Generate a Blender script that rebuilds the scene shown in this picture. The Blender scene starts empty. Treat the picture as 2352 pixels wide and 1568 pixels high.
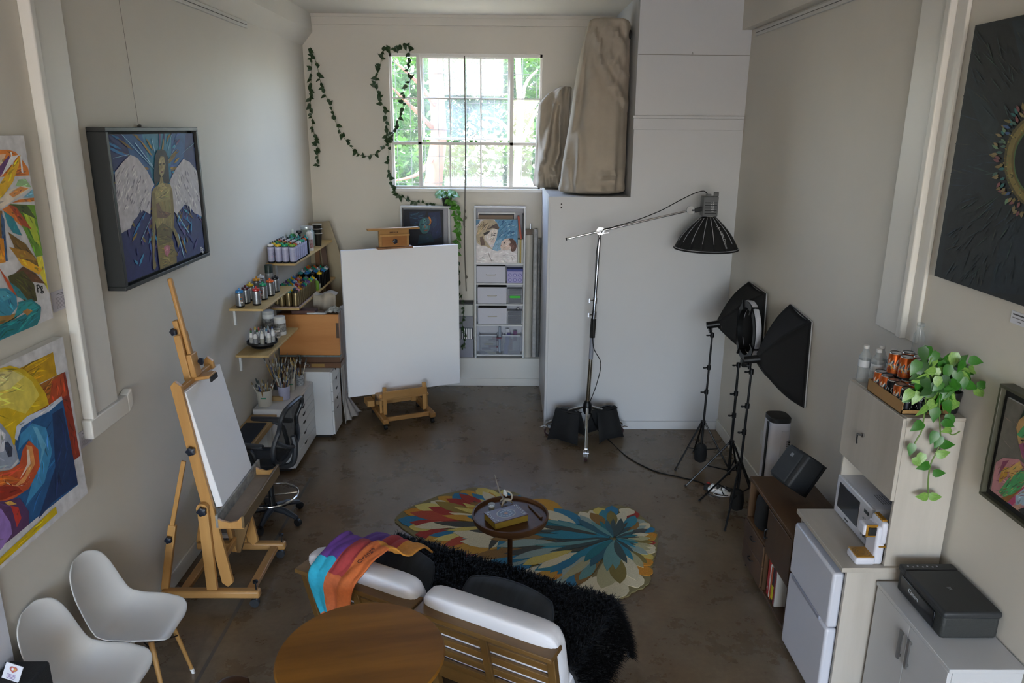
import bpy, math, random
from mathutils import Vector, Matrix
V = Vector
SC = bpy.context.scene
COL = SC.collection
PI = math.pi
R = math.radians
# ---------------------------------------------------------------- camera (focal length in px for a 2352x1568 frame)
FPX, PITCH, YAW, ROLL, CAMZ = 1722.87, R(15.84), R(.62), R(.5), 2.8
_f = V((math.sin(YAW)*math.cos(PITCH), math.cos(YAW)*math.cos(PITCH), -math.sin(PITCH)))
_r = V((math.cos(YAW), -math.sin(YAW), 0)); _u = _r.cross(_f)
CR = _r*math.cos(ROLL)+_u*math.sin(ROLL); CU = -_r*math.sin(ROLL)+_u*math.cos(ROLL); CF = _f
CAM = V((0, 0, CAMZ))
cd = bpy.data.cameras.new('camera'); cam = bpy.data.objects.new('camera', cd); COL.objects.link(cam)
cd.sensor_width = 36; cd.sensor_fit = 'HORIZONTAL'; cd.lens = 36*FPX/2352; cd.clip_start = .05; cd.clip_end = 300
cam.matrix_world = Matrix(((CR.x, CU.x, -CF.x, 0), (CR.y, CU.y, -CF.y, 0), (CR.z, CU.z, -CF.z, CAMZ), (0, 0, 0, 1)))
SC.camera = cam
def _ray(x, y): return CF*FPX+CR*(x-1176)-CU*(y-784)
def FP(x, y, z=0.):                      # photo pixel -> point on the horizontal plane at height z
    d = _ray(x, y); return CAM+d*((z-CAMZ)/d.z)
def WX(x, y, wx):                        # photo pixel -> point on the plane X = wx
    d = _ray(x, y); return CAM+d*(wx/d.x)
def WY(x, y, wy):                        # photo pixel -> point on the plane Y = wy
    d = _ray(x, y); return CAM+d*(wy/d.y)
# ---------------------------------------------------------------- light: sky, sun, window portals, exposure
SC.view_settings.view_transform = 'Standard'; SC.view_settings.look = 'None'
SC.view_settings.gamma = 1; SC.view_settings.use_curve_mapping = False
SC.view_settings.exposure = 2.6
try:
    SC.cycles.use_denoising = True
    SC.cycles.max_bounces = 10; SC.cycles.diffuse_bounces = 5; SC.cycles.transparent_max_bounces = 12
except Exception: pass
W = bpy.data.worlds.new('sky'); SC.world = W; W.use_nodes = True
nt = W.node_tree; bg = nt.nodes['Background']
sky = nt.nodes.new('ShaderNodeTexSky'); sky.sky_type = 'NISHITA'; sky.sun_disc = False
sky.sun_elevation = R(52); sky.sun_rotation = R(250); sky.altitude = 50; sky.air_density = 1.; sky.dust_density = 2.5
tint = nt.nodes.new('ShaderNodeMixRGB'); tint.blend_type = 'MULTIPLY'; tint.inputs[0].default_value = 1.; tint.inputs[2].default_value = (.99, .97, .97, 1)
nt.links.new(sky.outputs[0], tint.inputs[1]); nt.links.new(tint.outputs[0], bg.inputs[0]); bg.inputs[1].default_value = .85
def lamp(name, kind, loc, rot, **k):
    d = bpy.data.lights.new(name, kind)
    for a, b in k.items(): setattr(d, a, b)
    o = bpy.data.objects.new(name, d); COL.objects.link(o); o.location = loc; o.rotation_euler = rot; return o
sun = lamp('sun', 'SUN', (-6, 9, 12), (0, 0, 0), energy=1.9, angle=R(.6), color=(1, .95, .86))
sun.rotation_euler = V((.55, .12, -.82)).to_track_quat('-Z', 'Y').to_euler()
def portal(name, loc, rot, sx, sy):
    o = lamp(name, 'AREA', loc, rot, shape='RECTANGLE', size=sx, size_y=sy, energy=1)
    try: o.data.cycles.is_portal = True
    except Exception: pass
portal('back_window_portal', (-.42, 8.33, 2.86), (R(-90), 0, 0), 1.62, 1.42)
portal('street_window_portal', (0, -6.1, 1.85), (R(90), 0, 0), 3.7, 3.6)
# ---------------------------------------------------------------- materials
def S(c):
    if isinstance(c, str): c = c.lstrip('#'); c = tuple(int(c[i:i+2], 16) for i in (0, 2, 4))
    return tuple((x/255/12.92 if x/255 <= .04045 else ((x/255+.055)/1.055)**2.4) for x in c)
_mats = {}
def mat(name, c='#808080', rough=.5, metal=0., var=0., vs=6., vc=None, bump=0., bs=60., alpha=1., trans=0., stretch=None, coat=0., sheen=0., spec=None):
    if name in _mats: return _mats[name]
    m = bpy.data.materials.new(name); m.use_nodes = True; t = m.node_tree; p = t.nodes['Principled BSDF']
    p.inputs['Base Color'].default_value = (*S(c), 1); p.inputs['Roughness'].default_value = rough; p.inputs['Metallic'].default_value = metal
    if coat: p.inputs['Coat Weight'].default_value = coat; p.inputs['Coat Roughness'].default_value = .1
    if sheen: p.inputs['Sheen Weight'].default_value = sheen
    if spec is not None: p.inputs['Specular IOR Level'].default_value = spec
    if alpha < 1: p.inputs['Alpha'].default_value = alpha
    if trans: p.inputs['Transmission Weight'].default_value = trans
    if var or bump:
        tc = t.nodes.new('ShaderNodeTexCoord'); mp = t.nodes.new('ShaderNodeMapping'); t.links.new(tc.outputs['Object'], mp.inputs[0])
        if stretch: mp.inputs['Scale'].default_value = stretch
        if var:
            n = t.nodes.new('ShaderNodeTexNoise'); n.inputs['Scale'].default_value = vs; n.inputs['Detail'].default_value = 6; n.inputs['Roughness'].default_value = .62
            t.links.new(mp.outputs[0], n.inputs['Vector'])
            rp = t.nodes.new('ShaderNodeValToRGB'); a = S(c); b = S(vc) if vc else tuple(x*(1-var) for x in a)
            rp.color_ramp.elements[0].position = .32; rp.color_ramp.elements[1].position = .68
            rp.color_ramp.elements[0].color = (*b, 1); rp.color_ramp.elements[1].color = (*a, 1)
            t.links.new(n.outputs['Fac'], rp.inputs[0]); t.links.new(rp.outputs[0], p.inputs['Base Color'])
        if bump:
            n2 = t.nodes.new('ShaderNodeTexNoise'); n2.inputs['Scale'].default_value = bs; n2.inputs['Detail'].default_value = 4
            t.links.new(mp.outputs[0], n2.inputs['Vector'])
            bp = t.nodes.new('ShaderNodeBump'); bp.inputs['Strength'].default_value = bump; bp.inputs['Distance'].default_value = .01
            t.links.new(n2.outputs['Fac'], bp.inputs['Height']); t.links.new(bp.outputs[0], p.inputs['Normal'])
    _mats[name] = m; return m
def wood(name, c, c2, rough=.45, axis=0, scale=9., coat=0.):
    st = [1, 1, 1]; st = [s*1.0 for s in st]; st = [.12 if i == axis else 1. for i in range(3)]
    return mat(name, c, rough, var=.4, vs=scale, vc=c2, stretch=st, bump=.04, bs=scale*4, coat=coat)
def printmat(name='print', rough=.55, noise=.12, metal=0., bump=.0, ns=40.):
    if name in _mats: return _mats[name]
    m = bpy.data.materials.new(name); m.use_nodes = True; t = m.node_tree; p = t.nodes['Principled BSDF']
    at = t.nodes.new('ShaderNodeAttribute'); at.attribute_name = 'Col'
    n = t.nodes.new('ShaderNodeTexNoise'); n.inputs['Scale'].default_value = ns; n.inputs['Detail'].default_value = 5
    tc = t.nodes.new('ShaderNodeTexCoord'); t.links.new(tc.outputs['Object'], n.inputs['Vector'])
    mr = t.nodes.new('ShaderNodeMapRange'); mr.inputs[1].default_value = .3; mr.inputs[2].default_value = .7; mr.inputs[3].default_value = 1-noise; mr.inputs[4].default_value = 1+noise
    mx = t.nodes.new('ShaderNodeVectorMath'); mx.operation = 'SCALE'
    t.links.new(n.outputs['Fac'], mr.inputs[0]); t.links.new(at.outputs['Color'], mx.inputs[0]); t.links.new(mr.outputs[0], mx.inputs['Scale'])
    t.links.new(mx.outputs[0], p.inputs['Base Color']); p.inputs['Roughness'].default_value = rough; p.inputs['Metallic'].default_value = metal
    if bump:
        bp = t.nodes.new('ShaderNodeBump'); bp.inputs['Strength'].default_value = bump; bp.inputs['Distance'].default_value = .01
        t.links.new(n.outputs['Fac'], bp.inputs['Height']); t.links.new(bp.outputs[0], p.inputs['Normal'])
    _mats[name] = m; return m
# ---------------------------------------------------------------- mesh builder
def perp(d):
    d = d.normalized(); a = V((0, 0, 1)) if abs(d.z) < .9 else V((1, 0, 0))
    x = d.cross(a).normalized(); return x, d.cross(x).normalized()
class B:
    def __init__(s): s.v = []; s.f = []; s.m = []; s.c = []
    def add(s, vs, fs, m=0, c=None):
        k = len(s.v); s.v += [V(x) for x in vs]; s.f += [[i+k for i in f] for f in fs]; s.m += [m]*len(fs); s.c += [c]*len(fs); return s
    def bb(s, x0, y0, z0, x1, y1, z1, m=0, c=None, M=None):
        vs = [V((x, y, z)) for z in (z0, z1) for y in (y0, y1) for x in (x0, x1)]
        if M is not None: vs = [M @ q for q in vs]
        return s.add(vs, [[0, 2, 3, 1], [4, 5, 7, 6], [0, 1, 5, 4], [2, 6, 7, 3], [0, 4, 6, 2], [1, 3, 7, 5]], m, c)
    def box(s, ctr, size, rot=None, m=0, c=None):
        M = Matrix.Translation(V(ctr)) @ (rot.to_4x4() if rot is not None else Matrix.Identity(4)); a, b, d = [q/2 for q in size]
        return s.bb(-a, -b, -d, a, b, d, m, c, M)
    def beam(s, p0, p1, w, h, side=None, m=0, c=None):       # bar p0-p1; w across `side`, h across the third axis
        p0, p1 = V(p0), V(p1); d = (p1-p0).normalized()
        if side is None: x, y = perp(d)
        else: x = (V(side)-d*V(side).dot(d)).normalized(); y = d.cross(x)
        vs = [p+x*(w/2*a)+y*(h/2*b) for p in (p0, p1) for a, b in ((-1, -1), (1, -1), (1, 1), (-1, 1))]
        return s.add(vs, [[3, 2, 1, 0], [4, 5, 6, 7], [0, 1, 5, 4], [1, 2, 6, 5], [2, 3, 7, 6], [3, 0, 4, 7]], m, c)
    def rings(s, rs, m=0, c=None, cap=True, closed=True):
        n = len(rs[0]); k = len(s.v); s.v += [V(p) for r in rs for p in r]; fs = []
        for i in range(len(rs)-1):
            cc = c[i] if isinstance(c, list) else c
            for j in range(n if closed else n-1):
                s.f.append([k+i*n+j, k+i*n+(j+1) % n, k+(i+1)*n+(j+1) % n, k+(i+1)*n+j]); s.m.append(m); s.c.append(cc)
        if cap:
            c0 = c[0] if isinstance(c, list) else c; c1 = c[-1] if isinstance(c, list) else c
            s.f.append([k+j for j in range(n)][::-1]); s.m.append(m); s.c.append(c0)
            s.f.append([k+(len(rs)-1)*n+j for j in range(n)]); s.m.append(m); s.c.append(c1)
        return s
    def cyl(s, p0, p1, r0, r1=None, n=12, m=0, c=None, cap=True):
        p0, p1 = V(p0), V(p1); r1 = r0 if r1 is None else r1; x, y = perp(p1-p0)
        return s.rings([[p+(x*math.cos(2*PI*j/n)+y*math.sin(2*PI*j/n))*r for j in range(n)] for p, r in ((p0, r0), (p1, r1))], m, c, cap)
    def lathe(s, prof, o=(0, 0, 0), n=16, m=0, c=None, M=None, cap=True):
        o = V(o); rs = [[V((o.x+r*math.cos(2*PI*j/n), o.y+r*math.sin(2*PI*j/n), o.z+z)) for j in range(n)] for r, z in prof]
        if M is not None: rs = [[M @ p for p in r] for r in rs]
        return s.rings(rs, m, c, cap)
    def tube(s, pts, r, n=8, m=0, c=None, closed=False):
        pts = [V(p) for p in pts]; rs = []; N = len(pts); x = None
        for i, p in enumerate(pts):
            a = pts[(i-1) % N] if (i > 0 or closed) else p; b = pts[(i+1) % N] if (i < N-1 or closed) else p
            d = (b-a).normalized()
            if x is None: x, y = perp(d)
            else: x = (x-d*x.dot(d)).normalized(); y = d.cross(x)
            rr = r[i] if isinstance(r, (list, tuple)) else r
            rs.append([p+(x*math.cos(2*PI*j/n)+y*math.sin(2*PI*j/n))*rr for j in range(n)])
        if closed: rs.append(rs[0])
        return s.rings(rs, m, c, not closed)
    def ell(s, ctr, rx, ry, rz, n=14, k=8, m=0, c=None, M=None):
        rs = [[V((rx*math.sin(PI*max(.001, min(.999, i/k)))*math.cos(2*PI*j/n), ry*math.sin(PI*max(.001, min(.999, i/k)))*math.sin(2*PI*j/n), -rz*math.cos(PI*i/k))) for j in range(n)] for i in range(k+1)]
        rs = [[(M @ p if M is not None else p)+V(ctr) for p in r] for r in rs]
        return s.rings(rs, m, c, True)
    def prism(s, poly, fn, t0, t1, m=0, c=None):              # poly of 2-D points, fn(a,b,t) -> 3-D
        n = len(poly); vs = [fn(a, b, t0) for a, b in poly]+[fn(a, b, t1) for a, b in poly]
        fs = [list(range(n))[::-1], list(range(n, 2*n))]+[[j, (j+1) % n, n+(j+1) % n, n+j] for j in range(n)]
        return s.add(vs, fs, m, c)
    def grid(s, fn, nu, nv, m=0, c=None):
        k = len(s.v); s.v += [V(fn(i/nu, j/nv)) for j in range(nv+1) for i in range(nu+1)]
        for j in range(nv):
            for i in range(nu):
                s.f.append([k+j*(nu+1)+i, k+j*(nu+1)+i+1, k+(j+1)*(nu+1)+i+1, k+(j+1)*(nu+1)+i]); s.m.append(m)
                s.c.append(c(i/nu, j/nv) if callable(c) else c)
        return s
    def build(s, name, ms, par=None, world=False, bevel=0., smooth=True, ang=38, label=None, kind=None, solid=0., subs=0, seg=2):
        vs = s.v
        if world and par is not None: Mi = MW[par.name].inverted(); vs = [Mi @ q for q in vs]
        me = bpy.data.meshes.new(name); me.from_pydata([tuple(q) for q in vs], [], s.f)
        ms = ms if isinstance(ms, (list, tuple)) else [ms]
        for q in ms: me.materials.append(q)
        if len(ms) > 1: me.polygons.foreach_set('material_index', s.m)
        if any(q is not None for q in s.c):
            at = me.color_attributes.new('Col', 'FLOAT_COLOR', 'CORNER'); buf = []
            for p, q in zip(me.polygons, s.c):
                w = (*S(q), 1.) if q is not None else (.5, .5, .5, 1.)
                buf += list(w)*p.loop_total
            at.data.foreach_set('color', buf)
        me.validate()
        if smooth:
            me.polygons.foreach_set('use_smooth', [True]*len(me.polygons))
            try: me.set_sharp_from_angle(angle=R(ang))
            except Exception: pass
        me.update()
        o = bpy.data.objects.new(name, me); COL.objects.link(o); MW[o.name] = Matrix.Identity(4)
        if par is not None: o.parent = par; MW[o.name] = MW[par.name]
        if solid: q = o.modifiers.new('solid', 'SOLIDIFY'); q.thickness = solid; q.offset = 0
        if subs: q = o.modifiers.new('subdivision', 'SUBSURF'); q.levels = subs; q.render_levels = subs
        if bevel: q = o.modifiers.new('bevel', 'BEVEL'); q.width = bevel; q.segments = seg; q.limit_method = 'ANGLE'; q.angle_limit = R(40)
        if label: o['label'] = label
        if kind: o['kind'] = kind
        return o
MW = {}
def thing(name, label, cat, loc=(0, 0, 0), rz=0., group=None, rot=None):
    o = bpy.data.objects.new(name, None); COL.objects.link(o); o.empty_display_size = .1
    o.location = loc; o.rotation_euler = rot if rot else (0, 0, rz)
    MW[o.name] = Matrix.Translation(V(loc)) @ (o.rotation_euler.to_matrix().to_4x4())
    return tag(o, label, cat, group)
def tag(o, label, cat, group=None):
    o['label'] = label; o['category'] = cat
    if group: o['group'] = group
    return o
def struct(b, name, m, par=None, **k):
    o = b.build(name, m, par, **k)
    if par is None: o['kind'] = 'structure'
    return o
def dup(src, loc=None, rz=None, label=None, group=None, rot=None, scale=None):
    c = src.copy(); COL.objects.link(c)
    if loc is not None: c.location = loc
    if rot is not None: c.rotation_euler = rot
    elif rz is not None: c.rotation_euler = (0, 0, rz)
    if scale: c.scale = (scale,)*3 if not isinstance(scale, tuple) else scale
    if label: c['label'] = label
    if group: c['group'] = group
    for ch in list(src.children):
        d = ch.copy(); COL.objects.link(d); d.parent = c
        for g in list(ch.children):
            e = g.copy(); COL.objects.link(e); e.parent = d
    return c
def share(name, me, mats_from, par, loc, rot=(0, 0, 0), scale=1.):   # cheap repeat that shares mesh data
    o = bpy.data.objects.new(name, me); COL.objects.link(o); o.parent = par; o.location = loc; o.rotation_euler = rot
    o.scale = (scale,)*3 if not isinstance(scale, tuple) else scale
    MW[o.name] = MW[par.name] if par is not None else Matrix.Identity(4); return o
def lerp(a, b, t): return a+(b-a)*t
def interp(tab, x):
    if x <= tab[0][0]: return tab[0][1]
    for (a, p), (b, q) in zip(tab, tab[1:]):
        if x <= b: return lerp(p, q, (x-a)/(b-a))
    return tab[-1][1]
def smoothpts(pts, k=6):
    pts = [V(p) for p in pts]; out = []
    for i in range(len(pts)-1):
        p0 = pts[max(i-1, 0)]; p1 = pts[i]; p2 = pts[i+1]; p3 = pts[min(i+2, len(pts)-1)]
        for j in range(k):
            t = j/k; out.append(.5*((2*p1)+(p2-p0)*t+(2*p0-5*p1+4*p2-p3)*t*t+(3*p1-p0-3*p2+p3)*t**3))
    out.append(pts[-1]); return out
def text_mesh(s, size, extrude=.0008):                         # lettering as real mesh data (lies in local XY, centred)
    cu = bpy.data.curves.new('lettering', 'FONT'); cu.body = s; cu.size = size; cu.extrude = extrude; cu.align_x = 'CENTER'; cu.align_y = 'CENTER'; cu.resolution_u = 2
    o = bpy.data.objects.new('lettering', cu); COL.objects.link(o); bpy.context.view_layer.update()
    me = bpy.data.meshes.new_from_object(o); bpy.data.objects.remove(o); bpy.data.curves.remove(cu); return me
def letter(s, size, m, par, loc, M3, name='lettering', world=False):   # M3: 3x3 whose columns are text right, text up, outward
    me = text_mesh(s, size); me.materials.clear(); me.materials.append(m)
    o = bpy.data.objects.new(name, me); COL.objects.link(o); o.parent = par
    Mx = Matrix.Translation(V(loc)) @ M3.to_4x4()
    if world and par is not None: Mx = MW[par.name].inverted() @ Mx
    o.matrix_basis = Mx; return o
def cols(a, b, c): return Matrix((a, b, c)).transposed()
PRINT = printmat('print'); PAINT = printmat('paint_on_canvas', .6, .16, bump=.12, ns=22); PGLOSS = printmat('print_gloss', .25, .06); PMETAL = printmat('painted_metal', .32, .05, .8)
def art(name, par, o, ux, uy, polys, m=None, dz=.0004, world=True):   # layers of paint as thin relief on a canvas
    b = B(); o, ux, uy = V(o), V(ux), V(uy); n = ux.cross(uy).normalized()
    for k, (c, pts) in enumerate(polys):
        h = n*(.0006+dz*min(k, 40)*.1+dz*.02*k)
        b.add([o+ux*p[0]+uy*p[1]+h for p in pts], [list(range(len(pts)))], 0, c)
    return b.build(name, m or PAINT, par, world=world, smooth=False)
def leafpoly(x, y, a, l, w, n=5, bend=0.):
    up = []; dn = []
    for i in range(n+1):
        t = i/n; h = w*math.sin(PI*t**.8)*.5; ex = t*l; ey = bend*math.sin(PI*t)*l
        up.append((ex, ey+h)); dn.append((ex, ey-h))
    pts = up+dn[::-1][1:-1]; ca, sa = math.cos(a), math.sin(a)
    return [(x+p*ca-q*sa, y+p*sa+q*ca) for p, q in pts]
def disc(x, y, rx, ry=None, n=20, a0=0., a1=2*PI):
    ry = ry or rx; return [(x+rx*math.cos(a0+(a1-a0)*i/n), y+ry*math.sin(a0+(a1-a0)*i/n)) for i in range(n+(0 if a1-a0 > 6.28 else 1))]
def clip01(p, lo=0., hi=1.): return [(min(hi, max(lo, a)), min(hi, max(lo, b))) for a, b in p]
def inpoly(p, pts):
    r = False
    for (x0, y0), (x1, y1) in zip(pts, pts[1:]+pts[:1]):
        if (y0 > p[1]) != (y1 > p[1]) and p[0] < (x1-x0)*(p[1]-y0)/(y1-y0)+x0: r = not r
    return r
def painterly(P, seed, dens=900, wd=.014, jit=.3, mn=.0006):      # brush strokes inside each painted shape, along its long axis
    rp = random.Random(seed); out = []
    for c, pts in P:
        out.append((c, pts)); n = len(pts); xs = [p[0] for p in pts]; ys = [p[1] for p in pts]; mx, my = sum(xs)/n, sum(ys)/n
        ar = abs(sum(xs[i-1]*ys[i]-xs[i]*ys[i-1] for i in range(n)))/2
        if ar < mn: continue
        a = .5*math.atan2(2*sum((x-mx)*(y-my) for x, y in zip(xs, ys)), sum((x-mx)**2 for x in xs)-sum((y-my)**2 for y in ys)); L = min(.16, .55*ar**.5)
        rgb = [int(c[i:i+2], 16) for i in (1, 3, 5)]
        for _ in range(min(70, int(ar*dens)+3)):
            x, y = rp.uniform(min(xs), max(xs)), rp.uniform(min(ys), max(ys)); t = a+rp.gauss(0, jit); l = L*rp.uniform(.5, 1.1)
            e = (x+l*math.cos(t), y+l*math.sin(t))
            if not (inpoly((x, y), pts) and inpoly(e, pts)): continue
            k = rp.choice((.72, .82, 1.14, 1.28)); q = [min(255, max(0, int(v*k+rp.uniform(-12, 12)))) for v in rgb]
            out.append(('#%02x%02x%02x' % tuple(q), clip01(leafpoly(x, y, t, l, wd*rp.uniform(.5, 1.2), 3, rp.uniform(-.08, .08)))))
    return out
WHITE = mat('white_wall_paint', '#d3cec4', .6, var=.04, vs=1.2, bump=.03, bs=18)
TRIMW = mat('white_gloss_trim', '#dcdad5', .4)
# ---------------------------------------------------------------- room shell
XL, XR, YB, YF, ZC = -2.08, 2.075, 8.22, -6.0, 3.9
YW = 8.04                                  # front of the low ledge under the window wall
YX, XX, XX2, ZX = 6.78, .40, 1.12, 2.22      # white closet: front plane, left side, tall section, top of the low section
def floor_mat():
    m = bpy.data.materials.new('polished_stained_concrete'); m.use_nodes = True; t = m.node_tree; p = t.nodes['Principled BSDF']
    tc = t.nodes.new('ShaderNodeTexCoord'); last = None
    def noise(sc, det, lo, hi, c0, c1, rough=.6):
        n = t.nodes.new('ShaderNodeTexNoise'); n.inputs['Scale'].default_value = sc; n.inputs['Detail'].default_value = det; n.inputs['Roughness'].default_value = rough
        t.links.new(tc.outputs['Object'], n.inputs['Vector']); r = t.nodes.new('ShaderNodeValToRGB')
        r.color_ramp.elements[0].position = lo; r.color_ramp.elements[1].position = hi
        r.color_ramp.elements[0].color = (*S(c0), 1); r.color_ramp.elements[1].color = (*S(c1), 1); t.links.new(n.outputs['Fac'], r.inputs[0]); return n, r
    n1, r1 = noise(.9, 5, .25, .78, '#765c3c', '#8d8372'); n2, r2 = noise(3.2, 10, .25, .8, '#a08c70', '#ffffff', .7); n3, r3 = noise(28, 8, .2, .72, '#c5baab', '#ffffff', .75)
    a = t.nodes.new('ShaderNodeMixRGB'); a.blend_type = 'MULTIPLY'; a.inputs[0].default_value = .75
    b = t.nodes.new('ShaderNodeMixRGB'); b.blend_type = 'MULTIPLY'; b.inputs[0].default_value = .7
    t.links.new(r1.outputs[0], a.inputs[1]); t.links.new(r2.outputs[0], a.inputs[2]); t.links.new(a.outputs[0], b.inputs[1]); t.links.new(r3.outputs[0], b.inputs[2])
    t.links.new(b.outputs[0], p.inputs['Base Color'])
    mr = t.nodes.new('ShaderNodeMapRange'); mr.inputs[3].default_value = .23; mr.inputs[4].default_value = .33
    t.links.new(n2.outputs['Fac'], mr.inputs[0]); t.links.new(mr.outputs[0], p.inputs['Roughness'])
    return m
fl = struct(B().bb(XL-.2, YF-.2, -.2, XR+.2, YB+.2, 0), 'floor', floor_mat())
struct(B().bb(-1.61, 2.6, 0, -1.59, 5.7, .0012), 'expansion_joint', mat('grey_joint_filler', '#5d564c', .5, var=.3, vs=9), fl)
struct(B().bb(XL-.2, YF-.2, ZC, XR+.2, YB+.2, ZC+.2), 'ceiling', WHITE)
struct(B().bb(XL-.2, YF-.2, 0, XL, YB+.2, ZC), 'wall_left', WHITE)
wr = struct(B().bb(XR, YF-.2, 0, XR+.2, YB+.2, ZC), 'wall_right', WHITE)
WX0, WX1, WZ0, WZ1 = -1.205, .378, 2.175, 3.535
b = B().bb(XL, YB, 0, WX0, YB+.2, ZC).bb(WX1, YB, 0, XR, YB+.2, ZC).bb(WX0, YB, 0, WX1, YB+.2, WZ0).bb(WX0, YB, WZ1, WX1, YB+.2, ZC)
wb = struct(b, 'wall_back', WHITE)
struct(B().bb(XL, YW, 0, XX, YB, .32), 'ledge', TRIMW, wb, bevel=.006)
struct(B().bb(WX0-.03, YB-.035, WZ0-.035, WX1+.03, YB+.12, WZ0), 'window_sill', TRIMW, wb, bevel=.004)
# street side (behind the viewpoint): tall shop windows that let the daylight in
b = B()
for x0, x1, z0, z1 in ((XL, -1.8, 0, ZC), (1.8, XR, 0, ZC), (-1.8, 1.8, 0, .15), (-1.8, 1.8, 3.6, ZC), (-.06, .06, .15, 3.6)): b.bb(x0, YF-.2, z0, x1, YF, z1)
struct(b, 'wall_front', WHITE)
struct(B().bb(-20, -30, -.25, 20, YF-.2, -.02), 'ground_bounce', mat('bounce_pavement', '#b4aa98', .9, var=.15, vs=2))  # unseen pavement, added to bounce warm daylight up to ceiling and upper walls
# crown, beams and rails
struct(B().bb(XL, YB-.03, ZC-.1, XX2, YB, ZC).bb(XL, YB-.045, ZC-.03, XX2, YB, ZC), 'trim_crown', WHITE)
bl = struct(B().prism([(XL, 3.60), (XL+.11, 3.73), (XL+.11, ZC), (XL, ZC)], lambda a, c, t: V((a, t, c)), YF, YB), 'beam_left', WHITE)
br = struct(B().bb(XR-.085, YF, 3.615, XR, YX, ZC), 'beam_right', WHITE)
mrail = mat('white_aluminium_rail', '#c9c8c4', .35); mgap = mat('dark_rail_slot', '#4d4b48', .6)
for par, x0, x1, ye in ((bl, XL, XL+.02, 6.45), (br, XR-.02, XR, 6.62)):
    struct(B().bb(x0, 0, 3.55, x1, ye, 3.60), 'picture_rail', mrail, par, bevel=.003)
    xs = x1 if par is bl else x0
    struct(B().bb(xs-.002, 0, 3.572, xs+.002, ye-.01, 3.576), 'rail_slot', mgap, par)
struct(B().bb(XL, YF, 0, XL+.015, 8.0, .11), 'baseboard_left', TRIMW, bevel=.004)
struct(B().bb(XR-.015, YF, 0, XR, YX, .11), 'baseboard_right', TRIMW, bevel=.004)
struct(B().bb(XL, YW-.015, 0, XX, YW, .085), 'baseboard_back', TRIMW, bevel=.004)
# pilaster trims
b = B().bb(XL, 3.50, 1.40, XL+.035, 3.76, ZC).bb(XL, 3.475, 1.40, XL+.055, 3.515, ZC).bb(XL, 3.46, 1.30, XL+.05, 3.83, 1.40)
b.prism([(3.83, 1.30), (3.885, 1.33), (3.885, 1.42), (3.83, 1.40)], lambda a, c, t: V((t, a, c)), XL, XL+.05)
struct(b, 'trim_1', TRIMW, bevel=.006)
b = B().bb(XR-.035, 3.72, 1.78, XR, 3.98, ZC).bb(XR-.05, 3.69, 1.78, XR, 3.735, ZC).bb(XR-.02, 3.60, 1.78, XR, 3.69, ZC)
struct(b, 'trim_2', TRIMW, bevel=.006)
# white closet built into the back right corner
mcl = mat('white_closet_panel', '#bfc1c5', .42, var=.03, vs=1.)
cl = struct(B().bb(XX, YX, 0, XX2, YB, ZX).bb(XX2, YX, 0, XR, YB, ZC), 'wall_closet', [mcl])
struct(B().bb(XX, YX-.014, 0, XR-.015, YX, .085), 'baseboard_closet', mcl, cl, bevel=.004)
struct(B().bb(XX-.012, YX-.006, .0, XX+.012, YX+.03, ZX-.0), 'corner_bead', mcl, cl, bevel=.003)
struct(B().bb(XX2-.01, YX-.018, 2.80, XR-.012, YX, 2.895).bb(XX2-.018, YX-.035, 2.895, XR-.008, YX, 2.918), 'moulding', mcl, cl, bevel=.003)
struct(B().bb(XX2+.003, YX-.004, 3.412, XR-.003, YX+.002, 3.416), 'panel_seam', mat('shadow_gap', '#77756f', .8), cl)
struct(B().tube([(1.58, YX-.006, 3.408), (1.577, YX-.012, 3.425), (1.583, YX-.012, 3.434), (1.588, YX-.006, 3.42)], .0025, 6), 'hook', mat('steel', '#9a9a98', .3, .9), cl)
for z in (2.155, 2.125): struct(B().cyl((.505, YX-.003, z), (.505, YX+.001, z), .007, n=8), 'screw_hole', mat('dark_hole', '#2c2926', .8), cl)
wo = struct(B().bb(XR-.004, 5.53, .37, XR+.001, 5.60, .49), 'wall_socket', mat('white_plastic', '#d6d6d6', .4), wr, bevel=.003)
# ---------------------------------------------------------------- steel window, hopper sash, wire grid
wn = struct(B().bb(WX0, YB+.03, WZ1-.03, WX1, YB+.07, WZ1).bb(WX0, YB+.03, WZ0, WX1, YB+.07, WZ0+.022).bb(WX0, YB+.03, WZ0, WX0+.022, YB+.07, WZ1).bb(WX1-.022, YB+.03, WZ0, WX1, YB+.07, WZ1), 'window_1', TRIMW)
wxs = [WY(x, 280, YB).x for x in (891, 963, 1032.5, 1104, 1175, 1246)]; wxs[0] = WX0; wxs[-1] = WX1
wzs = [WY(1070, y, YB).z for y in (121, 226, 330, 431)]; wzs[0] = WZ1; wzs[-1] = WZ0
mw = TRIMW
def bar(x0, z0, x1, z1, d=.03, nm='glazing_bar'): struct(B().bb(x0, YB+.05-d/2, z0, x1, YB+.05+d/2, z1), nm, mw, wn, bevel=.002)
for x in (wxs[1], wxs[4]): bar(x-.02, WZ0, x+.02, WZ1, .05)
for x in (wxs[2], wxs[3]): bar(x-.009, WZ0, x+.009, wzs[2])
bar(WX0, wzs[2]-.016, WX1, wzs[2]+.016, .05)
for a, c in ((WX0, wxs[1]), (wxs[4], WX1)): bar(a, wzs[1]-.007, c, wzs[1]+.007)
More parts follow.
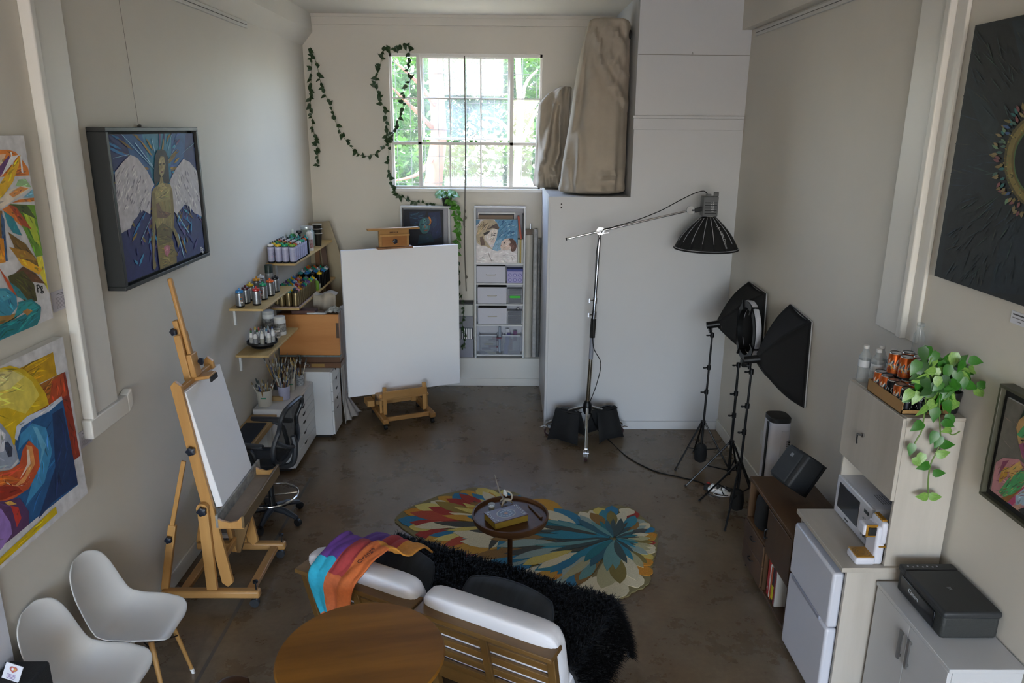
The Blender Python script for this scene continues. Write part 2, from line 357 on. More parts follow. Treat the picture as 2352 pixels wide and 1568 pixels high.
def glassmat(name, haze):
    m = bpy.data.materials.new(name); m.use_nodes = True; t = m.node_tree; t.nodes.remove(t.nodes['Principled BSDF']); o = t.nodes['Material Output']
    tr = t.nodes.new('ShaderNodeBsdfTransparent'); gl = t.nodes.new('ShaderNodeBsdfGlossy'); gl.inputs['Roughness'].default_value = .03
    tl = t.nodes.new('ShaderNodeBsdfTranslucent'); tl.inputs[0].default_value = (.93, .97, .92, 1)
    mx = t.nodes.new('ShaderNodeMixShader'); mx.inputs[0].default_value = .06; m2 = t.nodes.new('ShaderNodeMixShader')
    n = t.nodes.new('ShaderNodeTexNoise'); n.inputs['Scale'].default_value = 3.; n.inputs['Detail'].default_value = 5
    tc = t.nodes.new('ShaderNodeTexCoord'); t.links.new(tc.outputs['Object'], n.inputs['Vector'])
    mr = t.nodes.new('ShaderNodeMapRange'); mr.inputs[1].default_value = .3; mr.inputs[2].default_value = .7; mr.inputs[3].default_value = haze*.5; mr.inputs[4].default_value = haze*1.4
    t.links.new(n.outputs['Fac'], mr.inputs[0]); t.links.new(mr.outputs[0], m2.inputs[0])
    t.links.new(tr.outputs[0], mx.inputs[1]); t.links.new(gl.outputs[0], mx.inputs[2]); t.links.new(mx.outputs[0], m2.inputs[1]); t.links.new(tl.outputs[0], m2.inputs[2]); t.links.new(m2.outputs[0], o.inputs[0]); return m
GL = glassmat('dusty_window_glass', .02); GLH = glassmat('hazy_sash_glass', .035)
def pane(x0, z0, x1, z1): struct(B().bb(x0, YB+.048, z0, x1, YB+.051, z1), 'pane', GL, wn, smooth=False)
for r in range(3):
    for q in range(5):
        if r < 2 and 1 <= q <= 3: continue
        pane(wxs[q]+.008, wzs[r+1]+.01, wxs[q+1]-.008, wzs[r]-.01)
sash = thing('window_sash', 'white steel hopper sash of six hazy panes, tilted open in the window', 'window sash', (0, YB+.06, wzs[0]-.02))
sash.rotation_euler = (R(7), 0, 0); h = wzs[0]-wzs[2]-.05; xa, xb = wxs[1]+.02, wxs[4]-.02
b = B().bb(xa, -.012, -h, xa+.022, .012, 0).bb(xb-.022, -.012, -h, xb, .012, 0).bb(xa, -.012, -.022, xb, .012, 0).bb(xa, -.012, -h, xb, .012, -h+.022)
b.build('sash_frame', mw, sash, bevel=.002)
zz = [0, -(wzs[0]-wzs[1])+.02, -h]; xx = [xa, wxs[2], wxs[3], xb]
for x in xx[1:3]: B().bb(x-.007, -.01, -h, x+.007, .01, 0).build('glazing_bar', mw, sash)
B().bb(xa, -.01, zz[1]-.007, xb, .01, zz[1]+.007).build('glazing_bar', mw, sash)
for r in range(2):
    for q in range(3): B().bb(xx[q]+.006, -.0015, zz[r+1]+.008, xx[q+1]-.006, .0015, zz[r]-.008).build('pane', GLH, sash, smooth=False)
B().tube([(-.38, -.02, -h+.01), (-.36, -.05, -h+.02), (-.30, -.04, -h+.08)], .006, 6).build('catch', mat('steel'), sash)
# pull cord of the sash, hanging down to the shelves
rope = B().tube(smoothpts([WY(1067, 128, YB-.03), WY(1069, 330, YB-.05), WY(1068, 450, YB-.06), WY(1067, 560, YB-.06), WY(1071, 668, YB-.06)], 5), .0065, 6)
rp = rope.build('pull_cord', mat('grey_cord', '#6f6a62', .9)); tag(rp, 'thin grey pull cord with knots hanging down from the window', 'cord')
for px, py in ((1068, 485), (1069, 500), (1071, 636)): B().ell(WY(px, py, YB-.06), .014, .014, .02, 8, 6).build('knot', mat('grey_cord'), rp)
kb = B().tube([WY(1066, 495, YB-.06), WY(1064, 512, YB-.065), WY(1066, 524, YB-.065), WY(1069, 520, YB-.06)], .003, 5)
kb.build('cord_hook', mat('grey_cord'), rp)
gridm = mat('rusty_wire_grid', '#5d6156', .7); g = B()
x = WX0+.02; k = 0
while x < WX1: g.cyl((x, YB+.30, WZ0-.2), (x, YB+.30, WZ1+.1), .004, n=5); x += .152
for z in (2.21, 2.5, 2.78, 3.06, 3.36): g.cyl((WX0-.1, YB+.304, z), (WX1+.1, YB+.304, z), .004, n=5)
g.cyl((WX0-.1, YB+.21, 2.5), (WX0-.1, YB+.304, 2.5), .006, n=5).cyl((WX1+.1, YB+.21, 2.5), (WX1+.1, YB+.304, 2.5), .006, n=5)
tag(g.build('security_grid', gridm), 'thin wire security grid fixed outside the window', 'grid')
# ---------------------------------------------------------------- garden behind the window
random.seed(5)
gm = mat('sunlit_ground', '#8f8a74', .9, var=.3, vs=1.5, vc='#5f5c42')
struct(B().bb(-40, YB+.2, -.25, 40, 80, -.02), 'ground_outside', gm)
LEAF = mat('garden_leaf', '#4a7828', .45, var=.5, vs=1.3, vc='#254d14'); BARK = mat('tree_bark', '#8a5c46', .8, var=.35, vs=5, vc='#5c3c2e', stretch=(1, 1, .3))
BARK2 = mat('pale_bark', '#a89c8c', .8)
def tl(name):   # leaf with some light coming through
    m = _mats[name]; t = m.node_tree; p = t.nodes['Principled BSDF']; p.inputs['Transmission Weight'].default_value = 0
    tr = t.nodes.new('ShaderNodeBsdfTranslucent'); mx = t.nodes.new('ShaderNodeMixShader'); mx.inputs[0].default_value = .45; o = t.nodes['Material Output']
    src = p.inputs['Base Color'].links[0].from_socket if p.inputs['Base Color'].links else None
    if src: t.links.new(src, tr.inputs[0])
    t.links.new(p.outputs[0], mx.inputs[1]); t.links.new(tr.outputs[0], mx.inputs[2]); t.links.new(mx.outputs[0], o.inputs[0])
tl('garden_leaf')
def foliage(pts, n, size, seed):
    rnd = random.Random(seed); b = B()
    for _ in range(n):
        c, r = rnd.choice(pts); d = V((rnd.gauss(0, 1), rnd.gauss(0, 1), rnd.gauss(0, 1))).normalized()*r*rnd.random()**.45; p = V(c)+d
        a = V((rnd.gauss(0, 1), rnd.gauss(0, 1), rnd.gauss(-.5, .8))).normalized(); x, y = perp(a); l = size*rnd.uniform(.7, 1.5); w = l*.32
        b.add([p, p+a*l*.5+x*w, p+a*l, p+a*l*.5-x*w], [[0, 1, 2, 3]])
    return b
def tree(name, label, trunk, r, blobs, n, size, seed, bark, branches=()):
    t = thing(name, label, 'tree', (trunk[0][0], trunk[0][1], -.02), group='trees behind the window')
    b = B().tube(smoothpts(trunk, 4), [lerp(r, r*.6, i/(4*(len(trunk)-1))) for i in range(4*(len(trunk)-1)+1)], 10); b.build('trunk', bark, t, world=True)
    for br_ in branches:
        pts = smoothpts(br_, 4); B().tube(pts, [lerp(.045, .012, i/(len(pts)-1)) for i in range(len(pts))], 6).build('branch', bark, t, world=True)
    o = foliage(blobs, n, size, seed).build('foliage', LEAF, t, world=True, smooth=False); o['kind'] = 'stuff'
    return t
Y1 = 12.5
tree('garden_tree', 'leafy tree with a reddish trunk showing through the left window panes', [WY(985, 520, Y1)*1., WY(1000, 380, Y1), WY(1008, 300, Y1), WY(1000, 130, Y1), WY(1010, 40, Y1)], .16,
     [(WY(910, 180, 13.5), .9), (WY(1000, 120, 14), 1.0), (WY(930, 300, 13.8), .9), (WY(930, 390, 13), .7), (WY(1050, 180, 14.5), .9), (WY(980, 250, 15), 1.0)], 5200, .13, 1, BARK,
     [[WY(1000, 300, Y1), WY(950, 250, 12), WY(900, 200, 11.6)], [WY(1005, 250, Y1), WY(960, 190, 12), WY(905, 140, 11.8)], [WY(995, 360, Y1), WY(960, 400, 11.8), WY(905, 415, 11.5)]])
tree('garden_tree', 'bushy tree with pale slender branches showing through the right window panes', [WY(1180, 520, 13), WY(1190, 350, 13), WY(1195, 250, 13), WY(1190, 130, 13), WY(1200, 40, 13)], .07,
     [(WY(1215, 160, 14), .9), (WY(1160, 170, 14.5), .9), (WY(1225, 300, 13.8), .8), (WY(1100, 120, 15), 1.1), (WY(1110, 220, 15), 1.0), (WY(1185, 390, 14.5), .5)], 5200, .13, 2, BARK2,
     [[WY(1190, 350, 13), WY(1215, 290, 12.8), WY(1240, 240, 12.6)], [WY(1192, 300, 13), WY(1205, 200, 12.8), WY(1235, 160, 12.6)], [WY(1190, 330, 13), WY(1150, 280, 13), WY(1110, 270, 13.2)]])
for i, (px, py, yy, r) in enumerate(((1075, 405, 15, .8), (905, 405, 15.5, .9), (1010, 400, 17, 1.0))):
    p = WY(px, py, yy); t = thing('garden_shrub', 'bright green shrub seen low through the window', 'shrub', (p.x, p.y, -.02), group='shrubs behind the window')
    B().cyl((p.x, p.y, -.02), p, .03, .02, 6).build('stem', BARK2, t, world=True)
    o = foliage([(p, r), (p-V((0, 0, .9)), r), (p-V((.5, 0, 1.3)), r)], 2600, .13, 20+i).build('foliage', LEAF, t, world=True, smooth=False); o['kind'] = 'stuff'
# tall far hedge that closes the view
hb = B(); rnd = random.Random(9)
for _ in range(15000):
    p = V((rnd.uniform(-9, 7.5), rnd.uniform(24, 27), rnd.uniform(0, 8.5)))
    if p.z < 3.2 and -1.2 < p.x < 4.2: continue
    a = V((rnd.gauss(0, 1), rnd.gauss(0, .6), rnd.gauss(-.3, .8))).normalized(); x, y = perp(a); l = rnd.uniform(.25, .5); w = l*.35
    hb.add([p, p+a*l*.5+x*w, p+a*l, p+a*l*.5-x*w], [[0, 1, 2, 3]])
ho = hb.build('tall_hedge', LEAF, smooth=False); ho['kind'] = 'stuff'; tag(ho, 'tall green foliage closing the view far behind the window', 'hedge')
# white car parked far outside
c = WY(1150, 372, 40.); car = thing('parked_car', 'white car parked far outside behind the shrubs', 'car', (c.x, 40, -.02))
cw = mat('white_car_paint', '#eef0f2', .3, coat=.5)
prof = [(-2.2, .35), (-2.2, .95), (-1.3, 1.05), (-.6, 1.55), (1.1, 1.6), (1.9, 1.1), (2.2, 1.0), (2.2, .35)]
B().prism(prof, lambda a, b_, t: V((a, t, b_)), -.85, .85).build('car_body', cw, car, bevel=.08)
B().prism([(-1.05, 1.1), (-.52, 1.48), (1.05, 1.52), (1.55, 1.12)], lambda a, b_, t: V((a, t, b_)), -.87, .87).build('car_window', mat('car_glass', '#8fa3b8', .1), car)
for x in (-1.35, 1.4):
    B().cyl((x, -.9, .33), (x, -.62, .33), .33, n=20).build('wheel', mat('rubber', '#24231f', .7), car)
    B().cyl((x, -.91, .33), (x, -.88, .33), .22, n=14).build('hubcap', mat('alloy', '#b9bcc0', .3, .8), car)
# ---------------------------------------------------------------- paintings on the left wall (outlines read off the photo onto the canvas plane)
CANV = mat('canvas_edge', '#d8d6d2', .7)
def Zm(pts, sc, ox, oy): return [(ox+x/sc, oy+y/sc) for x, y in pts]
def onplane(fn, o, ux, uy):
    lu, lv = ux.length, uy.length
    def g(p): d = fn(*p)-o; return (d.dot(ux)/lu**2, d.dot(uy)/lv**2)
    return g
def pxpolys(items, sc, ox, oy, g): return [(c, clip01([g(p) for p in Zm(pts, sc, ox, oy)])) for c, pts in items]
def sign(par, s, size, col, pos, M3): letter(s, size, mat('ink_'+col.strip('#'), col, .6), par, pos, M3, 'signature', True)
LM = cols(V((0, 1, 0)), V((0, 0, 1)), V((1, 0, 0)))
def canvas_thing(name, label, y0, y1, z0, z1, depth, cat='painting'):
    t = thing(name, label, cat, (XL, (y0+y1)/2, z0)); B().bb(XL+.002, y0, z0, XL+depth, y1, z1).build('canvas', CANV, t, world=True, bevel=.003)
    o = V((XL+depth, y0, z0)); return t, o, V((0, y1-y0, 0)), V((0, 0, z1-z0))
rnd = random.Random(3)
# flower and snake painting
t, o, ux, uy = canvas_thing('flower_painting', 'unframed painting of bright flowers and a teal snake on white ground', 2.2, 3.31, 1.96, 2.755, .04)
g = onplane(lambda x, y: WX(x, y, o.x), o, ux, uy)
it = [('#e8862a', [(-80, 200), (60, 200), (110, 215), (150, 260), (200, 330), (212, 385), (-80, 400)]), ('#f0eeee', [(70, 215), (80, 215), (100, 330), (90, 330)]), ('#efeeee', [(140, 240), (150, 250), (165, 370), (150, 360)]),
      ('#f2c8a0', [(-60, 240), (40, 230), (-20, 380), (-80, 360)]), ('#6d3f78', [(62, 240), (72, 320), (-20, 400), (-60, 380)]), ('#f2f0f0', [(70, 250), (135, 235), (60, 330), (0, 400)]), ('#e8b81c', [(145, 235), (70, 330), (-20, 470), (-60, 600), (20, 530), (90, 430), (120, 340)]),
      ('#9dc48a', [(130, 415), (180, 410), (222, 470), (105, 462)]), ('#f0e2ce', [(-40, 600), (60, 490), (160, 460), (215, 475), (120, 545), (0, 625)]), ('#e89a50', [(60, 520), (140, 465), (200, 478), (90, 545)]), ('#7fb6cf', [(160, 545), (232, 482), (241, 545)]),
      ('#e07f28', [(60, 592), (130, 560), (241, 545), (243, 572), (100, 580)]), ('#6c9a20', [(70, 590), (245, 600), (305, 960), (255, 972), (180, 800)]), ('#b6c832', [(160, 650), (230, 650), (290, 900), (240, 850)]),
      ('#4a5a1c', [(60, 592), (190, 600), (258, 700), (130, 640)]), ('#b04a1c', [(55, 595), (110, 610), (225, 775), (140, 740)]), ('#d87a28', [(10, 630), (60, 600), (160, 760), (90, 700)]), ('#2f8f9f', [(20, 640), (90, 690), (155, 820), (90, 800), (50, 740)]), ('#8f6420', [(-60, 640), (10, 640), (30, 1000), (-60, 1000)]), ('#3e5f8a', [(0, 650), (25, 700), (50, 1000), (15, 1000)]), ('#e09018', [(-30, 830), (20, 840), (35, 1010), (-10, 1020)]),
      ('#7a5a1c', [(50, 790), (180, 880), (295, 1045), (150, 1020)]), ('#a87a24', [(60, 900), (190, 930), (270, 1000), (120, 980)]), ('#e8d83c', [(255, 972), (300, 965), (345, 1225), (290, 1110)]), ('#f0b418', [(120, 980), (200, 1000), (300, 1060), (275, 1100), (150, 1030)]), ('#6d4522', [(90, 1100), (160, 1040), (250, 1090), (320, 1165), (220, 1150)]),
      ('#4f4a1a', [(50, 1110), (160, 1070), (240, 1170), (262, 1290), (180, 1300), (80, 1200)]), ('#c8501c', [(-20, 1040), (60, 1150), (120, 1260), (60, 1200)]), ('#2f7f8a', [(60, 1150), (130, 1200), (200, 1290), (120, 1260)]), ('#a07a3a', [(-60, 1390), (60, 1390), (140, 1370), (60, 1470), (-60, 1500)]),
      ('#1f7f88', [(120, 1300), (220, 1275), (290, 1330), (285, 1410), (262, 1460), (100, 1530), (-60, 1600), (-60, 1480), (60, 1440), (180, 1380), (150, 1330)]), ('#2a98a0', [(130, 1310), (220, 1290), (265, 1330), (180, 1360), (60, 1440), (-60, 1500), (-60, 1480), (90, 1420)]), ('#a8793c', [(155, 1365), (190, 1345), (230, 1360), (190, 1395)]),
      ('#3a8fae', [(-60, 1200), (40, 1198), (110, 1250), (118, 1330), (70, 1392), (-60, 1400)]), ('#52a8bf', [(-40, 1215), (30, 1215), (80, 1260), (20, 1290)])]
art('painted_image', t, o, ux, uy, [('#dcdadd', [(0, 0), (1, 0), (1, 1), (0, 1)])]+painterly(pxpolys(it, 3.137, 0, 280, g), 1, 2500, .010))
sign(t, 'Pg', .05, '#1c1a18', WX(90, 662, o.x)+V((.003, 0, 0)), LM)
# wave painting
t, o, ux, uy = canvas_thing('wave_painting', 'unframed painting of a breaking blue wave before a yellow moon', 2.3, 3.34, 1.07, 1.862, .05)
g = onplane(lambda x, y: WX(x, y, o.x), o, ux, uy)
it = [('#c79a06', [(-400, 545), (130, 265), (340, 163), (365, 312), (100, 440), (-400, 800)]), ('#a8661c', [(240, 380), (365, 312), (415, 290), (440, 430), (300, 540), (200, 560)]), ('#8f2d16', [(385, 305), (415, 290), (512, 830), (470, 862), (395, 450)]), ('#b8491c', [(330, 350), (400, 300), (430, 440), (395, 455), (310, 500)]),
      ('#d8b616', [(-400, 300), (-60, 262), (60, 250), (150, 275), (230, 340), (290, 430), (310, 500), (200, 560), (100, 690), (90, 760), (-400, 900)]), ('#e3cf5a', [(-300, 320), (0, 270), (120, 290), (200, 350), (250, 440), (160, 560), (40, 520), (-200, 560)]), ('#e6d98a', [(-50, 300), (70, 280), (150, 320), (60, 400), (-60, 420)]),
      ('#9aa4b8', [(-400, 640), (0, 620), (60, 700), (110, 850), (60, 910), (-400, 930)]), ('#3c4258', [(22, 745), (45, 738), (75, 780), (70, 835), (48, 838), (28, 790)]), ('#d5d8e2', [(-20, 640), (30, 690), (20, 800), (-40, 820)]),
      ('#245a8e', [(92, 760), (100, 650), (190, 580), (300, 530), (395, 455), (497, 1015), (130, 1310), (-400, 1650), (-400, 1200), (60, 930), (120, 870)]), ('#cdd6e6', [(88, 720), (100, 640), (170, 575), (290, 520), (390, 445), (396, 470), (310, 545), (210, 595), (130, 650), (105, 730)]),
      ('#3f8fc0', [(110, 800), (125, 690), (200, 620), (290, 650), (330, 800), (280, 1000), (160, 1150), (200, 1000), (230, 850), (180, 720), (140, 760)]), ('#1c3560', [(330, 560), (395, 520), (470, 860), (495, 1010), (330, 1130), (240, 1240), (350, 900)]), ('#6fb4d6', [(200, 640), (235, 650), (290, 760), (250, 900), (262, 790), (225, 690)]),
      ('#c8552c', [(120, 880), (140, 790), (180, 730), (240, 790), (250, 900), (180, 1040), (90, 1100), (-400, 1260), (-400, 1000), (60, 920)]), ('#e39a5a', [(160, 760), (200, 770), (220, 880), (150, 1000), (60, 1050), (150, 960), (190, 860)]), ('#e8d2c0', [(165, 790), (180, 790), (190, 880), (120, 980), (170, 880)]), ('#d9702a', [(-400, 960), (60, 960), (130, 985), (60, 1010), (-400, 1080)]), ('#9a2f1c', [(-400, 1060), (100, 1020), (140, 1060), (20, 1110), (-400, 1180)]),
      ('#5c3a63', [(-400, 1170), (20, 1120), (120, 1100), (180, 1190), (180, 1270), (60, 1370), (-400, 1700)]), ('#9a78c0', [(-400, 1220), (0, 1170), (60, 1260), (70, 1330), (0, 1430), (-400, 1650)]), ('#c23a30', [(60, 1150), (110, 1160), (130, 1230), (100, 1290), (80, 1210)]), ('#d8a850', [(20, 1130), (60, 1120), (100, 1140), (50, 1150)]),
      ('#d2b40e', [(-400, 1850), (-400, 1800), (0, 1480), (352, 1155), (360, 1200), (0, 1527)])]
P = [('#d4d3d6', [(0, 0), (1, 0), (1, 1), (0, 1)])]+painterly(pxpolys(it, 2.8, 0, 750, g), 2, 1800, .010)
for k in range(0):
    a = rnd.uniform(.2, 1.5); x, y = rnd.uniform(250, 460), rnd.uniform(650, 1150)
    if y > 1310-(x-130)*.8-30: continue
    P.append((rnd.choice(['#a8d4e8', '#5aa0cc', '#d8e8f2']), clip01([g(p) for p in Zm([(x, y), (x+40*math.cos(a), y+40*math.sin(a)), (x+42*math.cos(a)+4, y+40*math.sin(a)), (x+6, y+2)], 2.8, 0, 750)])))
for k in range(26):
    a = k/26*PI*1.2; q = 60+k*3; P.append((rnd.choice(['#f2d8c4', '#e8a468', '#7a2a18']), clip01([g(p) for p in Zm([(120+q*math.cos(a), 960+q*.7*math.sin(a)), (128+q*math.cos(a+.3), 958+q*.7*math.sin(a+.3)), (124+q*math.cos(a+.3), 964+q*.7*math.sin(a+.3))], 2.8, 0, 750)])))
art('painted_image', t, o, ux, uy, P)
sign(t, 'Pg', .045, '#dfe6ee', WX(170, 1110, o.x)+V((.003, 0, 0)), LM)
# winged figure in a black box frame
FY0, FY1, FZ0, FZ1, FX = 3.87, 5.03, 1.963, 2.79, XL+.10
t = thing('framed_painting', 'black framed painting of a winged figure against deep blue', 'painting', (XL, (FY0+FY1)/2, FZ0))
FB = mat('black_frame_wood', '#26292a', .45)
for a in ((FY0, FZ0, FY1, FZ0+.022), (FY0, FZ1-.022, FY1, FZ1), (FY0, FZ0+.022, FY0+.028, FZ1-.022), (FY1-.028, FZ0+.022, FY1, FZ1-.022)):
    B().bb(XL+.004, a[0], a[1], FX, a[2], a[3]).build('frame_bar', FB, t, world=True, bevel=.003)
B().bb(XL+.004, FY0+.028, FZ0+.022, FX-.035, FY1-.028, FZ1-.022).build('backing', mat('black_backing', '#121212', .7), t, world=True)
y0, y1, z0, z1 = FY0+.045, FY1-.045, FZ0+.036, FZ1-.036
B().bb(FX-.035, y0, z0, FX-.016, y1, z1).build('canvas', CANV, t, world=True)
o = V((FX-.016, y0, z0)); ux, uy = V((0, y1-y0, 0)), V((0, 0, z1-z0)); g = onplane(lambda x, y: WX(x, y, o.x), o, ux, uy); ZP = (3.733, 220, 270)
P = [('#27306b', [(0, 0), (1, 0), (1, 1), (0, 1)]), ('#2f5f9a', [(.3, .55), (.75, .55), (.9, 1), (.15, 1)]), ('#3a86a8', [(.42, .6), (.62, .6), (.7, 1), (.35, 1)]), ('#252a66', [(0, 0), (.45, 0), (.3, .3), (0, .4)])]
rnd = random.Random(11)
for k in range(150):
    cx, cy = .52, .72; a = rnd.uniform(0, 2*PI); r0 = rnd.uniform(.08, .5); l = rnd.uniform(.05, .2)
    P.append((rnd.choice(['#8f7228', '#a8873a', '#3f9fc4', '#2a78b8', '#1f2a6a', '#6a4a7a', '#4a6ab8', '#7a5f2c']), clip01(leafpoly(cx+r0*math.cos(a), cy+r0*1.3*math.sin(a), a+rnd.uniform(-.25, .25), l, .02, 3))))
for k in range(60): P.append((rnd.choice(['#2a2f78', '#3458a8', '#7a6430', '#4a3f80', '#3a90c0']), clip01(leafpoly(rnd.uniform(0, 1), rnd.uniform(0, .4), rnd.uniform(.6, 2.4), rnd.uniform(.05, .14), .022, 3))))
for (x0_, y0_, x1_, y1_) in ((210, 130, 490, 440), (330, 220, 480, 420), (140, 350, 280, 318), (640, 150, 610, 300), (690, 220, 600, 400), (865, 218, 720, 320), (470, 180, 500, 300), (380, 1060, 470, 850), (690, 830, 790, 990), (700, 1000, 750, 1200)):
    d = 5; P.append(('#9fd0ea', clip01([g(p) for p in Zm([(x0_, y0_), (x1_, y1_), (x1_+d, y1_-d), (x0_+d, y0_-d)], *ZP)])))
wing = [('#c9c5cc', [(155, 470), (225, 380), (290, 318), (350, 345), (430, 450), (497, 575), (470, 620), (462, 830), (410, 800), (380, 790), (350, 850), (320, 880), (290, 950), (250, 970), (215, 992), (190, 870), (165, 640)]),
        ('#c9c5cc', [(625, 550), (680, 440), (745, 355), (800, 380), (880, 460), (907, 850), (870, 830), (840, 820), (800, 760), (755, 745), (690, 830), (660, 800), (650, 640)])]
P += pxpolys(wing, *ZP, g)
for k in range(150):
    lft = rnd.random() < .6; x = rnd.uniform(180, 460) if lft else rnd.uniform(665, 890); top = (interp([(155, 470), (290, 330), (497, 575)], x) if lft else interp([(625, 560), (745, 365), (890, 470)], x))
    y = rnd.uniform(top+20, (760 if lft else 740)); a = R(90+(20 if lft else -14)+rnd.uniform(-12, 12)); l = rnd.uniform(40, 90)
    P.append((rnd.choice(['#e4e0e2', '#d6d2d6', '#9c98a4', '#eceaea', '#8a8896']), clip01([g(p) for p in Zm(leafpoly(x, y, a, l, 9, 3), *ZP)])))
fig = [('#2f2a24', [(500, 330), (520, 280), (555, 270), (590, 285), (612, 340), (620, 480), (625, 555), (590, 575), (560, 520), (520, 560), (500, 600), (490, 500)]),
       ('#9a8c58', [(470, 640), (490, 605), (535, 570), (545, 510), (565, 510), (575, 560), (630, 570), (648, 620), (650, 760), (655, 950), (640, 1060), (590, 1100), (520, 1100), (512, 960), (505, 860), (470, 760)]),
       ('#8a7a4a', [(470, 640), (500, 650), (508, 800), (500, 1000), (495, 1180), (512, 1270), (500, 1308), (482, 1290), (478, 1180), (478, 1000)]), ('#8a7a4a', [(630, 620), (650, 630), (665, 850), (660, 930), (700, 1010), (715, 1070), (700, 1120), (690, 1060), (650, 960)]),
       ('#87763f', [(520, 1090), (650, 1040), (685, 1180), (688, 1260), (545, 1310), (530, 1200)]), ('#6d6038', [(512, 960), (560, 900), (650, 960), (640, 1060), (530, 1100)]), ('#a89a64', [(500, 640), (560, 590), (625, 600), (630, 700), (560, 720), (505, 720)]), ('#7a5f48', [(508, 740), (530, 730), (560, 800), (640, 820), (600, 860), (515, 860)]), ('#b8a870', [(520, 580), (560, 560), (600, 580), (570, 620)]),
       ('#a8996c', [(528, 380), (545, 330), (575, 335), (588, 400), (575, 480), (555, 512), (535, 480)]), ('#3a3024', [(535, 395), (552, 390), (553, 400), (537, 405)]), ('#3a3024', [(562, 392), (580, 392), (580, 402), (563, 402)]), ('#6a4038', [(545, 462), (565, 458), (560, 475), (548, 474)]), ('#8a7a54', [(554, 400), (562, 430), (550, 440)]),
       ('#b8707c', [(575, 1110), (600, 1090), (630, 1100), (625, 1150), (605, 1192), (582, 1170)]), ('#d08a94', [(590, 1110), (612, 1105), (605, 1150), (592, 1140)]), ('#4a4028', [(600, 960), (604, 960), (602, 985), (598, 985)])]
P += painterly(pxpolys(fig, *ZP, g), 3, 2500, .008)
art('painted_image', t, o, ux, uy, P)
sign(t, 'Pg', .05, '#d8d8e0', WX(463, 573, o.x)+V((.003, 0, 0)), LM)
B().cyl((XL+.003, 4.43, FZ1+.002), (XL+.02, 4.43, FZ1+.012), .008, n=8).build('hanging_hook', mat('steel'), t, world=True)
B().cyl((XL+.006, 4.43, FZ1+.01), (XL+.012, 4.36, 3.56), .0012, n=5).build('hanging_wire', mat('grey_cord'), t, world=True)
# caption cards
def card(label, pts, group=None):
    q = [WX(*p, XL+.003) for p in pts]; ya, yb = min(p.y for p in q), max(p.y for p in q); za, zb = min(p.z for p in q), max(p.z for p in q)
    t = thing('caption_card', label, 'card', (XL, (ya+yb)/2, za)); B().bb(XL, ya, za, XL+.004, yb, zb).build('card', mat('lilac_card', '#c3c0cb', .5), t, world=True)
    w, h = yb-ya, zb-za; P = []
    for k in range(9): P.append(('#77747f', [(.2, .12+k*.065), (rnd.uniform(.8, .95), .12+k*.065), (.9, .14+k*.065), (.2, .14+k*.065)]))
    P += [('#56545e', [(.3, .82), (.75, .82), (.75, .85), (.3, .85)]), ('#56545e', [(.4, .75), (.7, .75), (.7, .77), (.4, .77)])]
    art('small_print', t, V((XL+.004, ya, za)), V((0, w, 0)), V((0, 0, h)), P, PRINT)
card('small lilac caption card on the wall beside the flower painting', [(118, 672), (153, 660), (158, 700), (124, 718)])
card('small lilac caption card on the wall beside the wave painting', [(178, 1000), (204, 978), (212, 1012), (184, 1034)])
tag(B().bb(XL, 4.88, 1.915, XL+.003, 4.905, 1.93).build('caption_card', mat('lilac_card')), 'tiny caption card under the framed winged figure', 'card')
# ---------------------------------------------------------------- wall shelves with spray cans and paints
PINE = wood('pine_shelf', '#c9ad76', '#b08f58', .5, 1, 7); STEELW = mat('white_bracket', '#cfd2d4', .4)
SH = {}
def shelf(key, label, y0, y1, z, brk):
    t = thing('wall_shelf', label, 'shelf', (XL, (y0+y1)/2, z), group='pine shelves on the left wall'); B().bb(XL+.001, y0, z-.018, XL+.258, y1, z).build('board', PINE, t, world=True, bevel=.002)
    for y in brk:
        B().bb(XL+.001, y-.012, z-.15, XL+.018, y+.012, z-.018).bb(XL+.001, y-.012, z-.024, XL+.2, y+.012, z-.018).build('bracket', STEELW, t, world=True)
    SH[key] = z; return t
shelf('s1', 'short pine wall shelf holding a few silver spray cans', 5.527, 6.40, 1.475, (5.62, 6.3))
shelf('s2', 'long pine wall shelf packed with gold and black spray cans', 6.50, 7.97, 1.25, (6.62, 7.8))
shelf('s3', 'highest pine wall shelf with pale violet spray cans and jars', 6.483, 7.93, 1.653, (6.75, 7.6))
shelf('s4', 'lowest pine wall shelf with a turntable of paint bottles', 5.57, 6.42, 1.095, (5.65, 6.3))
CN = {'blue': '#2f7fc0', 'maroon': '#5a2a30', 'yellow': '#d6b21c', 'red': '#b8342c', 'green': '#1f9f70', 'orange': '#d8622c', 'black': '#1e1e20', 'white': '#d6d6d8', 'amber': '#c98a24', 'teal': '#3f9a98', 'brown': '#6a4630', 'grey': '#7c7d80', 'purple': '#6a4a86', 'lime': '#7fae3a', 'pink': '#c48a90', 'navy': '#2c3f70'}
_can = {}
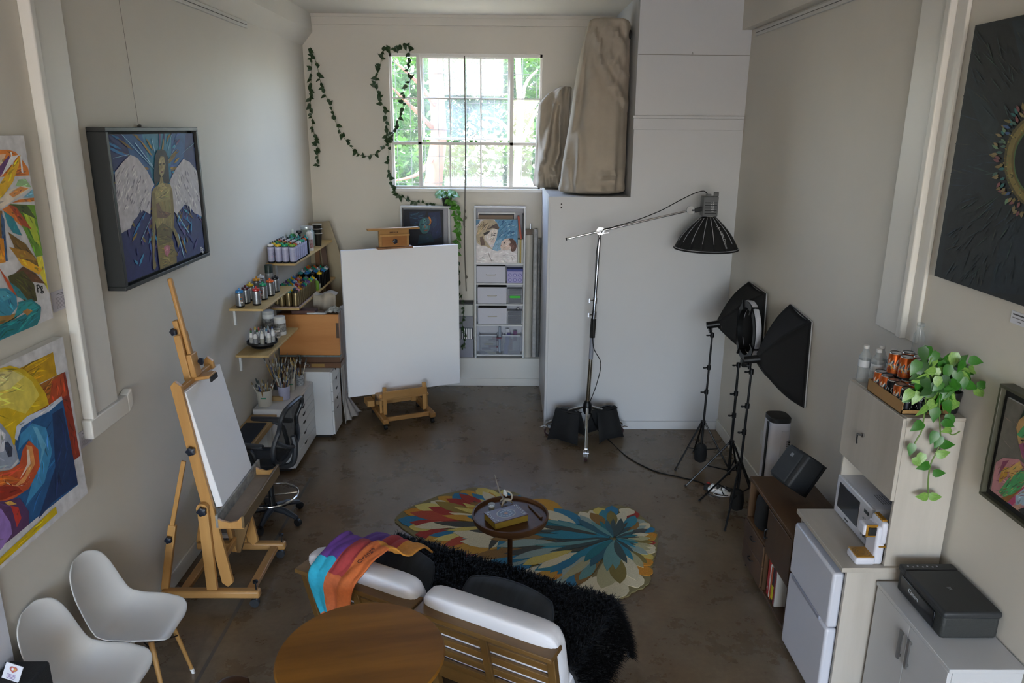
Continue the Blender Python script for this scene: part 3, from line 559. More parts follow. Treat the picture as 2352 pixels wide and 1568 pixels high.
def can(kind, cap, x, y, z, label, group, r=.032, h=.118, body='#97999b', lab=None, foot='#3a3a3c'):
    key = (kind, cap)
    if key not in _can:
        t = thing('spray_can', label, 'spray can', (x, y, z), rnd.uniform(0, 6.28), group)
        pr = [(r*.9, 0), (r, .006), (r, .014), (r, h*.8), (r, h*.9), (r*.96, h*.93), (r*.8, h)]
        cl_ = [foot, foot, body, lab or body, body, foot, foot]
        B().lathe(pr, n=14, c=cl_).build('can_body', PMETAL if kind != 'white' else PGLOSS, t)
        if kind in ('silver', 'white', 'black'):
            art('label_print', t, V((-r*.55, -r*.985, h*.3)), V((r*1.1, 0, 0)), V((0, 0, h*.45)), {'silver': [('#c84a3c', disc(.5, .6, .3, .3, 14)), ('#3f8f5a', disc(.5, .6, .22, .22, 12)), ('#3a5aa8', disc(.5, .6, .14, .14, 10)), ('#d8d8d8', [(.2, .02), (.8, .02), (.8, .2), (.2, .2)])],
                'white': [('#3c3f5c', disc(.7, .55, .16, .12, 12)), ('#c4c4dc', disc(.7, .55, .08, .06, 10)), ('#3c3f5c', [(.78, .3), (.86, .3), (.86, .55), (.78, .55)]), ('#e8a0a8', [(.15, .1), (.4, .1), (.4, .2), (.15, .2)])], 'black': [('#8a8c8a', [(.2, .2), (.75, .6), (.75, .68), (.2, .3)])]}[kind], PRINT, world=False)
        B().lathe([(r*.88, h*.95), (r*.9, h+.004), (r*.8, h+.012), (r*.4, h+.015)], n=14, c=CN[cap]).build('cap_ring', PGLOSS, t)
        B().lathe([(r*.24, h+.012), (r*.24, h+.026), (r*.15, h+.028)], n=8, c=CN[cap] if kind != 'white' else '#2c2c30').build('nozzle', PGLOSS, t)
        _can[key] = t; return t
    return dup(_can[key], (x, y, z), rnd.uniform(-.5, .5), label, group)
zs = SH['s1']
for cap, x, y in (('blue', 275, 1175), ('maroon', 345, 1132), ('yellow', 402, 1092), ('red', 475, 1150), ('green', 556, 1085), ('orange', 640, 1040), ('black', 700, 996), ('amber', 478, 1020), ('white', 530, 985)):
    p = FP(500+x/5.227, 480+y/5.227, zs); can('silver', cap, max(p.x, XL+.04), p.y, zs, f'silver spray can with a {cap} cap on the short wall shelf', 'silver spray cans on the short shelf')
t = thing('spray_can', 'silver spray can under a tall dark green lid on the short shelf', 'spray can', (XL+.07, 6.33, zs)); B().lathe([(.029, 0), (.032, .006), (.032, .13)], n=14).build('can_body', mat('pale_tin', '#b4b6b8', .3, .6), t); B().lathe([(.033, .125), (.033, .19), (.03, .195)], n=14).build('lid', mat('dark_green_plastic', '#20302a', .4), t)
caps3 = ['white', 'yellow', 'white', 'green', 'orange', 'yellow', 'black', 'orange', 'teal', 'white', 'green', 'red', 'black', 'orange', 'white', 'lime']
zs = SH['s3']; k = 0
for j in range(7):
    for i in range(4):
        c = caps3[(k*5+j) % len(caps3)]; k += 1
        can('white', c, XL+.042+i*.062+rnd.uniform(-.002, .002), 6.53+j*.064+rnd.uniform(-.002, .002), zs, f'pale violet spray can with a {c} cap packed on the highest shelf', 'pale violet spray cans on the highest shelf', .0295, .15, '#a9abc8', '#b9bbd6', '#22242a')
for i, x in enumerate((.095, .16, .225)): can('black', 'teal', XL+x, 6.99, zs, 'black spray can with a teal cap on the highest shelf', 'black cans on the highest shelf', .0295, .15, '#17191b', '#22272a', '#101112')
zs = SH['s2']; k = 0; allc = ['green', 'red', 'lime', 'brown', 'blue', 'grey', 'pink', 'teal', 'navy', 'white', 'purple', 'amber', 'yellow']
for j in range(11):
    for i in range(4):
        if j == 0 and i == 0: continue
        c = allc[(k*7+j*3) % len(allc)] if not (j == 0 and i == 3) else 'black'; k += 1
        can('gold', c, XL+.04+i*.0605, 6.545+j*.061, zs+.006, f'gold spray can with a {c} cap packed on the long shelf', 'gold spray cans in the shelf tray', .0285, .135, '#8a7a58', '#94845f', '#6e5c4c')
t = thing('can_tray', 'thin pinkish paper tray under the gold spray cans', 'tray', (XL+.13, 6.9, zs)); B().bb(XL+.008, 6.51, zs, XL+.254, 7.19, zs+.005).build('tray_base', mat('pinkish_paper', '#b49c94', .8), t, world=True)
for j in range(6):
    for i in range(4):
        c = ['teal', 'black', 'amber', 'green', 'white', 'blue', 'yellow', 'orange', 'grey'][(j*4+i*5) % 9]
        can('dark', c, XL+.04+i*.062, 7.42+j*.064, zs, f'black spray can with a {c} cap on the long shelf', 'black spray cans on the long shelf', .029, .14, '#1b1c1f', '#26282c', '#101112')
t = thing('plastic_bottle', 'lime green squeeze bottle between gold and black cans', 'bottle', (XL+.225, 7.28, zs)); B().lathe([(.026, 0), (.028, .01), (.028, .08), (.012, .1)], n=12).build('bottle_body', mat('lime_plastic', '#6f9a2c', .4), t); B().lathe([(.012, .1), (.012, .115)], n=8).build('bottle_cap', mat('white_plastic'), t)
t = thing('plastic_tub', 'clear plastic tub at the shelf edge by the black cans', 'tub', (XL+.215, 7.355, zs)); B().lathe([(.03, 0), (.036, .05)], n=14, cap=False).build('tub_wall', mat('milky_plastic', '#b9beb4', .3), t); B().lathe([(.03, .001), (.029, .004)], n=14).build('tub_bottom', mat('milky_plastic'), t)
# right end of the highest shelf: bottles, jar, cups
zs = SH['s3']
def bottle(label, x, y, z, prof, m, capprof, mc, nm='bottle', group=None, lab=None):
    t = thing(nm, label, 'bottle', (x, y, z), 0, group); B().lathe(prof, n=16).build('bottle_body', m, t)
    B().lathe(capprof, n=12).build('bottle_cap', mc, t)
    if lab: r = max(p[0] for p in prof)+.0006; h = prof[-1][1]; B().lathe([(r, h*.15), (r, h*.6)], n=16, cap=False).build('paper_label', lab, t)
    return t
bottle('green plastic bottle with a pump top on the highest shelf', XL+.05, 7.20, zs, [(.04, 0), (.042, .01), (.042, .12), (.03, .15), (.014, .165)], mat('green_bottle', '#3f9a5a', .3), [(.013, .165), (.013, .2), (.005, .21)], mat('pale_cap', '#cfd4d0', .4))
bottle('clear squeeze bottle with a dark trigger top on the highest shelf', XL+.11, 7.22, zs, [(.035, 0), (.036, .1), (.014, .13)], mat('milky_plastic'), [(.014, .13), (.012, .16), (.03, .17), (.028, .19)], mat('black_plastic', '#1a1a1b', .45))
bottle('white bottle with a red tip on the highest shelf', XL+.16, 7.17, zs, [(.03, 0), (.031, .09), (.01, .12)], mat('white_plastic'), [(.01, .12), (.004, .15)], mat('red_tip', '#c8402c', .5))
bottle('white cylinder bottle with red lettering on the highest shelf', XL+.205, 7.22, zs, [(.032, 0), (.032, .17), (.02, .18)], mat('white_plastic'), [(.018, .18), (.018, .19)], mat('white_plastic'), lab=mat('red_speckle', '#c7bcb8', .5, var=.6, vs=60, vc='#8a2c2c'))
bottle('short white capped tin on the highest shelf edge', XL+.20, 7.10, zs, [(.03, 0), (.03, .1), (.024, .105)], mat('white_plastic'), [(.02, .105), (.02, .115)], mat('black_plastic'))
t = thing('glass_jar', 'large glass jar with a pale lid holding coloured scraps', 'jar', (XL+.13, 7.42, zs)); B().lathe([(.06, 0), (.072, .02), (.072, .15), (.055, .18)], n=18).build('jar_glass', mat('bottle_glass', '#aebcae', .12, alpha=.55), t)
B().lathe([(.058, .18), (.06, .2), (.058, .208)], n=18).build('lid', mat('pale_lid', '#c2c8cc', .3, .6), t)
for k in range(9): a = k*2.2; B().ell((.035*math.cos(a), .035*math.sin(a), .03+.014*k), .022, .022, .014, 8, 5).build('scrap', mat('scrap_%d' % (k % 4), ['#b08a3a', '#4a7a5a', '#8a8f94', '#9a5a4a'][k % 4], .6), t)
t = thing('cup_stack', 'stack of dark tinted plastic cups at the shelf end', 'cups', (XL+.21, 7.52, zs))
for k in range(3): B().lathe([(.03, .045*k), (.042, .045*k+.12), (.045, .045*k+.125)], n=16, cap=(k == 2)).build('cup', mat('smoky_plastic', '#2b2927', .2), t); B().lathe([(.045, .045*k+.122), (.047, .045*k+.126), (.045, .045*k+.13)], n=16, cap=False).build('rim', mat('pale_rim', '#b8b4ac', .4), t)
# lowest shelf
zs = SH['s4']; c = FP(594, 795, zs); c.x = XL+.135
t = thing('turntable', 'black plastic turntable crowded with paint bottles', 'turntable', (c.x, c.y, zs)); B().lathe([(.085, 0), (.09, .012), (.06, .02)], n=24).build('foot', mat('black_plastic'), t); B().lathe([(.06, .018), (.10, .024), (.122, .034), (.122, .05), (.116, .05), (.112, .036)], n=28).build('tray', mat('black_plastic'), t)
bc = ['#b24a44', '#3f6a3c', '#6a6c70', '#c8c6bc', '#5a4a58', '#d8d6cc', '#3a5290', '#9ab0b8', '#2a2c2e', '#c8a838', '#46789a', '#b0b2b0']
for k in range(15):
    ring = 0 if k < 10 else 1; a = (k*36+180 if ring == 0 else k*72)*PI/180; rr = .085 if ring == 0 else .038
    bt = bottle(f'small white paint bottle with a {["red", "dark green", "grey", "cream", "plum", "ivory", "navy", "pale blue", "black", "mustard", "blue", "silver"][k % 12]} tip on the black turntable', c.x+rr*math.cos(a), c.y+rr*math.sin(a), zs+.036, [(.017, 0), (.0175, .07), (.009, .09)], mat('white_plastic'), [(.008, .09), (.007, .105), (.003, .115)], mat('tip_%d' % (k % 12), bc[k % 12], .5), 'paint_bottle', 'paint bottles on the turntable', mat('blabel_%d' % (k % 4), ['#c9c9c4', '#b4b2ae', '#8f9296', '#a7a59a'][k % 4], .5, var=.4, vs=90))
def jar(label, px, py, r, h, lidc, yy=None):
    p = FP(px, py, zs); t = thing('paint_jar', label, 'jar', (min(max(p.x, XL+r+.005), XL+.255-r), p.y, zs)); B().lathe([(r*.95, 0), (r, .006), (r, h*.8), (r*.92, h*.86)], n=18).build('jar_body', mat('white_plastic'), t)
    B().lathe([(r*.96, h*.84), (r*.96, h), (r*.85, h+.002)], n=18).build('lid', mat('lid_'+lidc.strip('#'), lidc, .4), t)
    B().lathe([(r*1.01, h*.2), (r*1.01, h*.66)], n=18, cap=False).build('paper_label', mat('dark_jar_label', '#2a2a2c', .5, var=.8, vs=45, vc='#b6b4b0'), t)
jar('tall white gesso jar with a white lid beside the leaning wood panel', 645, 768, .048, .16, '#d8d6d0')
jar('large pale jar behind the black turntable', 608, 762, .05, .19, '#b6b8b8')
jar('small squat paint jar with a black label and white lid', 628, 780, .028, .075, '#d0cec6')
jar('small squat paint jar with a pale lid next to the gesso jar', 637, 775, .026, .08, '#a8a69c')
# ---------------------------------------------------------------- drawer units under the shelves
LAM = mat('white_laminate', '#d3d4d6', .38); DKG = mat('dark_gap', '#23211f', .8)
def drawer_unit(label, x1, y0, y1, z1, hs, door=0.):
    t = thing('drawer_unit', label, 'drawer unit', (XL+.01, (y0+y1)/2, 0)); x0 = XL+.02
    B().bb(x0, y0, .035, x1-.018, y1, z1).build('body', LAM, t, world=True, bevel=.002)
    B().bb(x0+.03, y0+.03, 0, x1-.05, y1-.03, .036).build('plinth', DKG, t, world=True)
    z = z1-.004
    for i, h in enumerate(hs):
        d = B().bb(x1-.018, y0+.004, z-h+.003, x1, y1-.004, z).build('drawer' if not (door and i == len(hs)-1) else 'door', LAM, t, world=True, bevel=.0015)
        yc = (y0+y1)/2; w = .05 if y1-y0 > .5 else .035
        o = B().prism([(yc-w, z-.002), (yc-w*.4, z-.024), (yc+w*.4, z-.024), (yc+w, z-.002)], lambda a, c, s: V((s, a, c)), x1-.004, x1+.0008).build('handle_cutout', DKG, d, world=True)
        z -= h
    return t
drawer_unit('low wide white drawer unit carrying pots of brushes', -1.745, 5.79, 6.505, .565, [.093, .07, .074, .095, .095, .1])
drawer_unit('narrow taller white drawer unit beside the hanging drop cloth', -1.57, 6.515, 6.83, .652, [.095, .095, .095, .095, .23], .2)
# brush pots
HN = {'#a8843c': 'ochre', '#8f6a30': 'brown', '#3a3430': 'black', '#b8a070': 'tan', '#5a5f66': 'grey', '#c9c2b0': 'cream', '#2f3f78': 'blue', '#6a4028': 'red-brown'}
HB = {'#4a4038': 'dark', '#8a7a5a': 'khaki', '#a8894a': 'golden', '#6d6a62': 'grey', '#3f4a4a': 'slate', '#c0a468': 'blond', '#555a60': 'steel-grey'}
def pot(label, px, py, r, h, m, nb, seed, hb, stripe=False, z=.566, yfix=None):
    p = FP(px, py, z); p.x = max(p.x, XL+r+.03); rr = random.Random(seed)
    t = thing('brush_pot', label, 'pot', (p.x, p.y, z)); B().lathe([(r*.86, 0), (r*.9, .004), (r, h), (r*.93, h), (r*.84, .01)], n=20, cap=False).build('pot_wall', m, t)
    B().lathe([(r*.85, .002), (r*.84, .012)], n=20).build('pot_base', m, t)
    if stripe: B().bb(-.012, -r*1.0, h*.55, .03, -r*.9, h*.62).build('green_mark', mat('green_mark', '#2f8a68', .6), t)
    for k in range(nb):
        a = rr.uniform(0, 6.28); q = rr.uniform(.1, .8)*r; lean = rr.uniform(.05, .42); b0 = V((q*.5*math.cos(a), q*.5*math.sin(a), .012)); d = V((math.cos(a)*lean, math.sin(a)*lean, 1)).normalized(); L = hb*rr.uniform(.8, 1.15)
        hc = rr.choice(['#a8843c', '#8f6a30', '#3a3430', '#b8a070', '#5a5f66', '#c9c2b0', '#2f3f78', '#6a4028']); bc_ = rr.choice(['#4a4038', '#8a7a5a', '#a8894a', '#6d6a62', '#3f4a4a', '#c0a468', '#555a60']); wd = rr.uniform(.005, .013)
        x, y = perp(d); e = b0+d*L
        bt = B().tube([b0, b0+d*L*.55, b0+d*L*.75], [.003, .0045, .0035], 6, c=hc).cyl(b0+d*L*.74, b0+d*L*.84, .004, wd*.7, 6, c='#a9a9a6')
        bt.rings([[b0+d*L*s+x*wd*w*math.cos(j*PI/3)+y*wd*.5*w*math.sin(j*PI/3) for j in range(6)] for s, w in ((.84, .7), (.93, 1.), (1., .35))], 0, bc_)
        o = bt.build('paintbrush', PRINT); o.location = (p.x, p.y, z); tag(o, f'paintbrush with {HN[hc]} handle, {HB[bc_]} bristles in the {["", "squat white", "lilac", "perforated", "green-marked", "dark grey"][seed]} pot', 'paintbrush', f'brushes in the {label}')
mp = mat('cream_pot', '#bdb9ae', .5)
pot('squat white pot nearest the wall corner', 602, 930, .062, .135, mp, 17, 1, .22, True)
pot('tapered lilac plastic pot', 654, 915, .05, .115, mat('lilac_pot', '#b4b4cc', .4), 14, 2, .23)
pot('perforated white metal pot', 690, 883, .04, .10, mat('perforated_pot', '#c4c6c8', .4, var=.85, vs=60, vc='#44464a'), 11, 3, .23)
pot('white pot with a green mark behind the lilac pot', 668, 895, .042, .11, mp, 14, 4, .27, True)
pot('dark grey pot at the back of the brushes', 640, 892, .045, .13, mat('grey_pot', '#4c4f54', .5), 17, 5, .30)
tag(B().bb(-1.99, 5.99, .567, -1.87, 6.02, .6).build('wood_block', wood('pale_block', '#b89a6a', '#9a7c4c', .6, 0)), 'small pale wood block between the brush pots', 'block')
# box easel with plywood panel standing on the narrow unit
PLY = wood('orange_plywood', '#c0854a', '#a86c34', .42, 0, 5); DW = wood('dark_stained_wood', '#6a4526', '#4a2e18', .5, 0, 8)
t = thing('box_easel', 'orange plywood box panel standing on the narrow drawer unit', 'box easel', (-1.78, 6.66, .653))
B().bb(-2.06, 6.61, .782, -1.505, 6.655, 1.165).build('panel', PLY, t, world=True, bevel=.004)
B().bb(-2.06, 6.655, .69, -1.52, 6.80, 1.16).build('case', DW, t, world=True, bevel=.003)
B().bb(-2.02, 6.63, .653, -1.51, 6.80, .70).build('base_tray', DW, t, world=True, bevel=.002)
B().bb(-2.06, 6.606, .768, -1.505, 6.655, .782).build('tape', mat('blue_grey_tape', '#6a7e80', .6, var=.4, vs=30), t, world=True)
B().bb(-1.53, 6.600, .95, -1.505, 6.612, 1.09).build('strap', mat('brown_leather', '#4a3424', .6), t, world=True)
B().bb(-1.78, 6.625, .662, -1.66, 6.632, .694).build('latch_plate', mat('aged_brass', '#9a7a48', .4, .6), t, world=True)
B().lathe([(.012, 0), (.018, 0), (.018, .004), (.012, .004)], n=14, M=Matrix.Translation((-1.815, 6.624, .678)) @ Matrix.Rotation(R(90), 4, 'X'), cap=False).build('ring_pull', mat('steel'), t, world=True)
for k, (x0, x1, z, c, nm, lb) in enumerate(((-1.93, -1.72, 1.166, '#5a3a34', 'sketchbook', 'dark red sketchbook lying on the plywood box'), (-1.79, -1.62, 1.166, '#c9ccd0', 'paint_scraper', 'white plastic scraper lying on the plywood box'))):
    tag(B().bb(x0, 6.63+.01*k-(.02 if k else 0), z, x1, 6.76-.1*k, z+(.03 if k == 0 else .014)).build(nm, mat('m_'+nm, c, .6, var=.4, vs=20), bevel=.002), lb, 'book' if k == 0 else 'scraper')
def crumple(x, y): return .03*(math.sin(x*60+y*37)+math.sin(x*23-y*71+1))*.5
b = B().grid(lambda u, v: (-1.63+u*.13, 6.64+v*.14, 1.178+.035*math.sin(PI*u)*math.sin(PI*v)+.5*abs(crumple(u*.3, v*.3))), 14, 10)
tag(b.build('rag', mat('striped_rag', '#b4b6b4', .9, var=.6, vs=30, vc='#55585a', stretch=(1, .1, 1)), solid=.004), 'crumpled striped rag on the plywood box corner', 'rag')
CLOTH = mat('beige_drop_cloth', '#aea496', .9, var=.14, vs=5, bump=.05, bs=30)
# beige covered panel and leaning boards in the corner behind
t = thing('covered_panel', 'panel wrapped in beige cloth behind the plywood box', 'panel', (-1.70, 7.03, 0)); B().bb(-1.80, 7.0, .0, -1.62, 7.05, 1.255).build('panel', mat('panel_wood', '#a08a68', .7), t, world=True)
def wrap(u, v): return (-1.815+u*.215, 6.97-.012*math.sin(u*14+v*4), 1.275-.55*v-.015*math.sin(u*7))
B().grid(wrap, 20, 10).grid(lambda u, v: (-1.815+u*.215, 6.97+v*.12, 1.275-.015*math.sin(u*7)), 20, 3).build('wrapping', CLOTH, t, world=True, solid=.004)
for k, (pa, pb) in enumerate((((-1.93, 7.93, 0), (-1.985, 7.9, 1.62)), ((-1.80, 7.86, 0), (-1.90, 7.84, 1.60)))):
    tag(B().beam(pa, pb, .05, .03, (1, 0, 0)).build('stretcher_bar', wood('bar_wood_%d' % k, ['#8a5c30', '#5a4030'][k], '#4a3020', .5, 2)), ['tan wooden stretcher bar leaning in the corner', 'dark wooden stretcher bar leaning in the corner'][k], 'bar')
q = [WY(x, y, 7.99) for x, y in ((724, 512), (756, 507), (779, 576), (800, 690), (800, 790), (724, 790))]; q[0].x = XL+.005; q[-1].x = XL+.005
t = tag(B().prism([(p.x, p.z) for p in q]+[(-1.6, .0), (XL+.005, .0)], lambda a, c, s: V((a, s, c)), 7.985, 8.0).build('backing_board', mat('tan_board', '#aa9c82', .7, var=.08, vs=3)), 'tall tan board with a slanted edge leaning in the corner', 'board')
# drop cloth hanging down by the narrow unit
def dc(u, v):
    z = 1.15*(1-v); fl_ = max(0, v-.8)*5; x = -1.566+.01*math.sin(u*16+v*3)+fl_*(.02+.10*u); y = 6.86+u*.24+.015*math.sin(v*9+u*5)+fl_*(.06*u-.01)
    return (x, y, max(z, .01+.02*abs(math.sin(u*9))))
tag(B().grid(dc, 22, 30).build('drop_cloth', mat('grey_drop_cloth', '#b6b0aa', .9, var=.15, vs=4, bump=.05, bs=20), solid=.006), 'greyish drop cloth hanging to the floor beside the drawers', 'cloth')
# ---------------------------------------------------------------- narrow wall desk
DK = wood('pale_plank', '#b8935a', '#96713c', .5, 1, 6)
t = thing('wall_desk', 'narrow plank desk along the left wall with a black mat', 'desk', (XL+.12, 5.0, 0))
B().bb(XL+.005, 4.62, .495, -1.865, 5.78, .525).build('desk_top', DK, t, world=True, bevel=.003)
B().bb(XL+.005, 4.62, .46, -1.88, 5.78, .494).build('apron', DK, t, world=True)
for y in (4.72, 5.66): B().beam((XL+.02, y, 0), (XL+.02, y, .46), .03, .03).beam((-1.9, y, 0), (-1.9, y, .46), .03, .03).beam((XL+.02, y, .03), (-1.9, y, .03), .025, .025, m=0).build('leg_frame', mat('white_steel', '#c4c4c4', .4), t, world=True)
tag(B().bb(XL+.03, 4.66, .5255, -1.885, 5.58, .535).build('desk_mat', mat('black_speckled_mat', '#17181a', .85, bump=.3, bs=300), bevel=.003), 'black textured mat covering the narrow plank desk', 'mat')
# ---------------------------------------------------------------- black mesh drafting chair
BP = mat('black_plastic'); GP = mat('charcoal_plastic', '#2a2c30', .45); MESH = mat('black_mesh', '#141414', .8, alpha=.78); CHROME = mat('chrome', '#c9cacc', .14, 1.)
ch = thing('drafting_chair', 'black mesh drafting chair with a chrome foot ring at the desk', 'chair', (-1.70, 5.0, 0), R(172))
# local +x = direction the sitter faces
for k in range(5):
    a = R(20+72*k); d = V((math.cos(a), math.sin(a), 0)); leg = B().tube([d*.03+V((0, 0, .10)), d*.12+V((0, 0, .095)), d*.22+V((0, 0, .062))], [.028, .024, .016], 8).build('leg', GP, ch)
    B().cyl(d*.225+V((0, 0, .03))+V((-d.y, d.x, 0))*.012, d*.225+V((0, 0, .03))-V((-d.y, d.x, 0))*.012, .028, n=12).build('castor', BP, leg)
B().cyl((0, 0, .08), (0, 0, .30), .024, .02, 12).cyl((0, 0, .3), (0, 0, .44), .013, n=10).build('gas_column', BP, ch)
B().tube([(.19*math.cos(2*PI*k/32), .19*math.sin(2*PI*k/32), .20) for k in range(32)], .009, 8, closed=True).build('foot_ring', CHROME, ch)
for k in range(4): a = k*PI/2+.4; B().cyl((0.02*math.cos(a), .02*math.sin(a), .2), (.19*math.cos(a), .19*math.sin(a), .2), .007, n=6).build('ring_spoke', CHROME, ch)
B().box((0, 0, .44), (.16, .12, .05)).build('tilt_mechanism', BP, ch, bevel=.01)
_n0 = len(bpy.data.objects)
_pre = set(ch.children)
B().prism([(.20, -.17), (.22, -.1), (.22, .1), (.20, .17), (.05, .205), (-.13, .19), (-.18, .12), (-.18, -.12), (-.13, -.19), (.05, -.205)], lambda a, c, s: V((a, c, s)), .465, .495).build('seat', MESH, ch, bevel=.01)
sp = [(.21, 0, .47), (.19, .17, .475), (.05, .21, .48), (-.13, .195, .485), (-.19, .1, .49), (-.19, -.1, .49), (-.13, -.195, .485), (.05, -.21, .48), (.19, -.17, .475)]
B().tube(smoothpts(sp+[sp[0]], 4)[:-1], .016, 8, closed=True).build('seat_frame', BP, ch)
bk = [(-.20, -.10, .52), (-.215, -.19, .60), (-.225, -.195, .70), (-.25, -.15, .80), (-.285, -.18, .90), (-.30, -.12, .955), (-.305, 0, .965), (-.30, .12, .955), (-.285, .18, .90), (-.25, .15, .80), (-.225, .195, .70), (-.215, .19, .60), (-.20, .10, .52), (-.19, 0, .51)]
pts = smoothpts(bk+[bk[0]], 4)[:-1]; B().tube(pts, .017, 8, closed=True).build('back_frame', GP, ch)
n = len(pts); half = n//2; L = [pts[i] for i in range(0, half)]; bm_ = B()
cz = sorted(set(round(p.z, 3) for p in pts))
rowsz = [lerp(.515, .955, i/16) for i in range(17)]
def wid(z): return max([abs(p.y) for p in pts if abs(p.z-z) < .035] or [.05])*.97
bm_.grid(lambda u, v: (interp([(.51, -.19), (.6, -.215), (.7, -.225), (.8, -.25), (.9, -.285), (.97, -.305)], lerp(.515, .955, v))+.02*(1-(2*u-1)**2)*-1, (2*u-1)*wid(lerp(.515, .955, v)), lerp(.515, .955, v)), 10, 16).build('back_mesh', MESH, ch)
B().tube(smoothpts([(-.10, 0, .45), (-.25, 0, .47), (-.29, 0, .60), (-.28, 0, .70)], 5), .022, 8).tube(smoothpts([(-.29, 0, .62), (-.275, -.1, .66), (-.24, -.17, .72)], 4), .015, 6).tube(smoothpts([(-.29, 0, .62), (-.275, .1, .66), (-.24, .17, .72)], 4), .015, 6).build('back_support', GP, ch)
for s in (-1, 1):
    B().tube(smoothpts([(-.15, s*.19, .48), (-.12, s*.24, .55), (-.09, s*.245, .66), (-.02, s*.245, .70)], 5), .016, 8).build('arm_post', GP, ch)
    B().rings([[V((x, s*.245+w*math.cos(2*PI*j/10), .715+.016*math.sin(2*PI*j/10)-.02*max(0, x))) for j in range(10)] for x, w in ((-.17, .018), (-.15, .034), (0, .04), (.12, .034), (.15, .015))]).build('arm_pad', GP, ch)
for _o in ch.children:
    if _o not in _pre: _o.location.x += .08; _o.scale.z = .97
# ---------------------------------------------------------------- studio easel with a white canvas, left
BEECH = wood('beech_wood', '#c8995c', '#b08046', .42, 2, 8); BEECHX = wood('beech_wood_rail', '#b98c56', '#a2763f', .42, 0, 8)
WCAN = mat('primed_canvas', '#f0f0f3', .75, bump=.03, bs=200); KNOB = mat('blue_black_knob', '#1c2230', .35)
E1 = thing('studio_easel', 'large beech studio easel on castors by the left wall', 'easel', (-1.75, 4.22, 0)); YA, YC = 3.95, 4.49
def tl_(z): return -1.66-.137*(z-.14)           # tilt line of the front frame
def ebar(nm, a, c, w, h, side, m=BEECH, bev=.004): return B().beam(a, c, w, h, side).build(nm, m, E1, world=True, bevel=bev)
def knob(p, d, par=E1, r=.026, l=.03, world=True):
    p, d = V(p), V(d).normalized(); x, y = perp(d); rr = [[p+d*s+(x*math.cos(2*PI*j/20)+y*math.sin(2*PI*j/20))*r*q*(1+.14*math.cos(5*2*PI*j/20)) for j in range(20)] for s, q in ((0, .5), (l*.35, .55), (l*.36, 1.), (l*.9, 1.), (l, .75))]
    return B().rings(rr).build('star_knob', KNOB, par, world=world)
for y in (YA, YC):
    ebar('base_runner', (-2.05, y, .095), (-1.46, y, .095), .055, .05, (0, 1, 0), BEECHX, .012)
    for x in (-1.50, -1.99):
        B().cyl((x, y-.012, .028), (x, y+.012, .028), .028, n=14).cyl((x, y, .03), (x, y, .072), .007, n=8).build('castor', GP, E1, world=True)
    B().cyl((-1.485, y, .115), (-1.485, y, .165), .004, n=6).lathe([(.006, 0), (.016, .003), (.016, .014), (.004, .018)], (-1.485, y, .165), 10).build('levelling_screw', mat('dark_steel', '#3a3c40', .35, .8), E1, world=True)
    s = -1 if y == YA else 1; yi = y+.0*s
    ebar('upright', (-1.745, yi-s*-.0, .12), (-1.748, yi, .66), .062, .028, (1, 0, 0))
    yt = y+.034*(1 if s < 0 else -1)
    B().prism([(tl_(.15)-.034, .15), (tl_(.15), .12), (tl_(.15)+.034, .15), (tl_(1.40)+.03, 1.40), (tl_(1.43), 1.43), (tl_(1.40)-.03, 1.40)], lambda a, c, q: V((a, q, c)), yt-.013, yt+.013).build('tilt_side', BEECH, E1, world=True, bevel=.003)
    B().lathe([(.034, -.016), (.034, .016)], n=20, M=Matrix.Translation((-1.748, y, .66)) @ Matrix.Rotation(R(90), 4, 'X')).build('pivot_disc', BEECH, E1, world=True)
    knob((-1.742, y-.016 if s < 0 else y+.016, .655), (0, s, 0)); knob((tl_(1.0)-.0, y+(.0 if s > 0 else .012), 1.02), (0, s, 0), r=.024)
    zt, zb = .93, .12; pm = V((-1.955, y+.02, .50))
    ebar('strut', (-1.835, y+.02, .95), (-1.975, y+.02, .44), .026, .018, (1, 0, 0)); ebar('strut_sleeve', (-1.945, y+.02, .54), (-2.04, y+.02, .105), .045, .03, (1, 0, 0)); knob((-1.965, y+.003, .46), (0, -1, 0), r=.02)
for x in (-1.53, -1.93): ebar('cross_rail', (x, YA+.028, .09), (x, YC-.028, .09), .05, .03, (1, 0, 0), wood('beech_rail_y', '#b98c56', '#9c7038', .42, 1, 8))
for z in (.30, 1.36): ebar('frame_rail', (tl_(z), YA+.045, z), (tl_(z), YC-.045, z), .022, .05, (1, 0, -.14))
mast = ebar('mast', (tl_(.22)-.02, 4.22, .22), (tl_(1.72)-.02, 4.22, 1.72), .05, .03, (0, 1, 0)); ebar('mast_slide', (tl_(1.2)+.005, 4.22, 1.25), (tl_(1.965)+.005, 4.22, 1.965), .034, .024, (0, 1, 0), bev=.008)
for y in (4.17, 4.27): ebar('mast_cheek', (tl_(.55)-.015, y, .55), (tl_(1.64)-.015, y, 1.64), .016, .04, (0, 1, 0))
B().box((tl_(1.44)+.012, 4.22, 1.45), (.04, .085, .14), Matrix.Rotation(R(-8), 3, 'Y')).build('clamp_block', BEECH, E1, world=True, bevel=.005)
B().box((tl_(1.37)+.05, 4.24, 1.375), (.11, .10, .02), Matrix.Rotation(R(-8), 3, 'Y')).build('canvas_clamp', BEECH, E1, world=True, bevel=.004)
B().box((tl_(1.37)+.106, 4.24, 1.367), (.008, .10, .03), Matrix.Rotation(R(-8), 3, 'Y')).build('clamp_pad', mat('black_rubber', '#1b1b1c', .7), E1, world=True)
knob((tl_(1.45)+.03, 4.25, 1.46), (1, 0, .1), r=.02); knob((tl_(1.62)-.03, 4.19, 1.66), (-.3, -1, 0), r=.02)
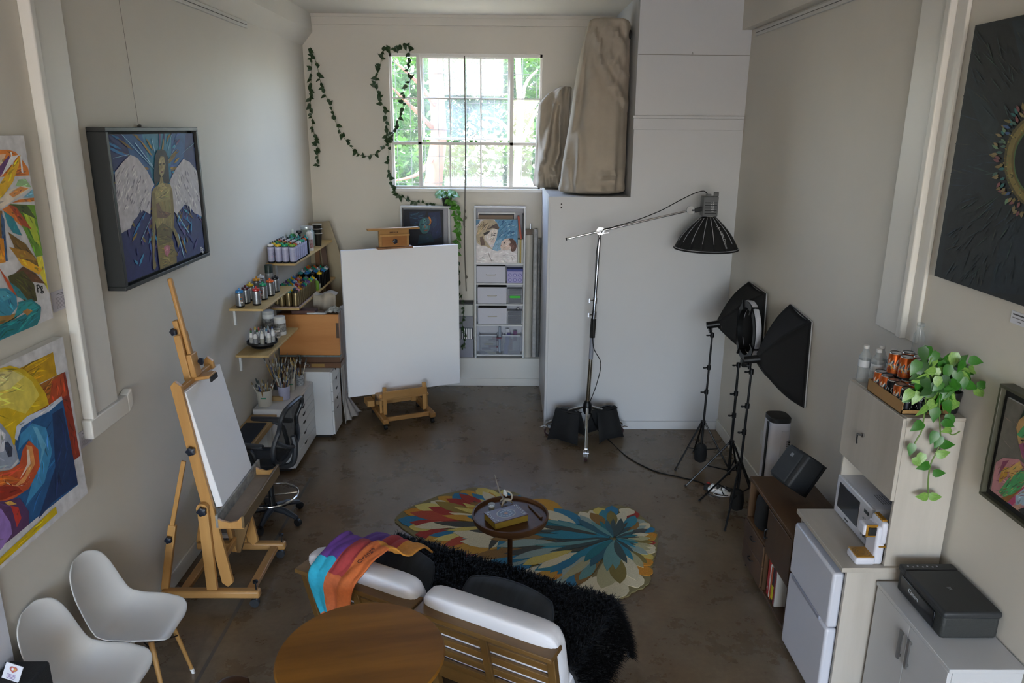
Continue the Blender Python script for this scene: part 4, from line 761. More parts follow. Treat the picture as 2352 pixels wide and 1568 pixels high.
# pastel tray of the easel
xt, zt = -1.655, .615
pr = [(-.005, 0), (.15, -.055), (.158, -.035), (.13, .03)]
for y in (3.90, 4.58): B().prism([(0, .015), (.03, -.005), (.075, -.018), (.12, -.008), (.145, .02), (.158, .02), (.158, -.055), (0, -.055)], lambda a, c, q: V((xt+a, q, zt+c)), y-.009, y+.009).build('tray_end', BEECH, E1, world=True, bevel=.002)
B().bb(xt, 3.91, zt-.055, xt+.15, 4.57, zt-.04).build('tray_floor', mat('grey_stained_wood', '#8f7d6a', .7, var=.2, vs=10), E1, world=True)
B().bb(xt+.146, 3.89, zt-.05, xt+.162, 4.59, zt+.025).build('tray_front', wood('worn_tray_wood', '#7d6744', '#5c4a30', .5, 1, 9), E1, world=True, bevel=.003)
B().bb(xt-.004, 3.89, zt-.05, xt+.012, 4.66, zt+.03).build('tray_lip', mat('paint_smeared_wood', '#56585c', .6, var=.7, vs=14, vc='#a9a49a'), E1, world=True, bevel=.003)
B().prism([(xt-.01, zt-.056), (xt+.14, zt-.056), (xt+.10, zt-.10), (xt+.0, zt-.40), (xt-.03, zt-.40)], lambda a, c, q: V((a, q, c)), 4.20, 4.235).build('tray_bracket', wood('tray_bracket_wood', '#7a5c34', '#5e4526', .5, 2), E1, world=True)
C1 = thing('blank_canvas', 'blank white stretched canvas clamped in the left studio easel', 'canvas', (-1.66, 4.26, .648))
tlt = math.atan(.20*.985); Mx = Matrix.Translation((-1.652, 0, .646)) @ Matrix.Rotation(-tlt, 4, 'Y')
B().bb(-.04, 4.0, 0, 0, 4.53, .725, M=Mx).build('canvas_face', WCAN, C1, world=True, bevel=.004)
B().bb(-.046, 4.03, .02, -.0405, 4.50, .70, M=Mx).build('stretcher', wood('stretcher_pine', '#b8955c', '#9a7844', .6, 2), C1, world=True)
# ---------------------------------------------------------------- big easel in the middle
E2 = thing('crank_easel', 'heavy beech crank easel on castors holding the big canvas', 'easel', (-1.016, 7.047, 0), R(23.5))
def e2(nm, a, c, w, h, side, m=BEECH, bev=.004): return B().beam(a, c, w, h, side).build(nm, m, E2, bevel=bev)
for x in (-.235, .235):
    e2('base_runner', (x, -.27, .085), (x, .27, .085), .06, .05, (1, 0, 0), wood('beech_runner', '#a9793f', '#8c6232', .42, 1), .012)
    for y in (-.24, .24): B().cyl((x-.014, y, .026), (x+.014, y, .026), .026, n=14).cyl((x, y, .03), (x, y, .062), .008, n=8).build('castor', BP, E2)
    e2('leg_post', (x*.85, -.10, .10), (x*.85, -.10, .38), .035, .03, (1, 0, 0)); e2('leg_post', (x*.98, -.06, .10), (x*.98, -.06, .30), .025, .03, (1, 0, 0))
    e2('mast', (x*.72, .17, .10), (x*.72, .17, 1.62), .05, .03, (1, 0, 0)); e2('rear_strut', (x, .26, .1), (x*.72, .19, 1.0), .035, .025, (1, 0, 0))
e2('front_rail', (-.22, -.21, .09), (.22, -.21, .09), .03, .04, (0, 1, 0), BEECHX); e2('rear_rail', (-.22, .20, .12), (.22, .20, .12), .03, .04, (0, 1, 0), BEECHX)
e2('drawer_front', (-.225, -.11, .30), (.225, -.11, .30), .02, .075, (0, 1, 0), BEECHX); e2('tray_shelf', (-.245, .0, .255), (.245, .0, .255), .22, .022, (0, 1, 0), BEECHX); e2('canvas_ledge', (-.25, .0, .243), (.25, .0, .243), .16, .012, (0, 1, 0), mat('paint_stained_ledge', '#a07048', .6, var=.5, vs=12, vc='#6a4a38')); e2('side_box', (-.30, .05, .17), (-.30, .20, .17), .07, .06, (1, 0, 0))
Mz = 1.70
B().bb(-.145, .085, 1.705, .145, .125, 1.87).build('head_block', BEECHX, E2, bevel=.003)
B().bb(-.17, .04, 1.695, .17, .13, 1.712).build('head_clamp', mat('paint_stained_ledge'), E2, bevel=.003)
B().bb(-.12, .072, 1.72, .12, .085, 1.81).build('head_panel', wood('head_panel_wood', '#b07840', '#96602c', .42, 0), E2)
B().bb(-.145, .06, 1.812, .145, .09, 1.828).build('head_ledge', BEECH, E2)
B().bb(-.25, .07, 1.868, .25, .14, 1.886).build('head_shelf', BEECHX, E2, bevel=.003)
knob((0, .072, 1.765), (0, -1, 0), E2, .022, .03, False)
for k in range(6): B().bb(-.042+.014*k, .0835, 1.838, -.033+.014*k, .0855, 1.852).build('burnt_mark', mat('burnt_mark', '#5a3a20', .7), E2)
C2 = thing('big_blank_canvas', 'very large blank white canvas standing on the crank easel', 'canvas', (-1.016, 7.047, .25), R(23.5))
B().bb(-.508, .095, 0, .651, .135, 1.445).build('canvas_face', WCAN, C2, bevel=.004)
B().bb(-.478, .1355, .03, .621, .15, 1.415).build('stretcher', mat('stretcher_pine'), C2)
# ---------------------------------------------------------------- white shell chairs
SHELL = mat('white_shell', '#d3d2d0', .42)
def shell_chair(label, loc, rz):
    t = thing('shell_chair', label, 'chair', loc, rz, 'white shell chairs by the left wall'); t.scale = (.95, .86, .99)
    prof = [(0, .205, .405, .10, .0), (.05, .20, .425, .165, .01), (.13, .165, .437, .205, .02), (.28, .06, .425, .228, .045), (.42, -.06, .415, .228, .06), (.53, -.14, .43, .222, .07), (.61, -.18, .48, .212, .065), (.70, -.205, .56, .205, .055), (.82, -.232, .66, .195, .045), (.91, -.248, .735, .17, .035), (.97, -.256, .78, .12, .02), (1., -.258, .80, .06, .01)]
    def fn(u, v):
        P_ = [interp([(p[0], p[k]) for p in prof], v) for k in (1, 2, 3, 4)]; Q = [interp([(p[0], p[k]) for p in prof], min(1, v+.04)) for k in (1, 2)]; Q0 = [interp([(p[0], p[k]) for p in prof], max(0, v-.04)) for k in (1, 2)]
        d = V((Q[0]-Q0[0], 0, Q[1]-Q0[1])).normalized(); nn = V((-d.z, 0, d.x)); nn = -nn if nn.z < 0 or (abs(nn.z) < .4 and nn.x < 0) else nn
        s = 2*u-1; return V((P_[0], s*P_[2], P_[1]))+nn*(P_[3]*abs(s)**2.4)
    B().grid(fn, 14, 26).build('shell', SHELL, t, solid=.009, subs=1, ang=180)
    LW = wood('leg_beech', '#b58a52', '#9a713e', .45, 2)
    tops = [(.12, .12), (.12, -.12), (-.12, .12), (-.12, -.12)]
    for x, y in tops: lg = B().cyl((x*.95, y*.95, .395), (x*1.5, y*1.5, .004), .015, .010, 10).build('leg', LW, t); B().cyl((x*1.46, y*1.46, .03), (x*1.5, y*1.5, 0), .0115, .0105, 8).build('foot_cap', mat('white_plastic'), lg)
    for a, c in ((0, 3), (1, 2)): B().cyl((tops[a][0]*1.1, tops[a][1]*1.1, .34), (tops[c][0]*1.1, tops[c][1]*1.1, .34), .004, n=6).build('brace', mat('black_steel', '#1c1c1d', .4, .6), t)
    for a, c in ((0, 1), (2, 3), (0, 2), (1, 3)): B().cyl((tops[a][0]*1.2, tops[a][1]*1.2, .26), (tops[c][0]*1.0, tops[c][1]*1.0, .385), .0035, n=6).build('brace', mat('black_steel'), t)
    return t
shell_chair('white shell chair with wooden legs standing beside the studio easel', (-1.815, 3.22, 0), R(0))
shell_chair('white shell chair with wooden legs standing beside the black case', (-1.815, 2.825, 0), R(0))
# black case with a card, sheet beside it
t = thing('black_case', 'black textured case beside the white shell chair', 'case', (-2.0, 2.62, 0)); q = FP(115, 1515, .66)
B().bb(XL+.03, q.y-.28, 0, q.x, q.y, .66).build('case_body', mat('black_texture', '#1a1c1e', .7, bump=.25, bs=160), t, world=True, bevel=.012)
B().beam((XL+.03, q.y-.02, .664), (q.x-.02, q.y-.16, .664), .004, .004).build('seam', mat('grey_seam', '#3c3e40', .7), t, world=True)
cpt = FP(28, 1545, .70); t = thing('business_card', 'small white card with a heart emblem propped on the black case', 'card', tuple(cpt)); ax = (CR*.93-CU*.3).normalized(); ay = (CU*.93+CR*.3).normalized(); o = cpt-ax*.035-ay*.03
B().add([o, o+ax*.07, o+ax*.07+ay*.065, o+ay*.065, o-CF*-.003, o+ax*.07-CF*-.003, o+ax*.07+ay*.065-CF*-.003, o+ay*.065-CF*-.003], [[0, 1, 2, 3], [7, 6, 5, 4], [0, 4, 5, 1], [1, 5, 6, 2], [2, 6, 7, 3], [3, 7, 4, 0]]).build('card', mat('white_card', '#d8d9e2', .5), t, world=True)
art('emblem', t, o, ax*.07, ay*.065, [('#b4625a', disc(.42, .72, .14, .14, 14)), ('#b4625a', disc(.6, .72, .14, .14, 14)), ('#b4625a', [(.3, .66), (.72, .66), (.51, .46)]), ('#d8d9e2', disc(.46, .7, .08, .08, 10)), ('#c9a04a', disc(.6, .7, .08, .08, 10))]+[('#7a5a9a', [(.25, .1+.08*k), (.75, .1+.08*k), (.75, .13+.08*k), (.25, .13+.08*k)]) for k in range(4)], PRINT)
sheet = [WX(0, 1380, XL+.02), WX(44, 1530, XL+.02)]
tag(B().bb(XL+.006, 2.2, .45, XL+.02, sheet[1].y-.02, 1.02).build('white_sheet', mat('white_card')), 'white sheet of card leaning on the wall beside the shell chairs', 'sheet')
# ---------------------------------------------------------------- tufted rug of petals
OUT = [(890+x/3.675, 1080+y/3.675) for x, y in ((65, 420), (100, 375), (210, 310), (390, 235), (480, 205), (600, 180), (730, 150), (860, 165), (1040, 185), (1170, 235), (1350, 290), (1510, 355), (1660, 350), (1800, 315), (1950, 305), (2060, 330), (2170, 420), (2270, 520), (2275, 620), (2260, 720), (2230, 840), (2200, 960), (2060, 1040), (1960, 1095))]
RO = [V((p.x, p.y)) for p in (FP(*q) for q in OUT)]+[V((.60, 4.02)), V((.1, 4.25)), V((-.35, 4.5)), V((-.65, 4.78)), V((-.77, 4.93))]
rug = thing('petal_rug', 'irregular multicoloured tufted rug of long petal shapes on the concrete floor', 'rug', (.2, 4.75, 0))
RUGM = printmat('wool_pile', .95, .16, bump=.35, ns=220)
sm = [p.to_2d() for p in smoothpts([V((p.x, p.y, 0)) for p in RO]+[V((RO[0].x, RO[0].y, 0))], 5)[:-1]]
rr_ = random.Random(4); sm = [V((p.x+rr_.uniform(-.006, .006), p.y+rr_.uniform(-.006, .006))) for p in sm]
B().prism([(p.x, p.y) for p in sm], lambda a, c, q: V((a, c, q)), 0, .009, c='#7d7048').build('pile_base', RUGM, rug, world=True)
def raydist(c, a):
    d = V((math.cos(a), math.sin(a))); best = 9
    for p, q in zip(sm, sm[1:]+sm[:1]):
        e = q-p; den = d.x*e.y-d.y*e.x
        if abs(den) < 1e-9: continue
        w = p-c; t = (w.x*e.y-w.y*e.x)/den; s = (w.x*d.y-w.y*d.x)/den
        if t > 0 and 0 <= s <= 1: best = min(best, t)
    return best
PAL = {'in': ['#1f6a72', '#27788a', '#3a4a48', '#2f5a66', '#5f8a86', '#46443a'], 'mid': ['#8a9a90', '#9aa496', '#2f7888', '#7a6a30', '#c9bfa0', '#4a4a44', '#a8a078', '#2b6f8a', '#84602a'],
       'out': ['#c2ac58', '#cdbb6a', '#c9bd9c', '#b8872a', '#c07f1e', '#9a2f22', '#a8442a', '#2b7090', '#8f9c90', '#8a7430', '#d0c4a4', '#84441f']}
rc = random.Random(21)
def petals(c, n, rings, cap, a_lo, a_hi, ph):
    for (f0, f1, key, h) in rings:
        for k in range(n):
            a = a_lo+(a_hi-a_lo)*(k+ph*h*40+rc.uniform(-.25, .25))/n; full = raydist(c, a); Rr = min(full, cap) if full < 8 else 0
            if Rr < .05: continue
            lim = 1.0 if full <= cap else 1.0
            r0, r1 = Rr*f0*rc.uniform(.85, 1.1), min(Rr*f1*rc.uniform(.94, 1.06), full*.985); w = 1.5*(a_hi-a_lo)/n*(r0*.5+r1*.5)*rc.uniform(.85, 1.15); w = min(w, .16)
            L = r1-r0
            if L < .04: continue
            bend = rc.uniform(-.06, .06); pts = []
            for s in (1, -1):
                for i in range(7):
                    t = i/6 if s > 0 else 1-i/6
                    if s < 0 and i in (0, 6): continue
                    hw = w*.5*(math.sin(PI*min(1, .06+t*.94)**(1.25 if key != 'out' else 1.6))**.75)*(1 if t > 0 else .3); pts.append((r0+t*L, s*hw+bend*math.sin(PI*t)*L))
            ca, sa = math.cos(a), math.sin(a); col = rc.choice(PAL[key])
            B().prism([(c.x+p*ca-q*sa, c.y+p*sa+q*ca) for p, q in pts], lambda x, y, q: V((x, y, q)), .006, .0095+h+rc.uniform(0, .0022), c=col).build('petal', RUGM, rug, world=True, smooth=False)
P1 = FP(1411, 1240).to_2d(); P2 = FP(1180, 1205).to_2d()
PAL['hot'] = ['#9a2f22', '#b8872a', '#c07f1e', '#c2ac58', '#a8442a', '#cdbb6a', '#2b7090', '#8a7430', '#c9bd9c']
PAL['str'] = ['#27788a', '#2b6f8a', '#5f8a86', '#c2ac58', '#8a9a90', '#46443a', '#b8872a', '#a8a078', '#84602a', '#c9bd9c']
petals(P2, 22, [(.66, 1.0, 'hot', .001), (.40, .88, 'hot', .003), (.12, .66, 'str', .005)], 1.2, R(75), R(262), .3)
petals(P1, 30, [(.62, 1.0, 'out', .0015), (.34, .84, 'mid', .0045), (.04, .55, 'in', .0075)], .8, 0, 2*PI, .3)
petals(P1, 9, [(.62, 1.0, 'str', .005), (.34, .78, 'str', .007), (.1, .5, 'in', .009)], 1.15, R(152), R(206), .2)
petals(P1, 8, [(.68, 1.0, 'out', .004), (.42, .82, 'str', .006)], 1.1, R(196), R(244), .2)
# ---------------------------------------------------------------- side table and what lies on it
WAL = wood('walnut', '#5c3d24', '#432a17', .5, 0, 9); TZ = .50; tcx, tcy = .044, 4.16
t = thing('side_table', 'small round dark wood pedestal table with a raised rim on the rug', 'table', (tcx, tcy, .012))
z0 = TZ-.012
B().lathe([(.20, z0-.03), (.225, z0-.026), (.235, z0-.005), (.236, z0+.018), (.226, z0+.02), (.222, z0), (.001, z0)], n=40).build('table_top', WAL, t)
B().cyl((0, 0, .02), (0, 0, z0-.028), .016, n=14).build('post', WAL, t); B().lathe([(.13, 0), (.132, .01), (.10, .018), (.018, .03)], n=28).build('foot', WAL, t)
pn, pr_, pl = FP(1137.6, 1217.4, TZ), FP(1226, 1193, TZ), FP(1118.6, 1197, TZ); ax = pr_-pn; ay = pl-pn; ay = ax.normalized().cross(V((0, 0, -1)))*-1*.145; ax = ax.normalized()*.225
if ay.dot(pl-pn) < 0: ay = -ay
t = thing('keepsake_box', 'ornate purple box with gold sides lying on the side table', 'box', tuple(pn))
def qbox(o, a, b_, z, z1, nm, m, bev=.002): return B().add([o+V((0, 0, z)), o+a+V((0, 0, z)), o+a+b_+V((0, 0, z)), o+b_+V((0, 0, z)), o+V((0, 0, z1)), o+a+V((0, 0, z1)), o+a+b_+V((0, 0, z1)), o+b_+V((0, 0, z1))], [[3, 2, 1, 0], [4, 5, 6, 7], [0, 1, 5, 4], [1, 2, 6, 5], [2, 3, 7, 6], [3, 0, 4, 7]]).build(nm, m, t, world=True, bevel=bev)
qbox(pn, ax, ay, .002, .042, 'gold_sides', mat('gold_paper', '#a88a34', .4, .35, var=.15, vs=20)); qbox(pn-ax*.012-ay*.012, ax*1.024, ay*1.024, .042, .048, 'cover', mat('purple_cover', '#4a3440', .5, var=.3, vs=25, vc='#5c4030'))
P = [('#a9a49a', disc(.5, .5, .26, .34, 28)), ('#4c5668', disc(.5, .5, .24, .31, 28)), ('#8f9aa4', disc(.5, .5, .18, .23, 24)), ('#525a6c', disc(.5, .5, .13, .17, 20)), ('#a8795a', disc(.5, .5, .05, .07, 14))]
for k in range(12): a = k*PI/6; P.append(('#39404e', leafpoly(.5+.1*math.cos(a), .5+.13*math.sin(a), a, .12, .03, 3)))
for k in range(40): P.append(('#d6d0c0', leafpoly(random.uniform(.02, .12) if k % 2 else random.uniform(.86, .95), random.uniform(.04, .9), R(70), .06, .02, 3)))
art('cover_print', t, pn-ax*.012-ay*.012+V((0, 0, .048)), ax*1.024, ay*1.024, P, PRINT)
p = FP(1129, 1172, TZ); t = thing('candle', 'white candle in a clear glass on the side table', 'candle', (p.x, p.y, TZ+.001)); B().lathe([(.018, 0), (.02, .005), (.022, .045), (.0205, .045), (.018, .006)], n=18, cap=False).build('glass', mat('clear_glass', '#c4cac8', .1, alpha=.3), t); B().lathe([(.017, .003), (.018, .028), (.015, .03)], n=14).build('wax', mat('white_wax', '#dad8d0', .5), t); B().cyl((0, 0, .03), (0, 0, .036), .001, n=5).build('wick', BP, t)
p = FP(1161, 1158, TZ); t = thing('driftwood_ornament', 'pale branch ornament holding a white crystal on the side table', 'ornament', (p.x, p.y, TZ)); OR = mat('pale_bone', '#b8ab94', .7)
for k, (a, l) in enumerate(((.3, .045), (2.4, .045), (4.2, .05))): B().tube([(0, 0, .035), (l*.5*math.cos(a), l*.5*math.sin(a), .03), (l*math.cos(a), l*math.sin(a), .006)], [.007, .008, .005], 7).build('foot', OR, t)
sp = [WY(890+x/3.675, 1080+y/3.675, p.y)-V((p.x, p.y, TZ)) for x, y in ((1000, 275), (985, 240), (950, 190), (925, 110), (905, 35))]; B().tube(smoothpts(sp, 4), [.008-.0004*i for i in range(17)], 7).build('spike', mat('dark_driftwood', '#7d7266', .8), t)
hp = [WY(890+x/3.675, 1080+y/3.675, p.y)-V((p.x, p.y, TZ)) for x, y in ((985, 250), (1040, 250), (1048, 205), (1010, 175), (975, 200))]; B().tube(smoothpts(hp, 4), .0055, 7).build('curl', OR, t)
cpz = WY(890+995/3.675, 1080+190/3.675, p.y-.005)-V((p.x, p.y, TZ)); B().ell(cpz, .013, .012, .026, 8, 5, M=Matrix.Rotation(R(-18), 3, 'Y')).build('crystal', mat('white_crystal', '#c9c8c2', .4, bump=.6, bs=90), t, smooth=False)
a, c = FP(890+1195/3.675, 1080+290/3.675, TZ+.008), FP(890+1300/3.675, 1080+400/3.675, TZ+.008)
tag(B().beam(a, c, .02, .01, (1, 0, 0)).build('wooden_stick', WAL, bevel=.003), 'flat dark wooden incense stick holder on the side table', 'stick')
# ---------------------------------------------------------------- slatted sofa seen from behind
SO, SA = V((-.397, 3.048, 0)), math.atan2(-.474, .8805)
TEAK = wood('teak', '#7a5a2e', '#5e431f', .45, 0, 7); TEAKZ = wood('teak_post', '#74552b', '#58401e', .45, 2, 7); CUSH = mat('white_cushion', '#d9d9de', .85, bump=.04, bs=40)
sf = thing('slatted_sofa', 'low teak sofa with slatted back and white cushions', 'sofa', tuple(SO), SA)
def yb_(z): return -.005+(.62-z)*.27
for x0, x1 in ((-.715, -.006), (.006, .715)):
    B().bb(x0, -.055, .632, x1, .055, .656).build('top_rail', TEAK, sf, bevel=.004)
    for i, z in enumerate((.555, .475, .395, .315)): B().beam((x0+.02, yb_(z), z), (x1-.02, yb_(z), z), .016, .046, (0, 1, .27)).build('slat', TEAK, sf, bevel=.003)
    for x in (x0+.022, x1-.022): B().beam((x, yb_(.63), .632), (x, yb_(.05)+.0, .0), .04, .035, (1, 0, 0)).build('post', TEAKZ, sf, bevel=.004)
    xm = (x0+x1)/2; B().beam((xm, yb_(.63)-.016, .632), (xm, yb_(.24)-.016, .24), .04, .018, (1, 0, 0)).build('batten', TEAKZ, sf, bevel=.003)
    B().bb(x0, .10, .20, x1, .82, .275).build('seat_frame', TEAK, sf, bevel=.004)
    for x in (x0+.04, x1-.04): B().bb(x-.025, .76, 0, x+.025, .81, .21).build('leg', TEAKZ, sf, bevel=.004)
def cushion(nm, x0, x1, fy, z0, z1, th, m, par=sf, puff=.03, n=10):
    def ring(k): pass
    b = B(); N = 24; rs = []
    for i in range(n+1):
        u = i/n; x = lerp(x0, x1, u); e = min(1, min(u, 1-u)*9)**.5; rs_ = []
        for j in range(N):
            a = 2*PI*j/N; ca, sa = math.cos(a), math.sin(a); q = 6.5; sx = math.copysign(abs(ca)**(2/q), ca); sz = math.copysign(abs(sa)**(2/q), sa)
            z = (z0+z1)/2+sz*(z1-z0)/2*(.9+.1*e); rs_.append(V((x, fy(z)+th/2+sx*th/2*(.72+.28*e), z)))
        rs.append(rs_)
    return b.rings(rs).build(nm, m, par, ang=60, subs=1)
cushion('back_cushion', -.705, -.012, lambda z: yb_(z)+.012, .30, .735, .135, CUSH); cushion('back_cushion', .0, .72, lambda z: yb_(z)+.012, .30, .735, .135, CUSH)
for x0, x1 in ((-.70, -.004), (.004, .70)): B().bb(x0, .13, .276, x1, .82, .385).build('seat_cushion', CUSH, sf, bevel=.03)
# black long-pile throw
th = thing('fur_throw', 'black shaggy fur throw spread over the sofa seat', 'throw', tuple(SO), SA); rf = random.Random(8)
def fur(u, v):
    x = lerp(-.84, .86, u); y = lerp(.215, 1.0, v); z = .405+.006*math.sin(x*13)*math.sin(y*17)
    yo = max(0, y-.80); xo = max(0, abs(x)-.70); y2 = min(y, .80+.06*min(1, yo*6)); xs = math.copysign(min(abs(x), .70+.07*min(1, xo*8)), x)
    return V((xs, y2, max(.06, z-yo*.9-xo*1.5)))
B().grid(fur, 48, 26).build('hide', mat('black_hide', '#0e0d0f', .9), th, solid=.012)
bf = B()
for _ in range(26000):
    u, v = rf.random(), rf.random(); p = fur(u, v); e = (fur(min(1, u+.01), v)-fur(max(0, u-.01), v)); g_ = (fur(u, min(1, v+.01))-fur(u, max(0, v-.01))); n_ = e.cross(g_)
    if n_.length < 1e-7: continue
    n_.normalize()
    if n_.z < -.2: n_ = -n_
    d = (n_*.55+V((rf.gauss(.12, .4), rf.gauss(.25, .4), rf.gauss(-.05, .15)))).normalized(); L = rf.uniform(.03, .065); x, y = perp(d); w = .0022
    q = p+n_*.004; md = q+d*L*.55; tp = q+d*L+V((0, 0, -L*.25)); bf.add([q-x*w, q+x*w, md+x*w*.8, md-x*w*.8, tp], [[0, 1, 2, 3], [3, 2, 4]])
fo = bf.build('fur_pile', mat('black_fur', '#09080a', .6, spec=.2), th, smooth=False); fo['kind'] = 'stuff'
# dark pillows
PIL = mat('dark_blue_pillow', '#3a424c', .8, var=.25, vs=3, vc='#2a3038', stretch=(4, .6, .6), bump=.1, bs=14)
def pillow(label, c, L, H, T, lean, rz=0.):
    t = thing('scatter_pillow', label, 'pillow', tuple(SO+Matrix.Rotation(SA, 3, 'Z') @ V(c)), SA+rz, 'dark pillows on the sofa'); M = Matrix.Rotation(lean, 3, 'X')
    def fn(u, v, s):
        a, b_ = 2*u-1, 2*v-1; h = T*((1-abs(a)**2.6)*(1-abs(b_)**2.6))**.55; pinch = 1-.06*(1-abs(a)**2)*0; return M @ V((a*L/2*(1-.10*b_*b_), s*h/2, b_*H/2*(1-.30*abs(a)**2.2)))
    b = B().grid(lambda u, v: fn(u, v, 1), 18, 12); b.grid(lambda u, v: fn(u, 1-v, -1), 18, 12); b.build('cover', PIL, t, ang=80)
    rim = [fn(u, v, 0) for u, v in [(i/12, 0) for i in range(12)]+[(1, i/8) for i in range(8)]+[(1-i/12, 1) for i in range(12)]+[(0, 1-i/8) for i in range(8)]]; B().tube(rim, .005, 6, closed=True).build('piping', PIL, t)
pillow('dark blue oblong pillow lying against the white cushion', (.30, .31, .545), .50, .25, .14, R(-34))
pillow('dark blue pillow half hidden under the rainbow blanket', (-.36, .31, .545), .46, .27, .14, R(-34))
# rainbow blanket over the left end of the back
bl_ = thing('rainbow_blanket', 'fleece blanket of bright colour patches thrown over the sofa back', 'blanket', tuple(SO), SA)
path = smoothpts([V((0, .46, .60)), V((0, .36, .69)), V((0, .22, .71)), V((0, .16, .775)), V((0, .05, .775)), V((0, -.03, .73)), V((0, -.085, .665)), V((0, -.075, .56)), V((0, -.06, .46)), V((0, -.05, .38))], 4)
def blk(u, v):
    k = v*(len(path)-1); i = min(int(k), len(path)-2); p = path[i].lerp(path[i+1], k-i)
    x0 = -.56+.05*max(0, v-.55)+.02*math.sin(v*7)+.16*max(0, .28-v); x1 = interp([(0, -.22), (.2, -.20), (.35, -.26), (.55, -.28), (.75, -.33), (1., -.42)], v)
    x = lerp(x0, x1, u); vmax = 1-.25*abs(u-.55)*max(0, v-.7); f = .010*math.sin(u*17+v*6)+.008*math.sin(u*9-v*13)
    return (x, p.y+f*.5+(.0 if v < .6 else -.012), p.z+.012+abs(f)*.9+(.05*(u-.4)*max(0, v-.7)))
def bcol(u, v):
    if v > .9 and u > .62: return '#c9a23a'
    if u < .34: return '#5c3384' if v < .52 else ('#2aa4c2' if v < .88 else '#c2643a')
    if u < .66: return '#a23a3c' if v < .60 else '#c4673c'
    return '#cf8a34' if v < .34 else '#c96a36'
B().grid(blk, 48, 56, c=bcol).build('fleece', printmat('fleece', .9, .1, bump=.15, ns=60), bl_, solid=.008, ang=80)
for s, u, v, a in (('Orange', .82, .46, 60), ('Brown', .55, .80, 60)):
    p, pu, pv = V(blk(u, v)), V(blk(u+.03, v))-V(blk(u-.03, v)), V(blk(u, v+.02))-V(blk(u, v-.02)); n_ = pu.cross(pv).normalized(); n_ = n_ if (n_.z > 0 or n_.y < 0) else -n_
    rt = (-pv.normalized()); up = n_.cross(rt).normalized(); letter(s, .036, mat('dark_print', '#5a2f22', .9), bl_, p+n_*.016, cols(rt, up, n_))
# ---------------------------------------------------------------- round table and bentwood chairs in front
TBL = wood('oiled_walnut', '#8f5f1c', '#6e4612', .55, 0, 7)
for m_ in (TBL, WAL): m_.node_tree.nodes['Principled BSDF'].inputs['Specular IOR Level'].default_value = .18
t = thing('round_table', 'round brown walnut table behind the sofa', 'table', (-.576, 2.60, 0), R(12))
B().lathe([(.31, .715), (.338, .722), (.342, .732), (.336, .741), (.001, .741)], n=64).build('table_top', TBL, t); B().cyl((0, 0, .03), (0, 0, .715), .035, .03, 16).build('pedestal', TBL, t); B().lathe([(.22, 0), (.22, .012), (.05, .035)], n=28).build('foot', TBL, t)
def bent_chair(label, loc, rz):
    t = thing('bentwood_chair', label, 'chair', loc, rz, 'bentwood chairs at the round table'); BW = wood('bentwood', '#4c3422', '#3a2616', .4, 0, 8)
    B().lathe([(.17, .40), (.19, .405), (.19, .425), (.17, .43)], n=28).build('seat', BW, t)
    for a in (45, 135, 225, 315): B().cyl((.12*math.cos(R(a)), .12*math.sin(R(a)), .405), (.19*math.cos(R(a)), .19*math.sin(R(a)), 0), .015, .011, 10).build('leg', BW, t)
    B().grid(lambda u, v: (-.20*math.cos(R(lerp(-75, 75, u)))-.012*v, .21*math.sin(R(lerp(-75, 75, u))), lerp(.60, .72, v)-.10*abs(2*u-1)**2.5), 20, 5).build('back_band', BW, t, solid=.012)
    for s in (-1, 1): B().tube([(-.15, s*.09, .41), (-.185, s*.1, .52), (-.20, s*.1, .63)], .011, 8).build('back_post', wood('pale_post', '#8a6a48', '#6c4f32', .45, 2), t)
bent_chair('dark bentwood chair tucked at the table beside the shell chairs', (-.90, 2.44, 0), R(25))
bent_chair('dark bentwood chair tucked at the table beside the sofa slats', (-.21, 2.36, 0), R(160))
# ---------------------------------------------------------------- white shelf units on the ledge
SW = mat('white_shelf_paint', '#cfd0d2', .45)
def shelf_unit(label, x0, x1, zs):
    t = thing('shelf_unit', label, 'shelf', ((x0+x1)/2, 8.13, .321)); y0, y1 = 8.06, 8.205
    for x in (x0, x1-.02): B().bb(x, y0, .321, x+.02, y1, 1.985).build('side', SW, t, world=True, bevel=.003)
    B().bb(x0, y0, 1.978, x1, y1, 2.0).build('top', SW, t, world=True, bevel=.008); B().bb(x0+.02, y1-.008, .36, x1-.02, y1, 1.978).build('back_panel', mat('shelf_back', '#b9bac4', .6), t, world=True)
    for z in zs: B().bb(x0+.02, y0+.002, z-.018, x1-.02, y1-.008, z).build('shelf_board', SW, t, world=True, bevel=.002)
    return t
shelf_unit('tall white shelf unit under the window with boxes and a portrait', -.33, .223, (1.394, 1.173, .939, .706, .36))
shelf_unit('white shelf unit behind the big canvas holding a dark moon painting', -1.117, -.586, (1.394, .94, .36))
tag(B().cyl((-.06, 8.195, 2.03), (-.06, 8.219, 2.03), .008, n=10).build('wall_hook', TRIMW), 'small white hook on the wall above the tall shelf unit', 'hook')
BX = cols(V((1, 0, 0)), V((0, 0, 1)), V((0, -1, 0)))
